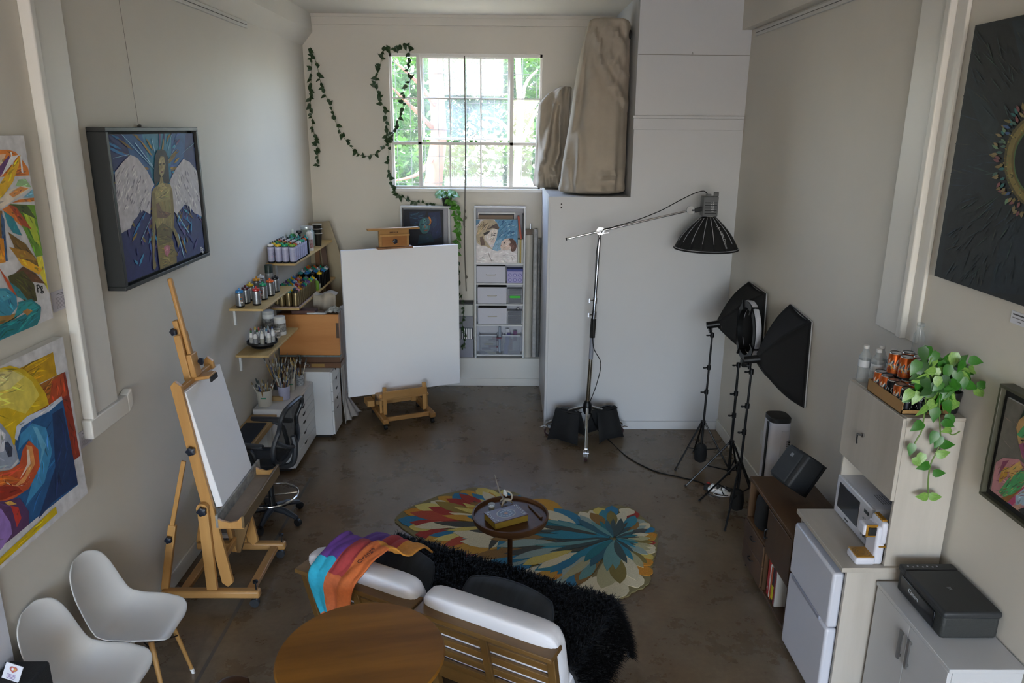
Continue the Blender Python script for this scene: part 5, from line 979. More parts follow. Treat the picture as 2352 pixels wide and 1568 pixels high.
# mother and child canvas
x0, x1, z0, z1, yf = -.308, .138, 1.396, 1.865, 8.075
t = thing('portrait_canvas', 'canvas painting of a smiling woman and a baby on blue', 'painting', ((x0+x1)/2, yf, z0)); B().bb(x0, yf, z0, x1, yf+.025, z1).build('canvas', CANV, t, world=True, bevel=.002)
o = V((x0, yf, z0)); g = lambda p: ((p[0]-315)/955, 1-(p[1]-432)/963); C_ = lambda pts: clip01([g(p) for p in pts])
P = [('#d2cccd', [(0, 0), (1, 0), (1, 1), (0, 1)]), ('#5f92b4', C_([(740, 432), (1270, 432), (1270, 1000), (1170, 850), (900, 900), (850, 1080), (780, 1160), (690, 1090), (760, 900), (830, 640)])), ('#8fb4cc', C_([(780, 900), (900, 850), (880, 1100), (760, 1150), (700, 1080)]))]
rq = random.Random(2)
for k in range(46): P.append((rq.choice(['#2f628a', '#7fb0c8', '#a8c8d4', '#3f7a9c', '#28527a']), C_(leafpoly(rq.uniform(830, 1200), rq.uniform(450, 820), rq.uniform(-.9, -.3), rq.uniform(40, 110), rq.uniform(15, 32), 3))))
P += [(c, C_(p)) for c, p in [('#5a86a8', [(315, 440), (420, 440), (340, 560), (315, 560)]), ('#b5a489', [(315, 800), (360, 600), (430, 480), (540, 432), (700, 440), (790, 500), (850, 620), (820, 660), (700, 640), (520, 740), (500, 860), (620, 1010), (700, 1100), (540, 1030), (420, 1010), (330, 950)]),
      ('#e0d4cb', [(500, 800), (600, 720), (720, 640), (800, 610), (800, 740), (790, 830), (760, 900), (740, 960), (640, 1000), (520, 880)]), ('#3a3230', [(480, 740), (560, 700), (640, 690), (600, 740), (500, 790)]), ('#5f5048', [(560, 660), (700, 560), (790, 520), (850, 620), (820, 660), (700, 620)]), ('#6d5a50', [(400, 830), (460, 800), (500, 900), (520, 1000), (420, 1010)]), ('#c9b48c', [(330, 760), (420, 600), (520, 500), (470, 640), (380, 760)]),
      ('#4a4040', [(700, 770), (760, 770), (750, 795), (690, 790)]), ('#4a4040', [(720, 745), (790, 725), (780, 745), (730, 755)]), ('#a8706a', [(660, 900), (740, 890), (720, 940), (680, 930)]), ('#efe8e4', [(680, 905), (735, 898), (715, 920), (690, 920)]),
      ('#dcc6ba', [(880, 1010), (900, 920), (980, 860), (1080, 840), (1180, 900), (1150, 1050), (1060, 1100), (920, 1110), (870, 1050)]), ('#5e4038', [(1050, 850), (1150, 845), (1230, 920), (1255, 1020), (1220, 1120), (1140, 1155), (1100, 1090), (1150, 1020), (1080, 1000), (1120, 920)]), ('#7a564a', [(1080, 990), (1150, 960), (1200, 1020), (1150, 1090)]), ('#3c3230', [(955, 940), (985, 930), (980, 960), (960, 960)]), ('#b0605a', [(880, 990), (900, 1000), (885, 1025)]), ('#e6d6cc', [(1070, 1060), (1120, 1040), (1110, 1110), (1070, 1100)]),
      ('#e2dcdc', [(315, 1010), (540, 1030), (700, 1110), (880, 1150), (920, 1120), (1080, 1110), (1270, 1200), (1270, 1395), (315, 1395)]), ('#9a9290', [(580, 1150), (600, 1160), (640, 1260), (690, 1375), (670, 1370), (620, 1260)]), ('#b4aaa4', [(1120, 1250), (1140, 1260), (1180, 1360), (1165, 1360)])]]
for k in range(26): P.append((rq.choice(['#d8c49a', '#6a5648', '#a08a68', '#43382f']), C_(leafpoly(rq.uniform(400, 640), rq.uniform(470, 560), R(rq.uniform(105, 140)), rq.uniform(90, 200), 10, 3))))
art('painted_image', t, o, V((x1-x0, 0, 0)), V((0, 0, z1-z0)), painterly(P, 4, 500, .012))
# frames and books behind it
def slabx(nm, label, cat, x0, x1, y0, y1, z0, z1, m, rot=0., group=None):
    o = B().bb(-(x1-x0)/2, -(y1-y0)/2, 0, (x1-x0)/2, (y1-y0)/2, z1-z0).build(nm, m, bevel=.0015); o.location = ((x0+x1)/2, (y0+y1)/2, z0); o.rotation_euler = (0, rot, 0); return tag(o, label, cat, group)
t = thing('stored_picture', 'dark frame with a white edge stored behind the portrait', 'frame', (-.08, 8.14, 1.396)); x0, x1, z1 = -.29, .11, 1.93
for nm, a, m in (('white_edge', (x0, z1-.012, x1, z1), 'w'), ('white_edge', (x0, 1.4, x0+.01, z1-.012), 'w'), ('white_edge', (x1-.01, 1.4, x1, z1-.012), 'w'), ('frame_face', (x0+.01, 1.4, x1-.01, z1-.012), 'k')): B().bb(a[0], 8.135, a[1], a[2], 8.15, a[3]).build(nm, mat('bright_white', '#e6e6e6', .5) if m == 'w' else mat('navy_black', '#23232e', .5), t, world=True)
slabx('stored_artwork', 'brown wooden panel stored behind the portrait', 'panel', -.285, .09, 8.11, 8.128, 1.396, 1.905, mat('brown_panel', '#7a6656', .6))
slabx('hardback_book', 'orange spined book leaning above the pale books', 'book', .165, .185, 8.07, 8.17, 1.655, 1.90, mat('orange_cover', '#b0482c', .5), R(-7))
slabx('hardback_book', 'black book standing upright at the shelf side above pale books', 'book', .188, .2, 8.07, 8.17, 1.655, 1.92, mat('black_cover', '#26262c', .5))
for k, (xa, c, nm) in enumerate(((.142, '#c9c8b4', 'cream'), (.162, '#b09a5a', 'ochre'), (.181, '#cfcdca', 'white'))): slabx('hardback_book', f'{nm} spined book standing beside the portrait canvas', 'book', xa, xa+.018, 8.07, 8.19, 1.396, 1.652, mat('spine_'+nm, c, .6))
# white boxes and organisers
BOXM = mat('white_box_board', '#c2c3cf', .6)
for k, (z, x0, x1, h) in enumerate(((1.175, -.308, .012, .185), (.941, -.296, .024, .185), (.708, -.292, .028, .185))):
    t = thing('storage_box', f'white storage box with a slim handle on the {["upper", "middle", "lower"][k]} shelf of the tall unit', 'box', ((x0+x1)/2, 8.13, z+.001)); B().bb(x0, 8.066, z+.001, x1, 8.19, z+h).build('box_body', BOXM, t, world=True, bevel=.004)
    B().bb(x0+.006, 8.07, z+h, x1-.006, 8.186, z+h+.004).build('box_opening', DKG, t, world=True)
    xc = (x0+x1)/2; B().tube([(xc-.05, 8.066, z+.095), (xc-.045, 8.058, z+.09), (xc+.045, 8.058, z+.09), (xc+.05, 8.066, z+.095)], .004, 6).build('handle', mat('beige_handle', '#b8b09e', .6), t, world=True)
t = thing('patterned_box', 'lilac patterned box with a dark blue lid edge', 'box', (.11, 8.13, 1.176)); B().bb(.026, 8.068, 1.176, .198, 8.17, 1.325).build('box_body', mat('lilac_box', '#a9a4d2', .6), t, world=True); B().bb(.024, 8.066, 1.305, .2, 8.172, 1.332).build('lid', mat('deep_blue', '#2c3a8c', .5), t, world=True)
P = []
for r in range(2):
    for q in range(3): P += [('#5d58a8', disc(.18+.32*q, .25+.42*r, .12, .13, 14)), ('#c9c6e4', disc(.18+.32*q, .25+.42*r, .08, .09, 12)), ('#5d58a8', disc(.18+.32*q, .25+.42*r, .035, .04, 8))]
art('lace_print', t, V((.026, 8.068, 1.176)), V((.172, 0, 0)), V((0, 0, .13)), P, PRINT)
for k, (z, gr) in enumerate(((.941, True), (.708, False))):
    t = thing('organizer_tower', ['small clear drawer tower with green contents in the tall unit', 'small clear drawer tower with a trinket on it in the tall unit'][k], 'drawers', (.115, 8.13, z+.001)); h = .165 if gr else .15; B().bb(.036, 8.085, z+.001, .196, 8.18, z+h).build('case', mat('smoke_plastic', '#4f535e', .35), t, world=True)
    for i in range(3):
        za = z+.008+i*(h-.012)/3; B().bb(.042, 8.078, za, .19, 8.086, za+(h-.012)/3-.008).build('drawer', mat('smoke_plastic'), t, world=True, bevel=.002); B().bb(.038, 8.076, za-.006, .194, 8.088, za-.002).build('white_rail', mat('white_rail', '#b8bac2', .5), t, world=True)
        if gr and i == 1: B().bb(.06, 8.072, za+.006, .175, 8.0779, za+.03).build('green_contents', mat('neon_green', '#22c41e', .5), t, world=True)
    for x in (.036, .19): B().bb(x, 8.076, z+.001, x+.006, 8.09, z+h).build('white_post', mat('white_rail'), t, world=True)
B().ell((.15, 8.12, .708+.166), .016, .016, .015, 10, 7).build('trinket', CHROME, t, world=True)
CLR = mat('clear_bin_plastic', '#aab0bc', .2, alpha=.42)
for k, (x0, x1) in enumerate(((-.285, -.075), (-.03, .19))):
    t = thing('clear_bin', ['clear plastic bin of paint tubes with yellow labels', 'clear plastic bin of blue and purple paint bottles'][k], 'bin', ((x0+x1)/2, 8.13, .361)); B().bb(x0+.012, 8.066, .361, x1-.012, 8.07, .575).bb(x0+.01, 8.066, .361, x0+.014, 8.19, .575).bb(x1-.014, 8.066, .361, x1-.01, 8.19, .575).bb(x0+.012, 8.066, .361, x1-.012, 8.19, .364).build('bin_walls', CLR, t, world=True, smooth=False)
    B().bb(x0, 8.064, .572, x1, 8.072, .585).bb(x0, 8.064, .572, x0+.008, 8.195, .585).bb(x1-.008, 8.064, .572, x1, 8.195, .585).build('bin_rim', mat('milky_rim', '#b9bec8', .4), t, world=True)
    rb = random.Random(k+30)
    for i in range(9):
        xa = lerp(x0+.03, x1-.055, rb.random()); za = .366+i*.02; c = (['#b8a858', '#c9c6bc', '#4a3a5a', '#6a2f44', '#8a8fa8'] if k == 0 else ['#2f3fa8', '#3a2f6a', '#5a2f5c', '#c4c6d0', '#3a58b8'])[i % 5]
        B().bb(xa, 8.075+.012*(i % 5), za, xa+(.10 if k == 0 else .04), 8.085+.012*(i % 5), za+(.018 if k == 0 else .12)).build('paint_tube', mat('tube_%d_%d' % (k, i % 5), c, .5)); tag(bpy.context.scene.objects[-1] if False else COL.objects[-1], ['paint tube lying in the clear bin of yellow labelled tubes', 'paint bottle standing in the clear bin of blue bottles'][k], 'paint', 'paints in the clear bins')
B().cyl((-.05, 8.15, .361), (-.05, 8.15, .66), .014, n=12).build('x', mat('pale_tube', '#9aa4b4', .5)); o = bpy.data.objects['x']; o.name = 'cardboard_tube'; tag(o, 'pale blue tube standing between the clear bins', 'tube')
# moon painting
x0, x1, z0, z1, yf = -1.085, -.665, 1.42, 1.955, 8.09
t = thing('moon_painting', 'dark blue painting of a face with an orange crescent moon', 'painting', ((x0+x1)/2, yf, 1.396)); B().bb(x0, yf, 1.396, x1, yf+.03, z1).build('canvas', mat('black_canvas_edge', '#15161a', .7), t, world=True)
g = lambda p: ((p[0]-125)/(870-125), 1-(p[1]-280)/985); C_ = lambda pts: clip01([g(p) for p in pts])
P = [('#181c2a', [(0, 0), (1, 0), (1, 1), (0, 1)]), ('#1c2b50', C_([(600, 330), (820, 300), (850, 800), (560, 900)])), ('#1a2a44', C_([(230, 320), (560, 300), (480, 560), (250, 560)])), ('#21385c', C_([(640, 420), (720, 400), (760, 560), (680, 640)])), ('#173446', C_([(420, 760), (640, 740), (700, 900), (380, 950)]))]
for k in range(24): P.append((rq.choice(['#244a62', '#2c5a78', '#1f2f58', '#38607a']), C_(leafpoly(rq.uniform(240, 420), rq.uniform(340, 560), R(rq.uniform(-30, 20)), rq.uniform(80, 180), 12, 4, .1))))
P += [(c, C_(p)) for c, p in [('#3a6a70', [(420, 560), (440, 480), (500, 430), (560, 420), (620, 480), (630, 600), (600, 690), (550, 740), (480, 740), (430, 660)]), ('#4f8088', [(480, 520), (540, 470), (600, 540), (580, 640), (500, 640)]), ('#c4762c', disc(590, 490, 62, 90, 22, R(-75), R(105))), ('#3f5f6c', disc(570, 500, 52, 80, 18)), ('#5a9a9a', [(490, 480), (525, 440), (560, 480), (525, 520)]), ('#274050', [(505, 480), (525, 460), (545, 480), (525, 500)]), ('#16283c', [(455, 560), (510, 550), (505, 575), (460, 575)]), ('#16283c', [(560, 560), (605, 555), (600, 580), (565, 580)]), ('#8a5a44', [(525, 560), (550, 620), (520, 630)]), ('#8a4c48', [(505, 670), (590, 660), (560, 690), (525, 692)])]]
art('painted_image', t, V((x0, yf, z0)), V((x1-x0, 0, 0)), V((0, 0, z1-z0)), painterly(P, 5, 500, .012))
# stack between the units
for nm, a, c, lb, ct in (('flat_tray', (-.575, 8.07, .9315, -.345, 8.2, .95), '#2f2f33', 'flat dark tray lying on top of the pile between the shelf units', 'tray'), ('white_carton', (-.575, 8.075, .80, -.35, 8.2, .93), '#b7b8b4', 'white carton under the dark tray between the shelf units', 'box'), ('grey_carton', (-.575, 8.075, .661, -.347, 8.2, .799), '#7d7e88', 'grey carton resting on the striped box between the shelf units', 'box'), ('grey_carton', (-.575, 8.075, .322, -.345, 8.2, .531), '#8b8c98', 'large grey carton at the bottom of the pile on the ledge', 'box')): tag(B().bb(*a).build(nm, mat('stk_'+c.strip('#'), c, .6), bevel=.003), lb, ct)
t = thing('striped_box', 'black and white striped box between the two grey cartons', 'box', (-.46, 8.14, .532)); B().bb(-.575, 8.08, .532, -.35, 8.2, .66).build('box_body', mat('dark_stripe_base', '#3c3c46', .6), t, world=True)
for k in range(9): B().bb(-.572+k*.0245, 8.074, .534, -.560+k*.0245, 8.081, .656).build('white_stripe', mat('bright_white'), t, world=True)
# rolls of canvas and wrap
for k, (px, r, zt, c, lab) in enumerate(((1217, .044, 1.70, '#bdbab2', 'thick roll of off-white canvas standing by the closet'), (1233, .024, 1.76, '#c4c5c8', 'thin white roll standing next to the thick canvas roll'), (1240, .016, 1.66, '#7d7e80', 'thin roll of crinkled clear wrap beside the closet corner'))):
    p = FP(px, 816, .321); m = mat('roll_%d' % k, c, .5 if k < 2 else .2, var=.1 if k == 0 else .35, vs=8 if k == 0 else 30, bump=.0 if k == 0 else .4, bs=40)
    x = [.262, .335, .376][k]; t = thing('material_roll', lab, 'roll', (x, 8.125, .321)); B().cyl((0, 0, 0), (0, 0, zt-.321), r, n=20).build('roll', m, t); B().cyl((0, 0, zt-.321), (0, 0, zt-.318), r*.6, n=14).build('core_end', mat('cardboard_core', '#8a7458', .8), t)
    if k == 0: B().box((-.0, 0, zt-.321+.03), (.075, .05, .055)).build('clamp_head', mat('brown_clamp', '#5a4636', .5), t); B().cyl((.015, -.01, zt-.27), (.015, -.01, zt-.20), .008, n=10).build('clamp_screw', CHROME, t)
# ---------------------------------------------------------------- ivy garlands
IVY = mat('ivy_leaf', '#2f4a24', .45, var=.3, vs=30, vc='#1f361a'); IVYS = mat('ivy_stem', '#4a5a34', .7); POTH = mat('bright_leaf', '#4f8a24', .4, var=.4, vs=14, vc='#3a6f1c')
def leafmesh(name, m, l=1., w=.8, fold=.12, curl=.15, vari=None):
    pts = [(0, 0), (.08, .26), (.25, .42), (.5, .36), (.78, .16), (1., 0)]; b = B(); k = 0; mid = [V((x*l, 0, -curl*x*x)) for x, _ in pts]; up = [V((x*l-.08*(i in (1,)), y*w, fold*y-curl*x*x)) for i, (x, y) in enumerate(pts)]; dn = [V((p.x, -p.y, p.z)) for p in up]
    vs = mid+up[1:-1]+dn[1:-1]; n = len(pts); U = lambda i: i if i in (0, n-1) else n+i-1; D = lambda i: i if i in (0, n-1) else n+(n-2)+i-1; fs = []; ms = []
    for i in range(n-1):
        for F, rev in ((U, False), (D, True)):
            f = [i, i+1, F(i+1), F(i)]; f = [q for k_, q in enumerate(f) if q not in f[:k_]]
            if len(f) > 2: fs.append(f[::-1] if not rev else f)
    b.add(vs, fs)
    me = bpy.data.meshes.new(name); me.from_pydata([tuple(v) for v in b.v], [], b.f); me.materials.append(m); me.polygons.foreach_set('use_smooth', [True]*len(me.polygons)); me.update(); return me
IL = leafmesh('ivy_leaf', IVY); PL_ = leafmesh('bright_leaf', POTH, 1, .85, .1, .3)
def strand(label, pts, seed, n, size, yw=None, conv=None, mesh=None, stem=None, spread=.03, name='ivy_garland', par=None):
    rs = random.Random(seed); P3 = smoothpts([conv(p) if conv else WY(*p, yw) for p in pts], 6)
    t = par or thing(name, label, 'garland', tuple(P3[0])); B().tube(P3, .0028, 5).build('stem', stem or IVYS, t, world=True)
    o0 = MW[t.name].translation
    for k in range(n):
        q = (k+rs.random()*.8)/n*(len(P3)-1); i = min(int(q), len(P3)-2); p = P3[i].lerp(P3[i+1], q-i)
        az = rs.uniform(0, 2*PI); s = size*rs.uniform(.7, 1.2)
        # leaf lies roughly parallel to the wall, tip pointing out and downwards
        tip = V((math.cos(az), -rs.uniform(.1, .7), math.sin(az)-.5)).normalized(); nrm = V((rs.gauss(0, .4), -1, rs.gauss(.3, .4))); y_ = nrm.cross(tip).normalized(); z_ = tip.cross(y_)
        o = share('leaf', mesh or IL, None, t, p-o0+V((0, -.012, 0)), (0, 0, 0), s); o.rotation_euler = cols(tip, y_, z_).to_euler()
    return t
strand('ivy garland hanging straight down beside the beam corner', [(712, 110), (716, 160), (712, 215), (715, 260), (722, 310), (730, 345), (729, 382)], 1, 44, .056, YB-.03)
strand('ivy garland swagging in a deep loop from the corner to the window', [(713, 112), (728, 150), (738, 195), (757, 240), (775, 290), (800, 330), (832, 358), (868, 350), (892, 325), (897, 305)], 2, 44, .056, YB-.035)
strand('ivy garland running down the left side of the window frame', [(922, 104), (905, 112), (878, 118), (874, 150), (862, 190), (872, 225), (884, 255), (888, 300), (893, 345), (893, 400), (905, 437), (930, 455), (962, 465), (1002, 468)], 3, 72, .056, YB-.065)
strand('ivy garland crossing the left window panes', [(925, 103), (938, 108), (941, 135), (936, 165), (942, 185), (927, 210), (925, 250), (910, 285), (902, 320)], 4, 34, .056, YB-.075)
# potted plant on the left unit
p = FP(1024, 474, 2.0); p.y = 8.11; p.x = -.62
t = thing('potted_plant', 'bright green trailing plant in a black pot on the shelf unit', 'plant', (p.x, p.y, 2.001)); B().lathe([(.04, 0), (.042, .004), (.055, .085), (.05, .085), (.048, .06)], n=18, cap=False).build('pot', BP, t); B().lathe([(.04, .002), (.05, .07)], n=16).build('soil', mat('soil', '#2c221a', .95), t)
rs = random.Random(6)
for k in range(46):
    a = rs.uniform(0, 2*PI); r = rs.uniform(.02, .105); z = .10+rs.uniform(0, .07)-.35*max(0, r-.06); q = V((r*math.cos(a), r*.5*math.sin(a)-.035, z)); tip = V((math.cos(a), math.sin(a)*.6-.3, rs.uniform(-.7, .2))).normalized(); nn = V((rs.gauss(0, .3), -.6, 1)); y_ = nn.cross(tip).normalized()
    o = share('leaf', PL_, None, t, q, (0, 0, 0), rs.uniform(.045, .075)); o.rotation_euler = cols(tip, y_, tip.cross(y_)).to_euler()
for sd, pts, n in ((11, [(1030, 458), (1042, 470), (1047, 505), (1050, 540), (1048, 585)], 44), (12, [(1032, 460), (1052, 478), (1056, 510), (1052, 560)], 24), (13, [(1048, 570), (1052, 600), (1055, 635), (1053, 672)], 9)): strand('', pts, sd, n, .055 if sd < 13 else .042, 8.03, None, PL_ if sd < 13 else IL, None, .03, 'x', t)
strand('short ivy tail hanging over the grey boxes', [(1055, 672), (1066, 705), (1062, 745), (1069, 775), (1062, 800)], 14, 22, .04, 8.05)
# ---------------------------------------------------------------- covered equipment on top of the closet
def cover(label, prof, y0, y1, seed, folds, cre=()):
    LN = [(WY(a, b_, y0), WY(c, d, y0)) for a, b_, c, d in cre]
    rs = random.Random(seed); t = thing('dust_cover', label, 'cover', ((prof[0][1]+prof[0][2])/2, (y0+y1)/2, ZX+.001), group='beige dust covers on the closet'); N = 120; rings_ = []; ph = [rs.uniform(0, 6.28) for _ in range(6)]
    zs_ = [prof[0][0]+(prof[-1][0]-prof[0][0])*i/34 for i in range(35)]
    for i, z in enumerate(zs_):
        xl, xr = interp([(p[0], p[1]) for p in prof], z), interp([(p[0], p[2]) for p in prof], z); tz = i/34; dy = interp([(p[0], p[3]) for p in prof], z); yc = lerp((y0+y1)/2, y0+.5*(y1-y0), tz); r_ = []
        for j in range(N):
            a = 2*PI*j/N; ca, sa = math.cos(a), math.sin(a); q = 2.7; sx = math.copysign(abs(ca)**(2/q), ca); sy = math.copysign(abs(sa)**(2/q), sa)
            amp = folds*(1-tz*.6); pl = lambda w: math.sin(w*1.0); f = 1+amp*(pl(a*4+ph[0]+tz*1.2)+.6*pl(a*7+ph[1]-tz*1.5)+.35*math.sin(a*13+ph[2]+tz*4))*.5
            bulge = .05*math.sin(z*34+a*3)*(max(0, .16-tz)*6)+.012*math.sin(z*9+a*6+ph[5])
            xq = (xl+xr)/2+sx*(xr-xl)/2; rg = 0.
            for A_, B_ in LN:
                e = V((B_.x-A_.x, B_.z-A_.z)); w_ = V((xq-A_.x, z-A_.z)); tt = max(0, min(1, w_.dot(e)/e.length_squared)); dd = (w_-e*tt).length; rg += .06*math.exp(-(dd/.024)**2)-.03*math.exp(-((dd-.05)/.03)**2)
            rg = max(-.04, min(rg, .07))*(1 if sa < 0 else 0)
            r_.append(V(((xl+xr)/2+sx*(xr-xl)/2*min(f, 1.03)+bulge*.3, yc+sy*dy/2*f+bulge*.5-rg, z+.012*math.sin(a*7+ph[3])*(tz if i else 0)*(1-tz))))
        rings_.append(r_)
    B().rings(rings_).build('cloth', CLOTH, t, world=True, ang=75, subs=1); return t
def wz(px, py, y): return WY(px, py, y)
Yc = 7.25
def chain(*pl): return [(1220+a[0]/3.4846, 20+a[1]/3.4846, 1220+b_[0]/3.4846, 20+b_[1]/3.4846) for pts in pl for a, b_ in zip(pts, pts[1:])]
CR1 = chain([(470, 100), (410, 260), (350, 480), (300, 720), (262, 950), (240, 1400)], [(475, 100), (420, 400), (365, 700), (330, 950), (300, 1200), (300, 1450)], [(495, 130), (560, 260), (640, 370), (720, 460), (800, 530)], [(515, 180), (570, 400), (640, 560), (720, 660), (800, 770)], [(370, 1000), (365, 1200), (345, 1480)], [(380, 1480), (560, 1450), (780, 1445)], [(560, 1330), (680, 1350), (790, 1355)], [(600, 100), (700, 170), (770, 290)])
CR2 = chain([(245, 625), (190, 770), (140, 980), (110, 1200), (95, 1400)], [(250, 640), (230, 900), (225, 1150), (160, 1280), (150, 1430)], [(90, 1150), (60, 1300), (60, 1400)], [(215, 1110), (190, 1300), (220, 1440)])
def pr4(rows, y, d): return sorted([(WY(1350, r[0], y).z, WY(r[1], r[0], y).x, min(WY(r[2], r[0], y).x, XX2-.02), r[3]) for r in rows])
rows = [(448, 1282, 1450, .62), (430, 1284, 1452, .66), (380, 1292, 1450, .66), (300, 1305, 1450, .62), (220, 1316, 1450, .56), (150, 1328, 1452, .48), (90, 1340, 1450, .38), (60, 1348, 1446, .36), (44, 1353, 1436, .30)]
pf = pr4(rows, Yc, 0); pf[0] = (ZX+.002, *pf[0][1:]); cover('tall beige dust cover over equipment on top of the closet', pf, 6.84, 7.50, 3, .09, CR1)
rows = [(440, 1228, 1300, .5), (420, 1226, 1302, .54), (350, 1229, 1304, .5), (290, 1232, 1306, .46), (240, 1236, 1310, .38), (215, 1258, 1312, .26), (198, 1286, 1313, .12)]
pf = pr4(rows, 7.85, 0); pf[0] = (ZX+.002, *pf[0][1:]); pf = [(a, max(b_, XX-.12), c, d) for a, b_, c, d in pf]; cover('shorter beige dust cover beside the window on the closet', pf, 7.58, 8.14, 5, .12, CR2)
tag(B().ell((1.09, 7.05, 3.60), .012, .03, .04, 10, 6).build('black_strap', BP), 'black strap end poking out beside the tall dust cover', 'strap')
# ---------------------------------------------------------------- rolling boom stand with a round softbox
ST = mat('chrome'); BLK = mat('black_metal', '#17181a', .4, .5); FAB = mat('black_fabric', '#0d0d0f', .85, bump=.1, bs=60)
sx, sy = .762, 6.42
t = thing('boom_stand', 'chrome boom light stand on three braked castors before the closet', 'light stand', (sx, sy, 0)); hubz = .36
wheels = [V((.407, 6.62, 0)), V((.719, 6.03, 0)), V((1.12, 6.64, 0))]
for w in wheels:
    d = (w-V((sx, sy, 0))).normalized(); a = V((sx, sy, hubz))+d*.03; e = w+V((0, 0, .115)); lg = B().tube([a, a.lerp(e, .35)+V((0, 0, .03)), a.lerp(e, .8)+V((0, 0, .005)), e], .014, 10).build('leg', ST, t, world=True)
    B().cyl(e, w+V((0, 0, .07)), .012, n=10).build('castor_stem', ST, lg, world=True); sd = V((-d.y, d.x, 0)); c = w+V((0, 0, .04))-d*.02
    B().cyl(c-sd*.013, c+sd*.013, .04, n=20).build('castor_wheel', mat('dark_red_wheel', '#3a2428', .5), lg, world=True); B().cyl(c-sd*.015, c+sd*.015, .022, n=14).build('castor_hub', mat('alloy'), lg, world=True)
    B().beam(c+V((0, 0, .045))-d*.03, c+V((0, 0, .05))+d*.045, .05, .008, sd).beam(c+V((0, 0, .045))+sd*.018, c+sd*.018, .004, .03, sd).beam(c+V((0, 0, .045))-sd*.018, c-sd*.018, .004, .03, sd).build('castor_fork', ST, lg, world=True)
    B().beam(c+V((0, 0, .05))+d*.03, c+V((0, 0, .03))+d*.085, .03, .006, sd).build('brake_pedal', ST, lg, world=True)
B().lathe([(.03, -.06), (.04, -.03), (.04, .03), (.025, .06)], (sx, sy, hubz), 16).build('hub', BLK, t, world=True)
def cx(z): return sx+.051*max(0, (z-.38))/1.59
def seg(nm, z0, z1, r, m): return B().cyl((cx(z0), sy, z0), (cx(z1), sy, z1), r, n=14).build(nm, m, t, world=True)
seg('column', .36, 1.02, .0175, mat('brownish_chrome', '#8f8678', .2, .9)); seg('grip', 1.02, 1.19, .024, mat('black_rubber')); seg('column_tube', 1.19, 1.97, .0145, ST); seg('collar', 1.20, 1.26, .024, ST); seg('collar', 1.33, 1.38, .022, ST); seg('grey_sleeve', .82, 1.02, .02, mat('grey_sleeve', '#7d8290', .4))
for z in (1.23, 1.36): B().cyl((cx(z), sy, z), (cx(z)-.05, sy-.02, z), .006, n=8).build('clamp_screw', ST, t, world=True); B().beam((cx(z)-.05, sy-.02, z-.018), (cx(z)-.05, sy-.02, z+.018), .008, .012).build('wing_handle', ST, t, world=True)
b0, b1 = V((.53, 6.385, 1.899)), V((1.567, 6.385, 2.15)); B().cyl(b0, b1, .0085, n=10).build('boom_arm', ST, t, world=True); B().cyl(b0-(b1-b0).normalized()*.012, b0, .011, n=10).build('boom_cap', BLK, t, world=True)
hb_ = V((cx(1.97), 6.40, 1.968)); B().lathe([(.034, -.018), (.034, .018)], n=20, M=Matrix.Translation(hb_) @ Matrix.Rotation(R(90), 4, 'X')).build('grip_head', ST, t, world=True); B().lathe([(.022, -.03), (.022, .0)], n=16, M=Matrix.Translation(hb_+V((.01, -.02, .01))) @ Matrix.Rotation(R(90), 4, 'X')).build('grip_knob', mat('alloy'), t, world=True); B().beam(hb_+V((.0, -.03, -.02)), hb_+V((.07, -.03, -.01)), .012, .008).build('wing_handle', ST, t, world=True)
B().lathe([(.034, -.014), (.034, .014)], n=20, M=Matrix.Translation(b1) @ Matrix.Rotation(R(90), 4, 'X')).build('end_grip_head', ST, t, world=True)
# lamp with softbox
lt = thing('studio_light', 'grey studio lamp with a round black softbox hanging from the boom', 'studio light', (1.72, 6.385, 2.10)); LG = mat('grey_lamp_body', '#55575a', .45)
B().box((1.722, 6.385, 2.185), (.125, .11, .165)).build('lamp_body', LG, lt, world=True, bevel=.006)
for k in range(5): B().box((1.722, 6.328, 2.13+.022*k), (.10, .006, .006)).build('cooling_fin', BLK, lt, world=True)
B().bb(1.745, 6.34, 2.267, 1.785, 6.36, 2.305).build('handle', LG, lt, world=True, bevel=.004); B().bb(1.69, 6.37, 2.267, 1.73, 6.40, 2.285).build('control_block', LG, lt, world=True)
B().beam((1.60, 6.385, 2.145), (1.665, 6.385, 2.165), .04, .035, (0, 1, 0)).build('yoke', BLK, lt, world=True, bevel=.004); B().cyl((1.575, 6.385, 2.15), (1.61, 6.385, 2.15), .016, n=10).build('spigot', BLK, lt, world=True)
B().lathe([(.06, 0), (.066, .012), (.06, .02)], (1.724, 6.385, 2.088), 20).build('mount_ring', ST, lt, world=True)
ctr = V((1.724, 6.385, 0)); NS = 16
def sbp(a, v): r = interp([(0, .065), (.12, .10), (.3, .15), (.55, .205), (.8, .245), (1, .268)], v); return ctr+V((r*math.cos(a), r*math.sin(a), 2.09-.262*v))
for k in range(NS):
    a0, a1 = 2*PI*k/NS, 2*PI*(k+1)/NS
    def pn_(u, v, a0=a0, a1=a1): a = lerp(a0, a1, u); p = sbp(a, v); q = math.sin(PI*u)*.006; return p-V((math.cos(a), math.sin(a), 0))*q*v
    B().grid(pn_, 4, 8).build('panel', FAB, lt, world=True, solid=.003)
    B().tube([sbp(a0, v/8)+V((math.cos(a0), math.sin(a0), 0))*.002 for v in range(7)], .0028, 5).build('rib', mat('pale_rib', '#9a9ca2', .4), lt, world=True)
B().tube([sbp(2*PI*k/48, 1.0) for k in range(48)], .007, 8, closed=True).build('rim', FAB, lt, world=True); B().tube([sbp(2*PI*k/48, .97)+V((0, 0, -.001)) for k in range(48)], .0045, 6, closed=True).build('white_edge', mat('pale_rib'), lt, world=True)
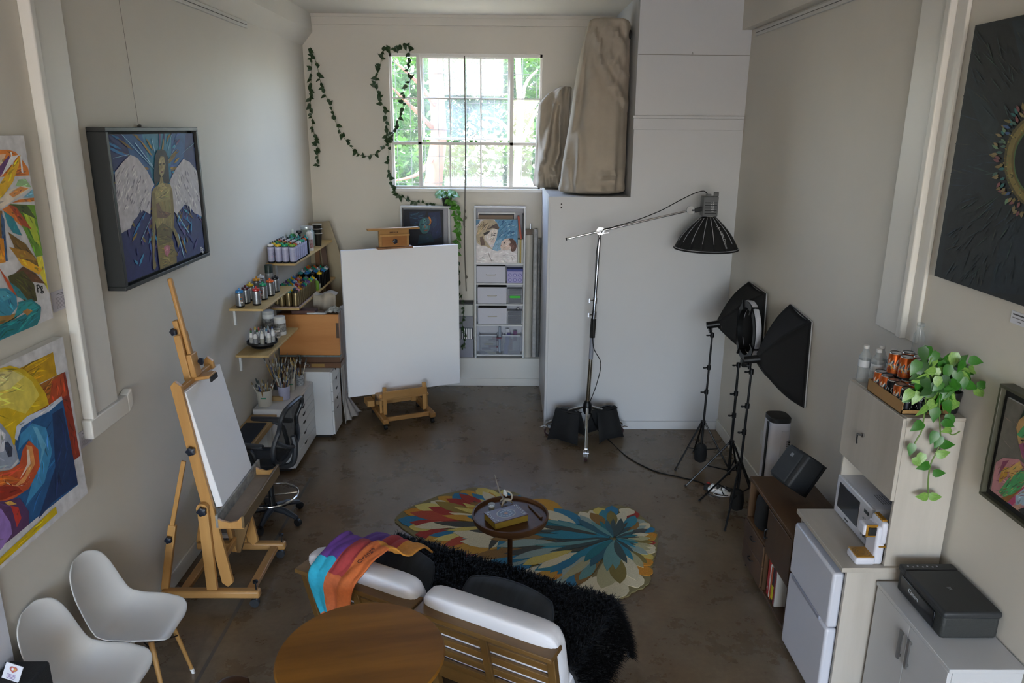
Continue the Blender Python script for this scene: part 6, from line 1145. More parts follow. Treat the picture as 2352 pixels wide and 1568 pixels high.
B().lathe([(.255, 1.842), (.20, 1.838), (.01, 1.836)], (ctr.x, ctr.y, 0), 40, cap=False).build('diffuser', mat('white_diffuser', '#c8c8cc', .8), lt, world=True)
for s, ang, v, sz in (('Light Dome', -66, .62, .034), ('A', -70, .28, .05)):
    a = R(ang); p = sbp(a, v); dn = (sbp(a, v+.03)-sbp(a, v-.03)).normalized(); tg = V((-math.sin(a), math.cos(a), 0)); nn = dn.cross(tg).normalized(); nn = nn if nn.dot(V((math.cos(a), math.sin(a), 0))) > 0 else -nn; letter(s, sz, mat('white_print', '#a8a8aa', .6), lt, p+nn*.006, cols(dn, nn.cross(dn).normalized(), nn), 'lettering', True)
for k in range(6): B().bb(1.738, 6.3285, 2.145+.014*k, 1.748, 6.331, 2.155+.014*k).bb(1.724, 6.3285, 2.145+.014*k, 1.731, 6.331, 2.153+.014*k).build('printed_mark', mat('white_print'), lt, world=True)
cb = B().tube(smoothpts([(1.70, 6.39, 2.285), (1.665, 6.39, 2.31), (1.58, 6.39, 2.285), (1.45, 6.38, 2.22), (1.30, 6.37, 2.14), (1.10, 6.372, 2.06), (.9, 6.37, 2.0), (.83, 6.38, 1.97), (.79, 6.40, 1.8), (.785, 6.392, 1.5), (.775, 6.392, 1.2), (.79, 6.36, .95), (.86, 6.36, .80), (.83, 6.36, .6), (.775, 6.37, .42)], 6), .004, 6)
tag(cb.build('lamp_cable', BLK), 'thin black cable running along the boom and down the chrome stand', 'cable')
fl_c = [FP(1355, 945, .30), FP(1372, 985, .12)]+[FP(x, y, .006) for x, y in ((1400, 1012), (1440, 1048), (1500, 1080), (1560, 1095), (1610, 1108), (1640, 1128))]
tag(B().tube(smoothpts(fl_c, 8), .0055, 6).build('power_cable', BLK), 'long black power cable curving across the floor to the stands', 'cable')
# sandbags over the legs
def sandbag(label, c, ang, wid, tilt=0.):
    s = thing('sandbag', label, 'sandbag', tuple(c), ang, 'black sandbags on the boom stand'); M = Matrix.Rotation(tilt, 3, 'X')
    for sg in (-1, 1):
        def fn(u, v, side, sg=sg):
            a, w = 2*u-1, v; T = .055*((1-abs(a)**2.4)*max(0, math.sin(PI*min(1, .08+w*.92))))**.5; x = a*wid/2*(.82+.22*w)
            y = sg*(.03+.085*w+.01*math.sin(a*4)); return V((x, y+side*T*.6*sg, .02-.245*w-.02*abs(a)**3*(w)))
        B().grid(lambda u, v: fn(u, v, 1), 14, 10).grid(lambda u, v: fn(1-u, v, -1), 14, 10).build('pouch', FAB, s, ang=80); B().tube([fn(i/10, 1, 0)+V((0, 0, -.003)) for i in range(11)], .004, 6).build('seam', FAB, s)
    B().grid(lambda u, v: ((2*u-1)*wid*.42, (2*v-1)*.035, .028-.012*(2*v-1)**2), 6, 6).build('saddle', FAB, s, solid=.006); B().tube(smoothpts([(-wid*.3, 0, .03), (-wid*.15, 0, .05), (wid*.15, 0, .05), (wid*.3, 0, .03)], 4), .006, 6).build('strap', mat('grey_webbing', '#3a3c40', .8), s)
    return s
def onleg(i, f): d = wheels[i]-V((sx, sy, 0)); return V((sx, sy, 0))+d*f+V((0, 0, .31-.1*f))
sandbag('black saddle sandbag hung over the stand leg near the closet corner', onleg(0, .46), math.atan2(*(wheels[0]-V((sx, sy, 0))).yx)+PI, .29)
sandbag('black saddle sandbag hung over the stand leg facing the softbox lights', onleg(2, .50)+V((0, 0, .02)), math.atan2(*(wheels[2]-V((sx, sy, 0))).yx), .29)
# ---------------------------------------------------------------- tripod stands
def tripod(label, c, feet, hub, top, r=.011, name='tripod_stand', bag=None):
    t = thing(name, label, 'light stand', (c[0], c[1], 0), group='black tripod light stands'); cx_, cy_ = c
    B().cyl((cx_, cy_, hub-.28), (top[0], top[1], top[2]), r, r*.7, 12).build('pole', BLK, t, world=True)
    for f in (.35, .62, .97): z = lerp(hub, top[2], f); x, y = lerp(cx_, top[0], f), lerp(cy_, top[1], f); B().cyl((x, y, z-.018), (x, y, z+.018), .017, n=12).cyl((x, y, z), (x-.035, y-.01, z), .006, n=8).lathe([(.012, -.004), (.012, .004)], (x-.04, y-.01, z), 10).build('lock_collar', BLK, t, world=True)
    B().cyl((cx_, cy_, hub-.015), (cx_, cy_, hub+.02), .022, n=12).build('leg_hub', BLK, t, world=True); B().cyl((cx_, cy_, hub-.26), (cx_, cy_, hub-.23), .018, n=12).build('brace_hub', BLK, t, world=True)
    for fx, fy in feet:
        d = V((fx-cx_, fy-cy_, 0)); lg = B().cyl(V((cx_, cy_, hub))+d.normalized()*.02, (fx, fy, .007), .0085, .0075, 8).build('leg', BLK, t, world=True); m_ = V((cx_, cy_, hub)).lerp(V((fx, fy, 0)), .52)
        B().beam(V((cx_, cy_, hub-.245)), m_, .008, .008).build('brace', BLK, lg, world=True); B().ell((fx, fy, .008), .011, .011, .008, 8, 5).build('rubber_foot', mat('black_rubber'), lg, world=True)
    if bag: B().lathe([(.02, 0), (.05, .02), (.055, .08), (.045, .15), (.02, .17)], (cx_, cy_+.0, bag), 14).build('weight_bag', FAB, t, world=True)
    return t
def softbox(label, apex, A, Bp, C, D, par_label, sgn=1):
    t = thing('softbox', label, 'softbox', tuple(apex), group='square softboxes facing the wall'); apex = V(apex); cr = [V(q) for q in (A, Bp, C, D)]; ax_ = (sum(cr, V((0, 0, 0)))/4-apex).normalized(); q = [apex+(c-apex)*.10 for c in cr]
    cc_ = sum(cr, V((0, 0, 0)))/4
    for k in range(4):
        a, b_ = cr[k], cr[(k+1) % 4]; a0, b0_ = q[k], q[(k+1) % 4]; mid = (a+b_)/2; out = (mid-sum(cr, V((0, 0, 0)))/4).normalized()
        dk, dk1 = (a-cc_).normalized(), (b_-cc_).normalized()
        def fn(u, v, a=a, b_=b_, a0=a0, b0_=b0_, out=out, dk=dk, dk1=dk1): p = (a0.lerp(a, v)+dk*.045*math.sin(PI*v)).lerp(b0_.lerp(b_, v)+dk1*.045*math.sin(PI*v), u); return p-out*.014*math.sin(PI*u)*v
        B().grid(fn, 8, 10).build('side_panel', FAB, t, world=True, solid=.003)
        B().tube([fn(0, v/10)+out*.001 for v in range(11)], .0035, 5).build('rib', FAB, t, world=True)
    B().tube(cr, .008, 6, closed=True).build('rim', FAB, t, world=True); B().tube([c+ax_*.009 for c in cr], .006, 6, closed=True).build('white_lip', mat('pale_lip', '#b9babd', .6), t, world=True)
    B().add([c+ax_*.006 for c in cr], [[0, 1, 2, 3]]).build('diffuser', mat('white_diffuser'), t, world=True)
    B().cyl(apex-ax_*.06, apex+ax_*.05, .028, .03, 14).build('lamp_socket', BLK, t, world=True); B().cyl(apex-ax_*.02, apex-ax_*.02+V((0, 0, -.07)), .012, n=10).build('tilt_bracket', BLK, t, world=True); B().cyl(apex-ax_*.03+V((0, 0, -.03)), apex-ax_*.03+V((-.02, -.05, -.03)), .008, n=8).build('tilt_knob', BLK, t, world=True)
    return t
tripod('black tripod stand of the softbox standing closest to the closet', (1.70, 5.95), [(1.47, 5.86), (1.93, 5.82), (1.72, 6.24)], .40, (1.715, 5.95, 1.20), bag=.04)
softbox('black square softbox tilted to the wall behind the ring light', (1.722, 5.95, 1.267), (2.04, 6.144, 1.583), (2.04, 5.726, 1.573), (2.04, 5.679, 1.071), (2.04, 6.10, 1.075), '')
tripod('black tripod stand carrying the ring light', (1.845, 5.60), [(1.49, 5.56), (1.99, 5.44), (1.98, 5.78)], .37, (1.84, 5.60, 1.05), .013)
tripod('black tripod stand of the softbox closest to the tower heater', (1.767, 5.12), [(1.61, 4.85), (1.54, 5.31), (1.97, 5.20)], .40, (1.78, 5.12, 1.155), bag=.03)
softbox('black square softbox facing the wall above the white tower heater', (1.785, 5.12, 1.225), (2.055, 5.244, 1.598), (2.055, 4.859, 1.567), (2.055, 4.812, .978), (2.055, 5.20, 1.0), '')
t = thing('ring_light', 'white wrapped ring light on its tripod between the softboxes', 'ring light', (1.88, 5.6, 1.06)); rc_ = V((1.885, 5.60, 1.305)); Ro, Ri, hw = .235, .185, .02
def rp_(a, r, x): return rc_+V((x, r*math.sin(a), r*math.cos(a)))
N = 56
B().rings([[rp_(2*PI*k/N, r, x) for r, x in ((Ro-.004, hw+.002), (Ro, 0), (Ro-.004, -hw*.6), (Ro+.004, -hw*.6), (Ro+.007, 0), (Ro+.003, hw+.008), (Ri+.01, hw+.008), (Ri+.01, hw+.002))] for k in range(N)]+[[rp_(0, r, x) for r, x in ((Ro-.004, hw+.002), (Ro, 0), (Ro-.004, -hw*.6), (Ro+.004, -hw*.6), (Ro+.007, 0), (Ro+.003, hw+.008), (Ri+.01, hw+.008), (Ri+.01, hw+.002))]], cap=False).build('diffuser_cover', mat('white_wrap', '#b9bac2', .8, bump=.3, bs=60), t, world=True)
B().rings([[rp_(2*PI*k/N, r, x) for r, x in ((Ro-.002, hw), (Ro-.002, -hw), (Ri, -hw), (Ri, hw))] for k in range(N)]+[[rp_(0, r, x) for r, x in ((Ro-.002, hw), (Ro-.002, -hw), (Ri, -hw), (Ri, hw))]], cap=False).build('ring_body', BLK, t, world=True)
for a in (25, 150, 250, 330): B().box(rp_(R(a), (Ro+Ri)/2+.0, 0), (.06, .012, .075), Matrix.Rotation(-R(a), 3, 'X')).build('strap', BLK, t, world=True)
B().box(rc_+V((0, 0, -.255)), (.05, .07, .06)).build('control_box', BLK, t, world=True, bevel=.006)
# power strips and plugs on the floor
p = FP(1655, 1132); t = thing('power_strip', 'white power strip with plugs on the floor among tripod legs', 'power strip', (p.x, p.y, 0)); M = Matrix.Rotation(R(-35), 4, 'Z'); B().bb(-.10, -.03, 0, .10, .03, .035, M=M).build('strip_body', mat('white_plastic'), t, bevel=.006)
for k in range(4): B().bb(-.08+.045*k, -.014, .034, -.055+.045*k, .014, .06, M=M).build('plug', BP if k % 2 else mat('white_plastic'), t, bevel=.003)
B().bb(-.135, -.026, .0, -.101, .026, .04, M=M).build('switch_end', mat('black_rubber'), t, bevel=.004); B().ell(M @ V((-.12, .04, .03)), .018, .012, .018, 8, 6).build('red_plug', mat('red_plastic', '#a02a28', .5), t)
rs = random.Random(12)
for k in range(4):
    a = rs.uniform(0, 6); pts = [V((p.x, p.y, .05))]+[V((p.x+.10*math.cos(a+i*.9)*(.6+.2*i), p.y+.08*math.sin(a+i*.9)*(.6+.2*i), .012)) for i in range(1, 5)]; tag(B().tube(smoothpts(pts, 5), .0035, 6).build('plug_cord', BP if k else mat('white_plastic')), ['loose white cord tangled by the power strip', 'loose black cord tangled by the power strip'][min(k, 1)], 'cord', 'cords at the power strip')
# ---------------------------------------------------------------- tower heater
t = thing('tower_heater', 'white tower heater with a black top standing by the right wall', 'heater', (1.95, 4.95, 0)); b = B(); rs_ = []
for z, k in ((.03, .98), (.1, 1), (.8, 1), (.835, .97)): rs_.append([V((1.945+.078*k*math.copysign(abs(math.cos(2*PI*j/28))**.6, math.cos(2*PI*j/28)), 4.95+.09*k*math.copysign(abs(math.sin(2*PI*j/28))**.6, math.sin(2*PI*j/28)), z)) for j in range(28)])
b.rings(rs_).build('shell', mat('white_appliance', '#cbcbd4', .4), t, world=True); B().rings([[V((1.945+.078*k*math.copysign(abs(math.cos(2*PI*j/28))**.6, math.cos(2*PI*j/28)), 4.95+.09*k*math.copysign(abs(math.sin(2*PI*j/28))**.6, math.sin(2*PI*j/28)), z)) for j in range(28)] for z, k in ((.834, .99), (.862, .99), (.866, .95))]).build('top_cap', BP, t, world=True); B().lathe([(.11, 0), (.11, .02), (.08, .032)], (1.945, 4.95, 0), 28).build('foot', BP, t, world=True)
B().bb(1.945, 4.855, .12, 2.0, 4.862, .78).build('front_inlay', mat('pale_inlay', '#bfbfc9', .4), t, world=True, bevel=.003)
for k in range(12): B().bb(1.985, 4.855, .55+.014*k, 2.012, 4.864, .556+.014*k).build('vent_slot', DKG, t, world=True)
B().bb(1.862, 4.90, .04, 1.868, 4.93, .83).build('edge_strip', BP, t, world=True)
# ---------------------------------------------------------------- wooden sideboard
ACA = wood('acacia_wood', '#5f4326', '#3d2a16', .5, 1, 5); ACZ = wood('acacia_front', '#5a3f25', '#3a2714', .5, 2, 5)
cx0, cx1, cy0, cy1, cz = 1.604, 1.975, 3.67, 4.44, .64
t = thing('sideboard', 'dark acacia sideboard with drawers, door and open cubbies', 'sideboard', (1.79, 4.05, 0)); ym = 4.06
for a in ((cx0, cy0, cz-.022, cx1, cy1, cz), (cx0+.004, cy0, .035, cx1, cy1, .057)): B().bb(*a).build('board', ACA, t, world=True, bevel=.002)
for y in (cy0, cy1-.02, ym-.01): B().bb(cx0+.004, y, .057, cx1, y+.02, cz-.022).build('side_panel', ACZ, t, world=True, bevel=.002)
B().bb(cx1-.01, cy0, .05, cx1-.004, cy1, cz-.02).build('back_panel', ACZ, t, world=True)
B().bb(cx0+.004, ym+.01, .345, cx1, cy1-.02, .362).build('board', ACA, t, world=True); B().bb(cx0+.004, cy0+.02, .315, cx1, ym-.01, .332).build('board', ACA, t, world=True)
def arc(par, y, z, v=True): B().tube(smoothpts([(cx0-.002, y, z+.03), (cx0-.022, y, z+.022), (cx0-.022, y, z-.022), (cx0-.002, y, z-.03)] if v else [(cx0-.002, y+.03, z), (cx0-.022, y+.022, z), (cx0-.022, y-.022, z), (cx0-.002, y-.03, z)], 4), .004, 6).build('handle', mat('black_steel'), par, world=True)
for z0, z1 in ((.205, .342), (.062, .20)): d = B().bb(cx0-.004, ym+.012, z0, cx0+.014, cy1-.004, z1).build('drawer', ACZ, t, world=True, bevel=.002); arc(d, (ym+cy1)/2, (z0+z1)/2+.02, False)
d = B().bb(cx0-.004, cy0+.004, .335, cx0+.014, ym-.004, cz-.026).build('door', ACZ, t, world=True, bevel=.002); arc(d, ym-.03, .46)
for x in (cx0+.03, cx1-.04):
    for y in (cy0+.03, cy1-.03): B().cyl((x, y, 0), (x, y, .036), .014, n=10).build('foot', BP, t, world=True)
for k, (y, w, h, c, nm) in enumerate(((4.02, .03, .235, '#a02424', 'red'), (3.985, .012, .22, '#c8c4bc', 'white'), (3.968, .022, .215, '#b8552c', 'orange'), (3.942, .026, .225, '#1e1e20', 'black and yellow'), (3.912, .02, .23, '#7a2228', 'dark red'), (3.888, .012, .235, '#b9b7b2', 'pale grey'))):
    o = thing('paperback', f'{nm} book standing in the open cubby of the sideboard', 'book', (cx0+.02, y-w/2, .058), group='books in the sideboard'); B().bb(0, -w/2, 0, .17, w/2, h).build('cover', mat('bk_'+nm.replace(' ', '_'), c, .5), o, bevel=.001); B().bb(.004, -w/2+.002, h-.001, .168, w/2-.002, h+.0015).build('pages', mat('page_edge', '#c9c6be', .8), o)
    if k == 3: B().bb(-.001, -w/2, .02, .002, w/2, .11).build('yellow_band', mat('yellow_band', '#c9c420', .5), o)
    if k == 0: letter('AS', .022, mat('white_print'), o, (-.0012, 0, .05), cols(V((0, 0, 1)), V((0, 1, 0)), V((-1, 0, 0))))
t = thing('portable_speaker', 'black rounded portable speaker standing in the sideboard cubby', 'speaker', (1.665, 4.285, .363)); B().rings([[V((.055*k*math.cos(2*PI*j/20), .085*k*math.sin(2*PI*j/20), z)) for j in range(20)] for z, k in ((0, .8), (.01, .95), (.05, 1.02), (.10, .95), (.14, .98), (.19, .9), (.215, .6), (.22, .3))]).build('speaker_body', FAB, t)
tag(B().bb(1.62, 4.12, .3625, 1.68, 4.15, .37).build('remote_control', BP, bevel=.003), 'thin black remote lying in the sideboard cubby', 'remote')
# wedge speaker on top
Mw = Matrix.Scale(1, 4) @ Matrix.Translation((1.785, 4.13, .824)) @ Matrix.Rotation(R(14), 4, 'Z') @ Matrix.Rotation(R(34), 4, 'Y') @ Matrix.Scale(.86, 4)
t = thing('wedge_speaker', 'black wedge loudspeaker tilted back on the sideboard', 'speaker', (1.79, 4.13, .641)); BS = mat('black_speaker', '#1d1e20', .6, bump=.1, bs=200)
B().prism([(-.10, -.11), (.05, -.12), (.11, -.07), (.11, .07), (.05, .12), (-.10, .11), (-.125, .06), (-.125, -.06)], lambda a, c, s: Mw @ V((a, c, s)), -.13, .13).build('cabinet', BS, t, world=True, bevel=.01)
B().bb(-.134, -.085, -.115, -.122, .085, .115, M=Mw).build('grille', mat('speaker_grille', '#25282a', .7, bump=.4, bs=400), t, world=True, bevel=.006)
B().bb(.045, -.1245, -.128, .065, -.1, .128, M=Mw).build('side_stripe', BP, t, world=True); B().bb(-.04, -.07, .126, .06, .07, .133, M=Mw).build('handle_recess', BP, t, world=True, bevel=.004); B().bb(-.1365, -.014, .06, -.133, .014, .085, M=Mw).build('badge', mat('grey_badge', '#6a6c6e', .4), t, world=True)
# folded hand truck behind
t = thing('hand_truck', 'black folded hand truck with grips behind the sideboard', 'hand truck', (2.02, 3.82, 0))
for k, y in enumerate((3.74, 3.86)): B().tube(smoothpts([(2.025, y, .03), (2.025, y, .84), (2.02, y+.0, .89), (1.985, y+.03, .93)], 4), .013, 10).build('rail_tube', BLK, t, world=True); B().tube([(2.01, y+.01, .90), (1.98, y+.035, .935), (1.955, y+.055, .955)], .018, 10).build('grip', mat('black_rubber'), t, world=True)
for z in (.2, .5, .75): B().cyl((2.025, 3.74, z), (2.025, 3.86, z), .008, n=8).build('rung', BLK, t, world=True)
B().bb(1.985, 3.72, .0, 2.06, 3.88, .02).build('toe_plate', BLK, t, world=True); B().bb(2.005, 3.87, .45, 2.05, 3.97, .74).build('bag', mat('black_glitter', '#17171a', .5, bump=.5, bs=120), t, world=True, bevel=.02)
# ---------------------------------------------------------------- kitchen hutch, fridge, microwave
OAK = wood('whitewashed_oak', '#b8b2a8', '#a8a196', .5, 2, 6); OAKY = wood('whitewashed_top', '#b4ada2', '#a49c90', .45, 1, 6)
hx0, hx1, hy0, hy1 = 1.60, 2.055, 3.085, 3.645
t = thing('kitchen_hutch', 'pale wood hutch with an upper cupboard over a fridge bay', 'hutch', (1.83, 3.36, 0))
B().bb(hx0-.008, hy0-.006, .808, hx1, hy1+.006, .832).build('worktop', OAKY, t, world=True, bevel=.002)
for y in (hy0, hy1-.02): B().bb(hx0+.02, y, 0, hx1, y+.02, .808).build('base_side', OAK, t, world=True, bevel=.002)
B().bb(hx1-.012, hy0+.02, 0.02, hx1, hy1-.02, .808).build('base_back', OAK, t, world=True)
for y in (hy0+.012, hy1-.018): B().bb(1.795, y, .832, hx1, y+.018, 1.578).build('upper_side', OAK, t, world=True, bevel=.002)
B().bb(1.79, hy0+.010, 1.562, hx1, hy1, 1.58).build('upper_top', OAKY, t, world=True, bevel=.002); B().bb(1.80, hy0+.03, 1.165, hx1, hy1-.018, 1.18).build('upper_floor', OAKY, t, world=True); B().bb(hx1-.012, hy0+.03, .832, hx1, hy1-.018, 1.562).build('upper_back', mat('cream_back', '#c9c4b8', .6), t, world=True)
d = B().bb(1.776, hy0+.012, 1.17, 1.794, hy1-.002, 1.575).build('cupboard_door', OAK, t, world=True, bevel=.002)
B().cyl((1.776, 3.42, 1.36), (1.768, 3.42, 1.36), .012, n=14).build('lock', CHROME, d, world=True); B().cyl((1.768, 3.42, 1.36), (1.745, 3.43, 1.362), .005, n=8).build('key', BP, d, world=True); B().tube([(1.75, 3.43, 1.355), (1.752, 3.435, 1.33), (1.755, 3.435, 1.31)], .004, 6).build('key_fob', BP, d, world=True)
FR = mat('white_fridge', '#c3c4cc', .32)
t = thing('mini_fridge', 'white two-door mini fridge in the bay of the hutch', 'fridge', (1.8, 3.35, 0)); B().bb(1.635, 3.12, .02, 2.02, 3.61, .775).build('body', FR, t, world=True, bevel=.006)
for z0, z1, nm in ((.475, .775, 'freezer_door'), (.035, .468, 'fridge_door')):
    d = B().bb(1.575, 3.118, z0, 1.632, 3.612, z1).build(nm, FR, t, world=True, bevel=.014, seg=3); zz_ = z0+.012 if z0 > .3 else z1-.012
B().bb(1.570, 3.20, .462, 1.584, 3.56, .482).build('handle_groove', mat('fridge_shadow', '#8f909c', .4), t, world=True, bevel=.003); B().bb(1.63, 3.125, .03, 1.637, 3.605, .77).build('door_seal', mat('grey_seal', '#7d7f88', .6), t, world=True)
for y in (3.15, 3.58): B().cyl((1.62, y, 0), (1.62, y, .022), .012, n=8).build('foot', BP, t, world=True)
MW_ = mat('white_microwave', '#c6c6cc', .35)
t = thing('microwave', 'white microwave oven with a dark window on the hutch counter', 'microwave', (1.9, 3.46, .833)); B().bb(1.80, 3.245, .84, 2.03, 3.635, 1.045).build('case', MW_, t, world=True, bevel=.004); fr_ = B().bb(1.783, 3.245, .838, 1.803, 3.635, 1.047).build('front_panel', MW_, t, world=True, bevel=.006)
B().bb(1.7805, 3.37, .88, 1.785, 3.60, 1.02).build('door_window', mat('dark_glass', '#2c2c2e', .12), t, world=True, bevel=.012); B().bb(1.781, 3.275, .995, 1.785, 3.32, 1.012).build('display', mat('green_black_lcd', '#1f2a22', .2), t, world=True)
for r in range(6):
    for q in range(3): B().bb(1.7815, 3.268+.022*q, .868+.018*r, 1.784, 3.282+.022*q, .878+.018*r).build('key', mat('key_grey', '#8e8f96', .5), t, world=True)
for k in range(4): B().bb(1.7815, 3.466+.011*k, .854, 1.784, 3.473+.011*k, .862).build('maker_mark', mat('dark_letter', '#3a3a40', .5), t, world=True)
for k in range(5): B().bb(1.86+.012*k, 3.30, 1.0452, 1.864+.012*k, 3.40, 1.0465).build('warning_print', mat('print_grey', '#77787c', .6), t, world=True)
for x, y in ((1.82, 3.27), (1.82, 3.61), (2.0, 3.27), (2.0, 3.61)): B().cyl((x, y, .832), (x, y, .842), .01, n=8).build('foot', BP, t, world=True)
GO = mat('gold_trim', '#b07f2c', .3, .5); WA = mat('white_appliance')
t = thing('coffee_machine', 'small white and gold pod coffee machine beside the microwave', 'coffee machine', (1.74, 3.15, .833))
def rb(nm, a, m, bev=.012): return B().bb(*a).build(nm, m, t, world=True, bevel=bev, seg=3)
rb('drip_base', (1.66, 3.10, .833, 1.755, 3.20, .872), WA); rb('drip_plate', (1.664, 3.104, .872, 1.75, 3.196, .877), GO, .004); rb('column', (1.745, 3.105, .833, 1.79, 3.205, 1.03), WA); rb('water_tank', (1.762, 3.10, .94, 1.7925, 3.21, 1.055), WA); rb('head', (1.69, 3.125, .975, 1.75, 3.185, 1.03), WA, .008); rb('head_trim', (1.70, 3.118, .972, 1.752, 3.126, 1.034), GO, .002); rb('display', (1.708, 3.112, .982, 1.745, 3.119, 1.022), BP, .002); rb('gold_lid', (1.765, 3.115, 1.054, 1.79, 3.195, 1.062), GO, .003)
B().cyl((1.715, 3.155, .975), (1.715, 3.155, .955), .012, n=10).build('spout', BP, t, world=True); B().bb(1.76, 3.099, .928, 1.7926, 3.211, .934).build('gold_band', GO, t, world=True)
for k in range(3): B().lathe([(.014+.012*k, .0), (.016+.012*k, .0008), (.018+.012*k, .0)], (1.707, 3.15, .877), 20, cap=False).build('plate_ring', mat('brown_ring', '#8a6224', .4), t, world=True)
# ---------------------------------------------------------------- drinks and plant on top of the hutch
HT = 1.581; CB = mat('cardboard', '#9a7648', .8)
t = thing('cardboard_tray', 'shallow cardboard tray full of drink cans on the hutch', 'tray', (1.89, 3.30, HT)); tx0, tx1, ty0, ty1 = 1.783, 2.0, 3.135, 3.465
B().bb(tx0, ty0, HT, tx1, ty1, HT+.004).build('tray_bottom', CB, t, world=True)
for nm, a in (('tray_side', (tx0, ty0, HT, tx0+.004, ty1, HT+.058)), ('tray_side', (tx1-.004, ty0, HT, tx1, ty1, HT+.058)), ('tray_side', (tx0, ty0, HT, tx1, ty0+.004, HT+.02)), ('tray_side', (tx0, ty1-.004, HT, tx1, ty1, HT+.058))): B().bb(*a).build(nm, CB, t, world=True)
def drink(kind, x, y, z, label, group):
    key = ('drink', kind)
    if key not in _can:
        o = thing('drink_can', label, 'can', (x, y, z), 0, group); r, h = .0305, .104; bc_ = {'black': '#1c1d20', 'orange': '#c0602c'}[kind]
        B().lathe([(r*.8, 0), (r, .007), (r, h*.86), (r*.9, h*.96), (r*.84, h)], n=18, c=['#a9abad', bc_, bc_, '#b4b6b8', '#b4b6b8']).build('can_body', PMETAL, o); B().lathe([(r*.84, h-.001), (r*.86, h+.002), (r*.78, h-.003), (.001, h-.003)], n=18, c='#26272a').build('lid', PMETAL, o)
        rk = random.Random(7); P = []
        if kind == 'orange': P = [(rk.choice(['#d8782c', '#e0a040', '#3f86a8', '#b8342c', '#d8d0c4', '#2f5f7a']), leafpoly(.5+rk.uniform(-.3, .3), rk.uniform(.05, .6), rk.uniform(.5, 2.6), .35, .12, 3)) for _ in range(22)]
        else: P = [('#b9babc', disc(.5, .62, .24, .17, 16)), ('#1c1d20', disc(.5, .62, .17, .12, 14)), ('#b9babc', leafpoly(.42, .55, .9, .25, .08, 3)), ('#b9babc', [(.15, .2), (.85, .2), (.85, .27), (.15, .27)]), ('#b9babc', [(.25, .1), (.75, .1), (.75, .15), (.25, .15)])]
        m = len(P)
        b = B()
        for i, (c, pts) in enumerate(P):       # wrap the print round the can, on the two sides that show
            for base in (PI, -PI/2-.35):
                b.add([V((-(math.cos((u-.5)*1.9+base+PI))*(r+.0004+.00001*i), -math.sin((u-.5)*1.9+base+PI)*(r+.0004+.00001*i), .008+v_*h*.8)) for u, v_ in clip01(pts)], [list(range(len(pts)))], 0, c)
        b.build('can_print', PGLOSS, o, smooth=False); _can[key] = o; return o
    return dup(_can[key], (x, y, z), 0, label, group)
k = 0
for i in range(3):
    for j in range(5):
        kind = ['black', 'orange', 'black', 'orange', 'orange'][(j+i*2) % 5]; drink(kind, tx0+.037+i*.0635, ty0+.038+j*.0635, HT+.005, f'{"black" if kind == "black" else "orange patterned"} drink can in the tray row {["along the cupboard front", "between the two outer rows", "along the wall side"][i]}', 'cans in the cardboard tray'); k += 1
for (i, j, kind) in ((0.6, 3.4, 'orange'), (1.6, 3.5, 'orange'), (.9, 2.4, 'orange'), (1.9, 2.5, 'orange'), (1.5, 1.5, 'orange')): drink(kind, tx0+.037+i*.0635, ty0+.038+j*.0635, HT+.11, 'orange patterned drink can stacked on the cans in the tray', 'cans stacked on the tray')
CLW = mat('clear_water_bottle', '#b4bcc0', .08, alpha=.33)
for k, (x, y) in enumerate(((1.82, 3.60), (1.85, 3.53), (1.90, 3.60), (1.925, 3.53))):
    t = thing('water_bottle', 'clear plastic water bottle with a white cap on the hutch', 'bottle', (x, y, HT), 0, 'water bottles on the hutch'); B().lathe([(.026, 0), (.029, .006), (.029, .05), (.027, .06), (.029, .07), (.029, .13), (.012, .165), (.012, .175)], n=16).build('bottle_body', CLW, t); B().lathe([(.0135, .173), (.0135, .188)], n=12).build('bottle_cap', mat('white_plastic'), t); B().lathe([(.0295, .08), (.0295, .115)], n=16, cap=False).build('paper_label', mat('pale_label', '#c4c8cc', .5), t)
t = thing('water_bottle', 'tall clear bottle standing at the wall behind the cans', 'bottle', (2.03, 3.52, HT)); B().lathe([(.026, 0), (.026, .26), (.016, .29), (.016, .31)], n=16).build('bottle_body', CLW, t); B().lathe([(.018, .31), (.018, .325)], n=12).build('bottle_cap', CLW, t)
# trailing pothos
t = thing('pothos_plant', 'trailing variegated pothos in a dark pot on the hutch', 'plant', (2.02, 3.17, HT)); B().lathe([(.03, 0), (.032, .004), (.042, .10), (.038, .10), (.036, .08)], n=18, cap=False).build('pot', BP, t); B().lathe([(.03, .002), (.037, .09)], n=16).build('soil', mat('soil'), t)
PM = mat('pothos_leaf', '#35741e', .35, var=.5, vs=9, vc='#265a16', stretch=(.3, 4, 1)); PV = mat('variegated_leaf', '#3f7c26', .35, var=.6, vs=7, vc='#8fae58', stretch=(.4, 5, 1)); PD = mat('dark_pothos_leaf', '#2a4f22', .35)
PLM = [leafmesh('pothos_leaf', m, 1, .8, .1, .22) for m in (PM, PV, PD, PM)]; rs = random.Random(17); o0 = V((2.02, 3.17, HT))
def pleaf(p, ang, s, k=None, nz=.2):
    tip = V((math.cos(ang), -.25, math.sin(ang))).normalized(); nn = V((rs.gauss(-.3, .3), -1, rs.gauss(nz, .3))); y_ = nn.cross(tip).normalized(); o = share('leaf', PLM[rs.randrange(4) if k is None else k], None, t, p-o0, (0, 0, 0), s); o.rotation_euler = cols(tip, y_, tip.cross(y_)).to_euler()
for k in range(95):
    px, py = rs.gauss(2148, 36), rs.gauss(862, 38)
    if not (2092 < px < 2215 and 785 < py < 950): continue
    yy = rs.uniform(3.03, 3.12); q = WY(px, py, yy); q.x = min(q.x, 2.04); pleaf(q, R(rs.uniform(190, 350)), rs.uniform(.055, .078))
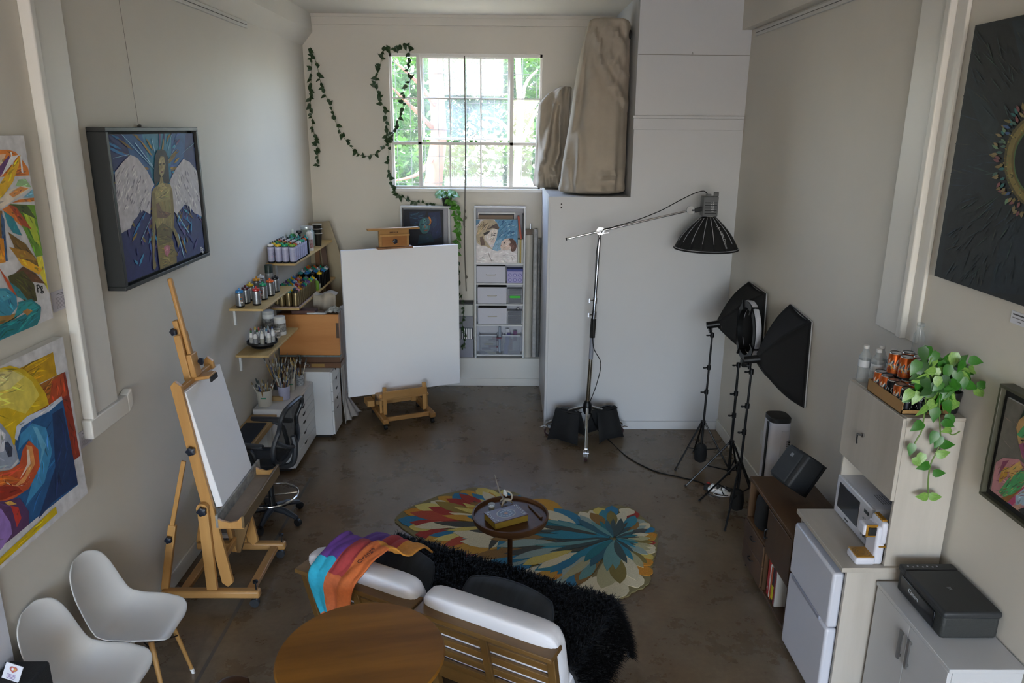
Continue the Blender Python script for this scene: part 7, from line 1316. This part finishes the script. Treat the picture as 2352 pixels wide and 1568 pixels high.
for k in range(22): a = R(rs.uniform(0, 360)); pleaf(V((2.0+.05*math.cos(a), 3.14+.05*math.sin(a), HT+.13+rs.uniform(0, .09))), R(rs.uniform(-60, 240)), rs.uniform(.055, .075), rs.choice((0, 1)), .8)
vines = [[(2158, 900), (2158, 960), (2160, 1010), (2150, 1040), (2138, 1065), (2132, 1100), (2132, 1142)], [(2130, 880), (2125, 930), (2118, 985), (2105, 1010), (2094, 1030)], [(2175, 880), (2180, 940), (2176, 985), (2188, 998), (2205, 990)], [(2195, 860), (2220, 880), (2245, 885), (2262, 890)]]
leaves = [(2131, 1140, 175, .055), (2133, 1140, 5, .055), (2142, 1085, 0, .055), (2135, 1065, 200, .06), (2150, 1045, 20, .058), (2158, 1020, 5, .062), (2120, 1040, 250, .06), (2096, 1018, 260, .055), (2100, 1050, 300, .052), (2150, 990, 250, .06), (2120, 970, 210, .062), (2160, 1000, 250, .06), (2165, 965, 330, .058), (2180, 950, 280, .06), (2130, 930, 230, .065), (2150, 935, 260, .065), (2170, 920, 300, .062), (2250, 885, 10, .055), (2240, 893, 320, .055), (2215, 880, 340, .06), (2225, 825, 350, .06), (2200, 850, 270, .06), (2185, 985, 190, .045), (2112, 900, 240, .06), (2205, 880, 200, .07)]
for v_ in vines:
    pts = smoothpts([WY(px, py, 3.05) for px, py in v_], 5); pts = [V((min(p.x, 2.055), p.y, p.z)) for p in pts]; B().tube(pts, .003, 6).build('vine', mat('green_vine', '#5c7a34', .6), t, world=True)
for px, py, a, s in leaves: q = WY(px, py, 3.045); q.x = min(q.x, 2.04); pleaf(q, R(a), s*1.08, rs.choice((0, 1, 3)))
# ---------------------------------------------------------------- printer on a white cabinet
WC = mat('white_cabinet', '#b9babc', .4)
t = thing('white_cabinet', 'white two-door cabinet under the black printer', 'cabinet', (1.91, 2.77, 0)); B().bb(1.778, 2.475, .04, 2.06, 3.062, .752).build('carcass', WC, t, world=True, bevel=.002); B().bb(1.757, 2.468, .752, 2.065, 3.068, .77).build('top', WC, t, world=True, bevel=.002); B().bb(1.80, 2.50, 0, 2.04, 3.04, .04).build('plinth', DKG, t, world=True)
for y0, y1, hy in ((2.478, 2.766, 2.735), (2.770, 3.060, 2.80)): d = B().bb(1.76, y0, .045, 1.778, y1, .748).build('door', WC, t, world=True, bevel=.0015); B().bb(1.744, hy-.009, .56, 1.752, hy+.009, .70).bb(1.75, hy-.006, .57, 1.761, hy+.006, .58).bb(1.75, hy-.006, .68, 1.761, hy+.006, .69).build('handle', mat('steel'), d, world=True)
PB = mat('printer_black', '#17181a', .5); PT = mat('printer_top', '#26282a', .55)
t = thing('inkjet_printer', 'black inkjet printer standing on the white cabinet', 'printer', (1.93, 2.83, .771)); B().bb(1.815, 2.645, .775, 2.055, 3.005, .885).build('body', mat('printer_side', '#2a2c2b', .6, bump=.2, bs=150), t, world=True, bevel=.014, seg=3)
B().bb(1.812, 2.64, .872, 2.058, 2.955, .905).build('scanner_lid', PT, t, world=True, bevel=.012, seg=3); B().bb(1.812, 2.957, .872, 2.058, 3.01, .903).build('control_panel', PT, t, world=True, bevel=.008); B().bb(1.8085, 2.70, .79, 1.817, 2.97, .868).build('front_tray', mat('gloss_black', '#0d0e10', .2), t, world=True, bevel=.004)
for x, y in ((1.84, 2.67), (1.84, 2.98), (2.03, 2.67), (2.03, 2.98)): B().cyl((x, y, .77), (x, y, .777), .01, n=8).build('foot', BP, t, world=True)
letter('Canon', .03, mat('silver_letter', '#b9bbbe', .3, .5), t, (1.808, 2.86, .838), cols(V((0, -1, 0)), V((0, 0, 1)), V((-1, 0, 0))), 'lettering', True); letter('IX', .026, mat('grey_letter', '#6c6e70', .4), t, (1.93, 2.81, .9055), cols(V((0, -1, 0)), V((1, 0, 0)), V((0, 0, 1))), 'lettering', True)
for k in range(7): B().cyl((1.84+.022*k, 2.985-.006*(k % 2), .9025), (1.84+.022*k, 2.985-.006*(k % 2), .9045), .004, n=8).build('button', mat('key_grey'), t, world=True)
tag(B().tube(smoothpts([(2.04, 3.01, .82), (2.055, 3.03, .80), (2.066, 3.04, .6), (2.066, 3.04, .2)], 5), .004, 6).build('printer_cable', BLK), 'black cable dropping behind the printer', 'cable')
# ---------------------------------------------------------------- paintings on the right wall
RX = 2.035; o = V((RX, 3.485, 2.147)); ux, uy = V((0, -1.10, 0)), V((0, 0, 1.10)); g = onplane(lambda x, y: WX(x, y, RX), o, ux, uy)
t = thing('feather_painting', 'large dark painting of black feathers round a golden eye', 'painting', (XR, 2.93, 2.147)); B().bb(RX, 2.385, 2.147, XR-.002, 3.485, 3.247).build('canvas', mat('black_canvas_edge'), t, world=True, bevel=.003)
ZR = (2.119, 2050, 20); P = [('#1c2024', [(0, 0), (1, 0), (1, 1), (0, 1)])]; rq = random.Random(5)
P += pxpolys([('#16181b', [(400, 90), (560, 70), (700, 300), (640, 560), (520, 560), (430, 380)]), ('#1b2129', [(330, 560), (500, 700), (440, 880), (290, 880)]), ('#141517', [(270, 1000), (420, 890), (530, 1060), (240, 1290)]), ('#18222c', [(540, 1060), (700, 980), (760, 1400), (470, 1380)]), ('#1e2a33', [(580, 60), (720, 40), (760, 300), (640, 320)]), ('#202b30', [(360, 380), (440, 420), (520, 560), (480, 700), (400, 500)])], *ZR, g)
for k in range(170):
    x, y = rq.uniform(250, 640), rq.uniform(90, 1400); a = math.atan2(760-y, 760-x)+rq.uniform(-.35, .35)
    P.append((rq.choice(['#2c3a3e', '#26333a', '#33463f', '#20262c', '#3a3a32', '#243240']), clip01([g(p) for p in Zm(leafpoly(x, y, a, rq.uniform(40, 130), rq.uniform(3, 7), 3), *ZR)])))
for k in range(140): a = R(lerp(0, 360, k/140)); r = rq.uniform(215, 262); P.append((rq.choice(['#4a6a5c', '#7a6a3c', '#3f5a86', '#6a8a68', '#8a7a54', '#7a4a4c', '#2f6a6a']), clip01([g(p) for p in Zm(leafpoly(760+r*math.cos(a)*.98, 745+r*1.12*math.sin(a), a+rq.uniform(-.6, .6), rq.uniform(24, 44), 16, 3), *ZR)])))
ring = lambda r: [(760+r*math.cos(R(k*8)), 745+r*1.16*math.sin(R(k*8))) for k in range(45)]
P += pxpolys([('#5c5230', ring(212)), ('#857640', ring(200)), ('#6a5a2c', ring(176)), ('#4c6a3c', ring(166)), ('#0c0c0e', ring(160))], *ZR, g)
for k in range(170): a = R(rq.uniform(0, 360)); r = rq.uniform(168, 210); P.append((rq.choice(['#a89450', '#6e7a44', '#8a6a34', '#4f4a28']), clip01([g(p) for p in Zm(leafpoly(760+r*math.cos(a), 745+r*1.16*math.sin(a), a, 12, 7, 3), *ZR)])))
art('painted_image', t, o, ux, uy, P)
FX2 = 2.015; y0f, y1f, z0f, z1f = 2.22, 2.868, 1.328, 1.822
t = thing('rainbow_portrait', 'framed portrait of a person painted in rainbow colours', 'painting', (XR, 2.55, 1.328)); OL = mat('olive_frame', '#4c4a3c', .45)
for a in ((y0f, z0f, y1f, z0f+.014), (y0f, z1f-.014, y1f, z1f), (y0f, z0f+.014, y0f+.014, z1f-.014), (y1f-.014, z0f+.014, y1f, z1f-.014)): B().bb(FX2, a[0], a[1], XR-.003, a[2], a[3]).build('frame_bar', OL, t, world=True, bevel=.002)
B().bb(FX2+.022, y0f+.014, z0f+.014, XR-.003, y1f-.014, z1f-.014).build('backing', mat('black_backing'), t, world=True)
B().bb(FX2+.012, y0f+.045, z0f+.045, FX2+.022, y1f-.045, z1f-.045).build('canvas', CANV, t, world=True)
o = V((FX2+.012, y1f-.045, z0f+.045)); ux, uy = V((0, -(y1f-y0f-.09), 0)), V((0, 0, z1f-z0f-.09)); g = onplane(lambda x, y: WX(x, y, FX2+.012), o, ux, uy); ZQ = (4.125, 2160, 860)
P = [('#6c675f', [(0, 0), (1, 0), (1, 1), (0, 1)])]+pxpolys([('#2b3a2c', [(752, 430), (800, 330), (1000, 250), (1200, 400), (1100, 700), (760, 600)]), ('#b08c5c', [(752, 430), (800, 390), (1000, 420), (1050, 700), (900, 880), (780, 790), (745, 640), (725, 500)]), ('#4f9a64', [(730, 570), (800, 480), (1000, 460), (1000, 560), (780, 600)]), ('#8a4a6c', [(750, 660), (820, 640), (900, 760), (790, 800)]), ('#1c1c1c', [(770, 615), (800, 618), (800, 632), (775, 630)]), ('#b07a80', [(535, 830), (600, 790), (750, 800), (860, 900), (1100, 1000), (1300, 1500), (900, 1480), (480, 1130), (510, 950)]),
      ('#b88c34', [(560, 1000), (600, 880), (660, 880), (640, 960), (570, 1030)]), ('#4a9a60', [(560, 1110), (640, 1000), (760, 880), (860, 950), (760, 1100), (620, 1170)]), ('#7f3f5c', [(600, 820), (660, 810), (600, 900), (550, 960)]), ('#c8a05a', [(640, 900), (760, 820), (790, 880), (680, 980)]), ('#8a5a2c', [(580, 1180), (700, 1130), (800, 1060), (800, 1100), (640, 1230)]), ('#a83f68', [(640, 1220), (760, 1100), (830, 1040), (800, 1130), (690, 1240)]), ('#98b0c0', [(720, 1150), (800, 1080), (860, 1100), (800, 1240), (720, 1230)]), ('#b8907c', [(690, 1260), (780, 1220), (760, 1300), (720, 1310)]), ('#2a2a2c', [(740, 1280), (860, 1240), (900, 1400), (780, 1360)]), ('#3a6a9a', [(620, 1240), (680, 1230), (680, 1260), (640, 1270)])], *ZQ, g)
for k in range(60): P.append((rq.choice(['#7a5a3c', '#3f7a4c', '#8a4a5c', '#c0a060']), clip01([g(p) for p in Zm(leafpoly(rq.uniform(540, 800), rq.uniform(860, 1150), rq.uniform(-.9, .2), rq.uniform(30, 70), 7, 3), *ZQ)])))
art('painted_image', t, o, ux, uy, painterly(P, 7, 700, .012))
t = thing('caption_card', 'white caption card on the wall under the feather painting', 'card', (XR, 2.9, 2.06)); q = WX(2325, 712, XR-.003); B().bb(XR-.004, q.y-.14, q.z-.05, XR, q.y, q.z).build('card', mat('white_card'), t, world=True)
art('small_print', t, V((XR-.004, q.y, q.z-.05)), V((0, -.14, 0)), V((0, 0, .05)), [('#4a4a50', [(.08, .7), (.9, .7), (.9, .82), (.08, .82)]), ('#77777c', [(.08, .45), (.7, .45), (.7, .52), (.08, .52)]), ('#77777c', [(.3, .2), (.5, .2), (.5, .27), (.3, .27)])], PRINT)
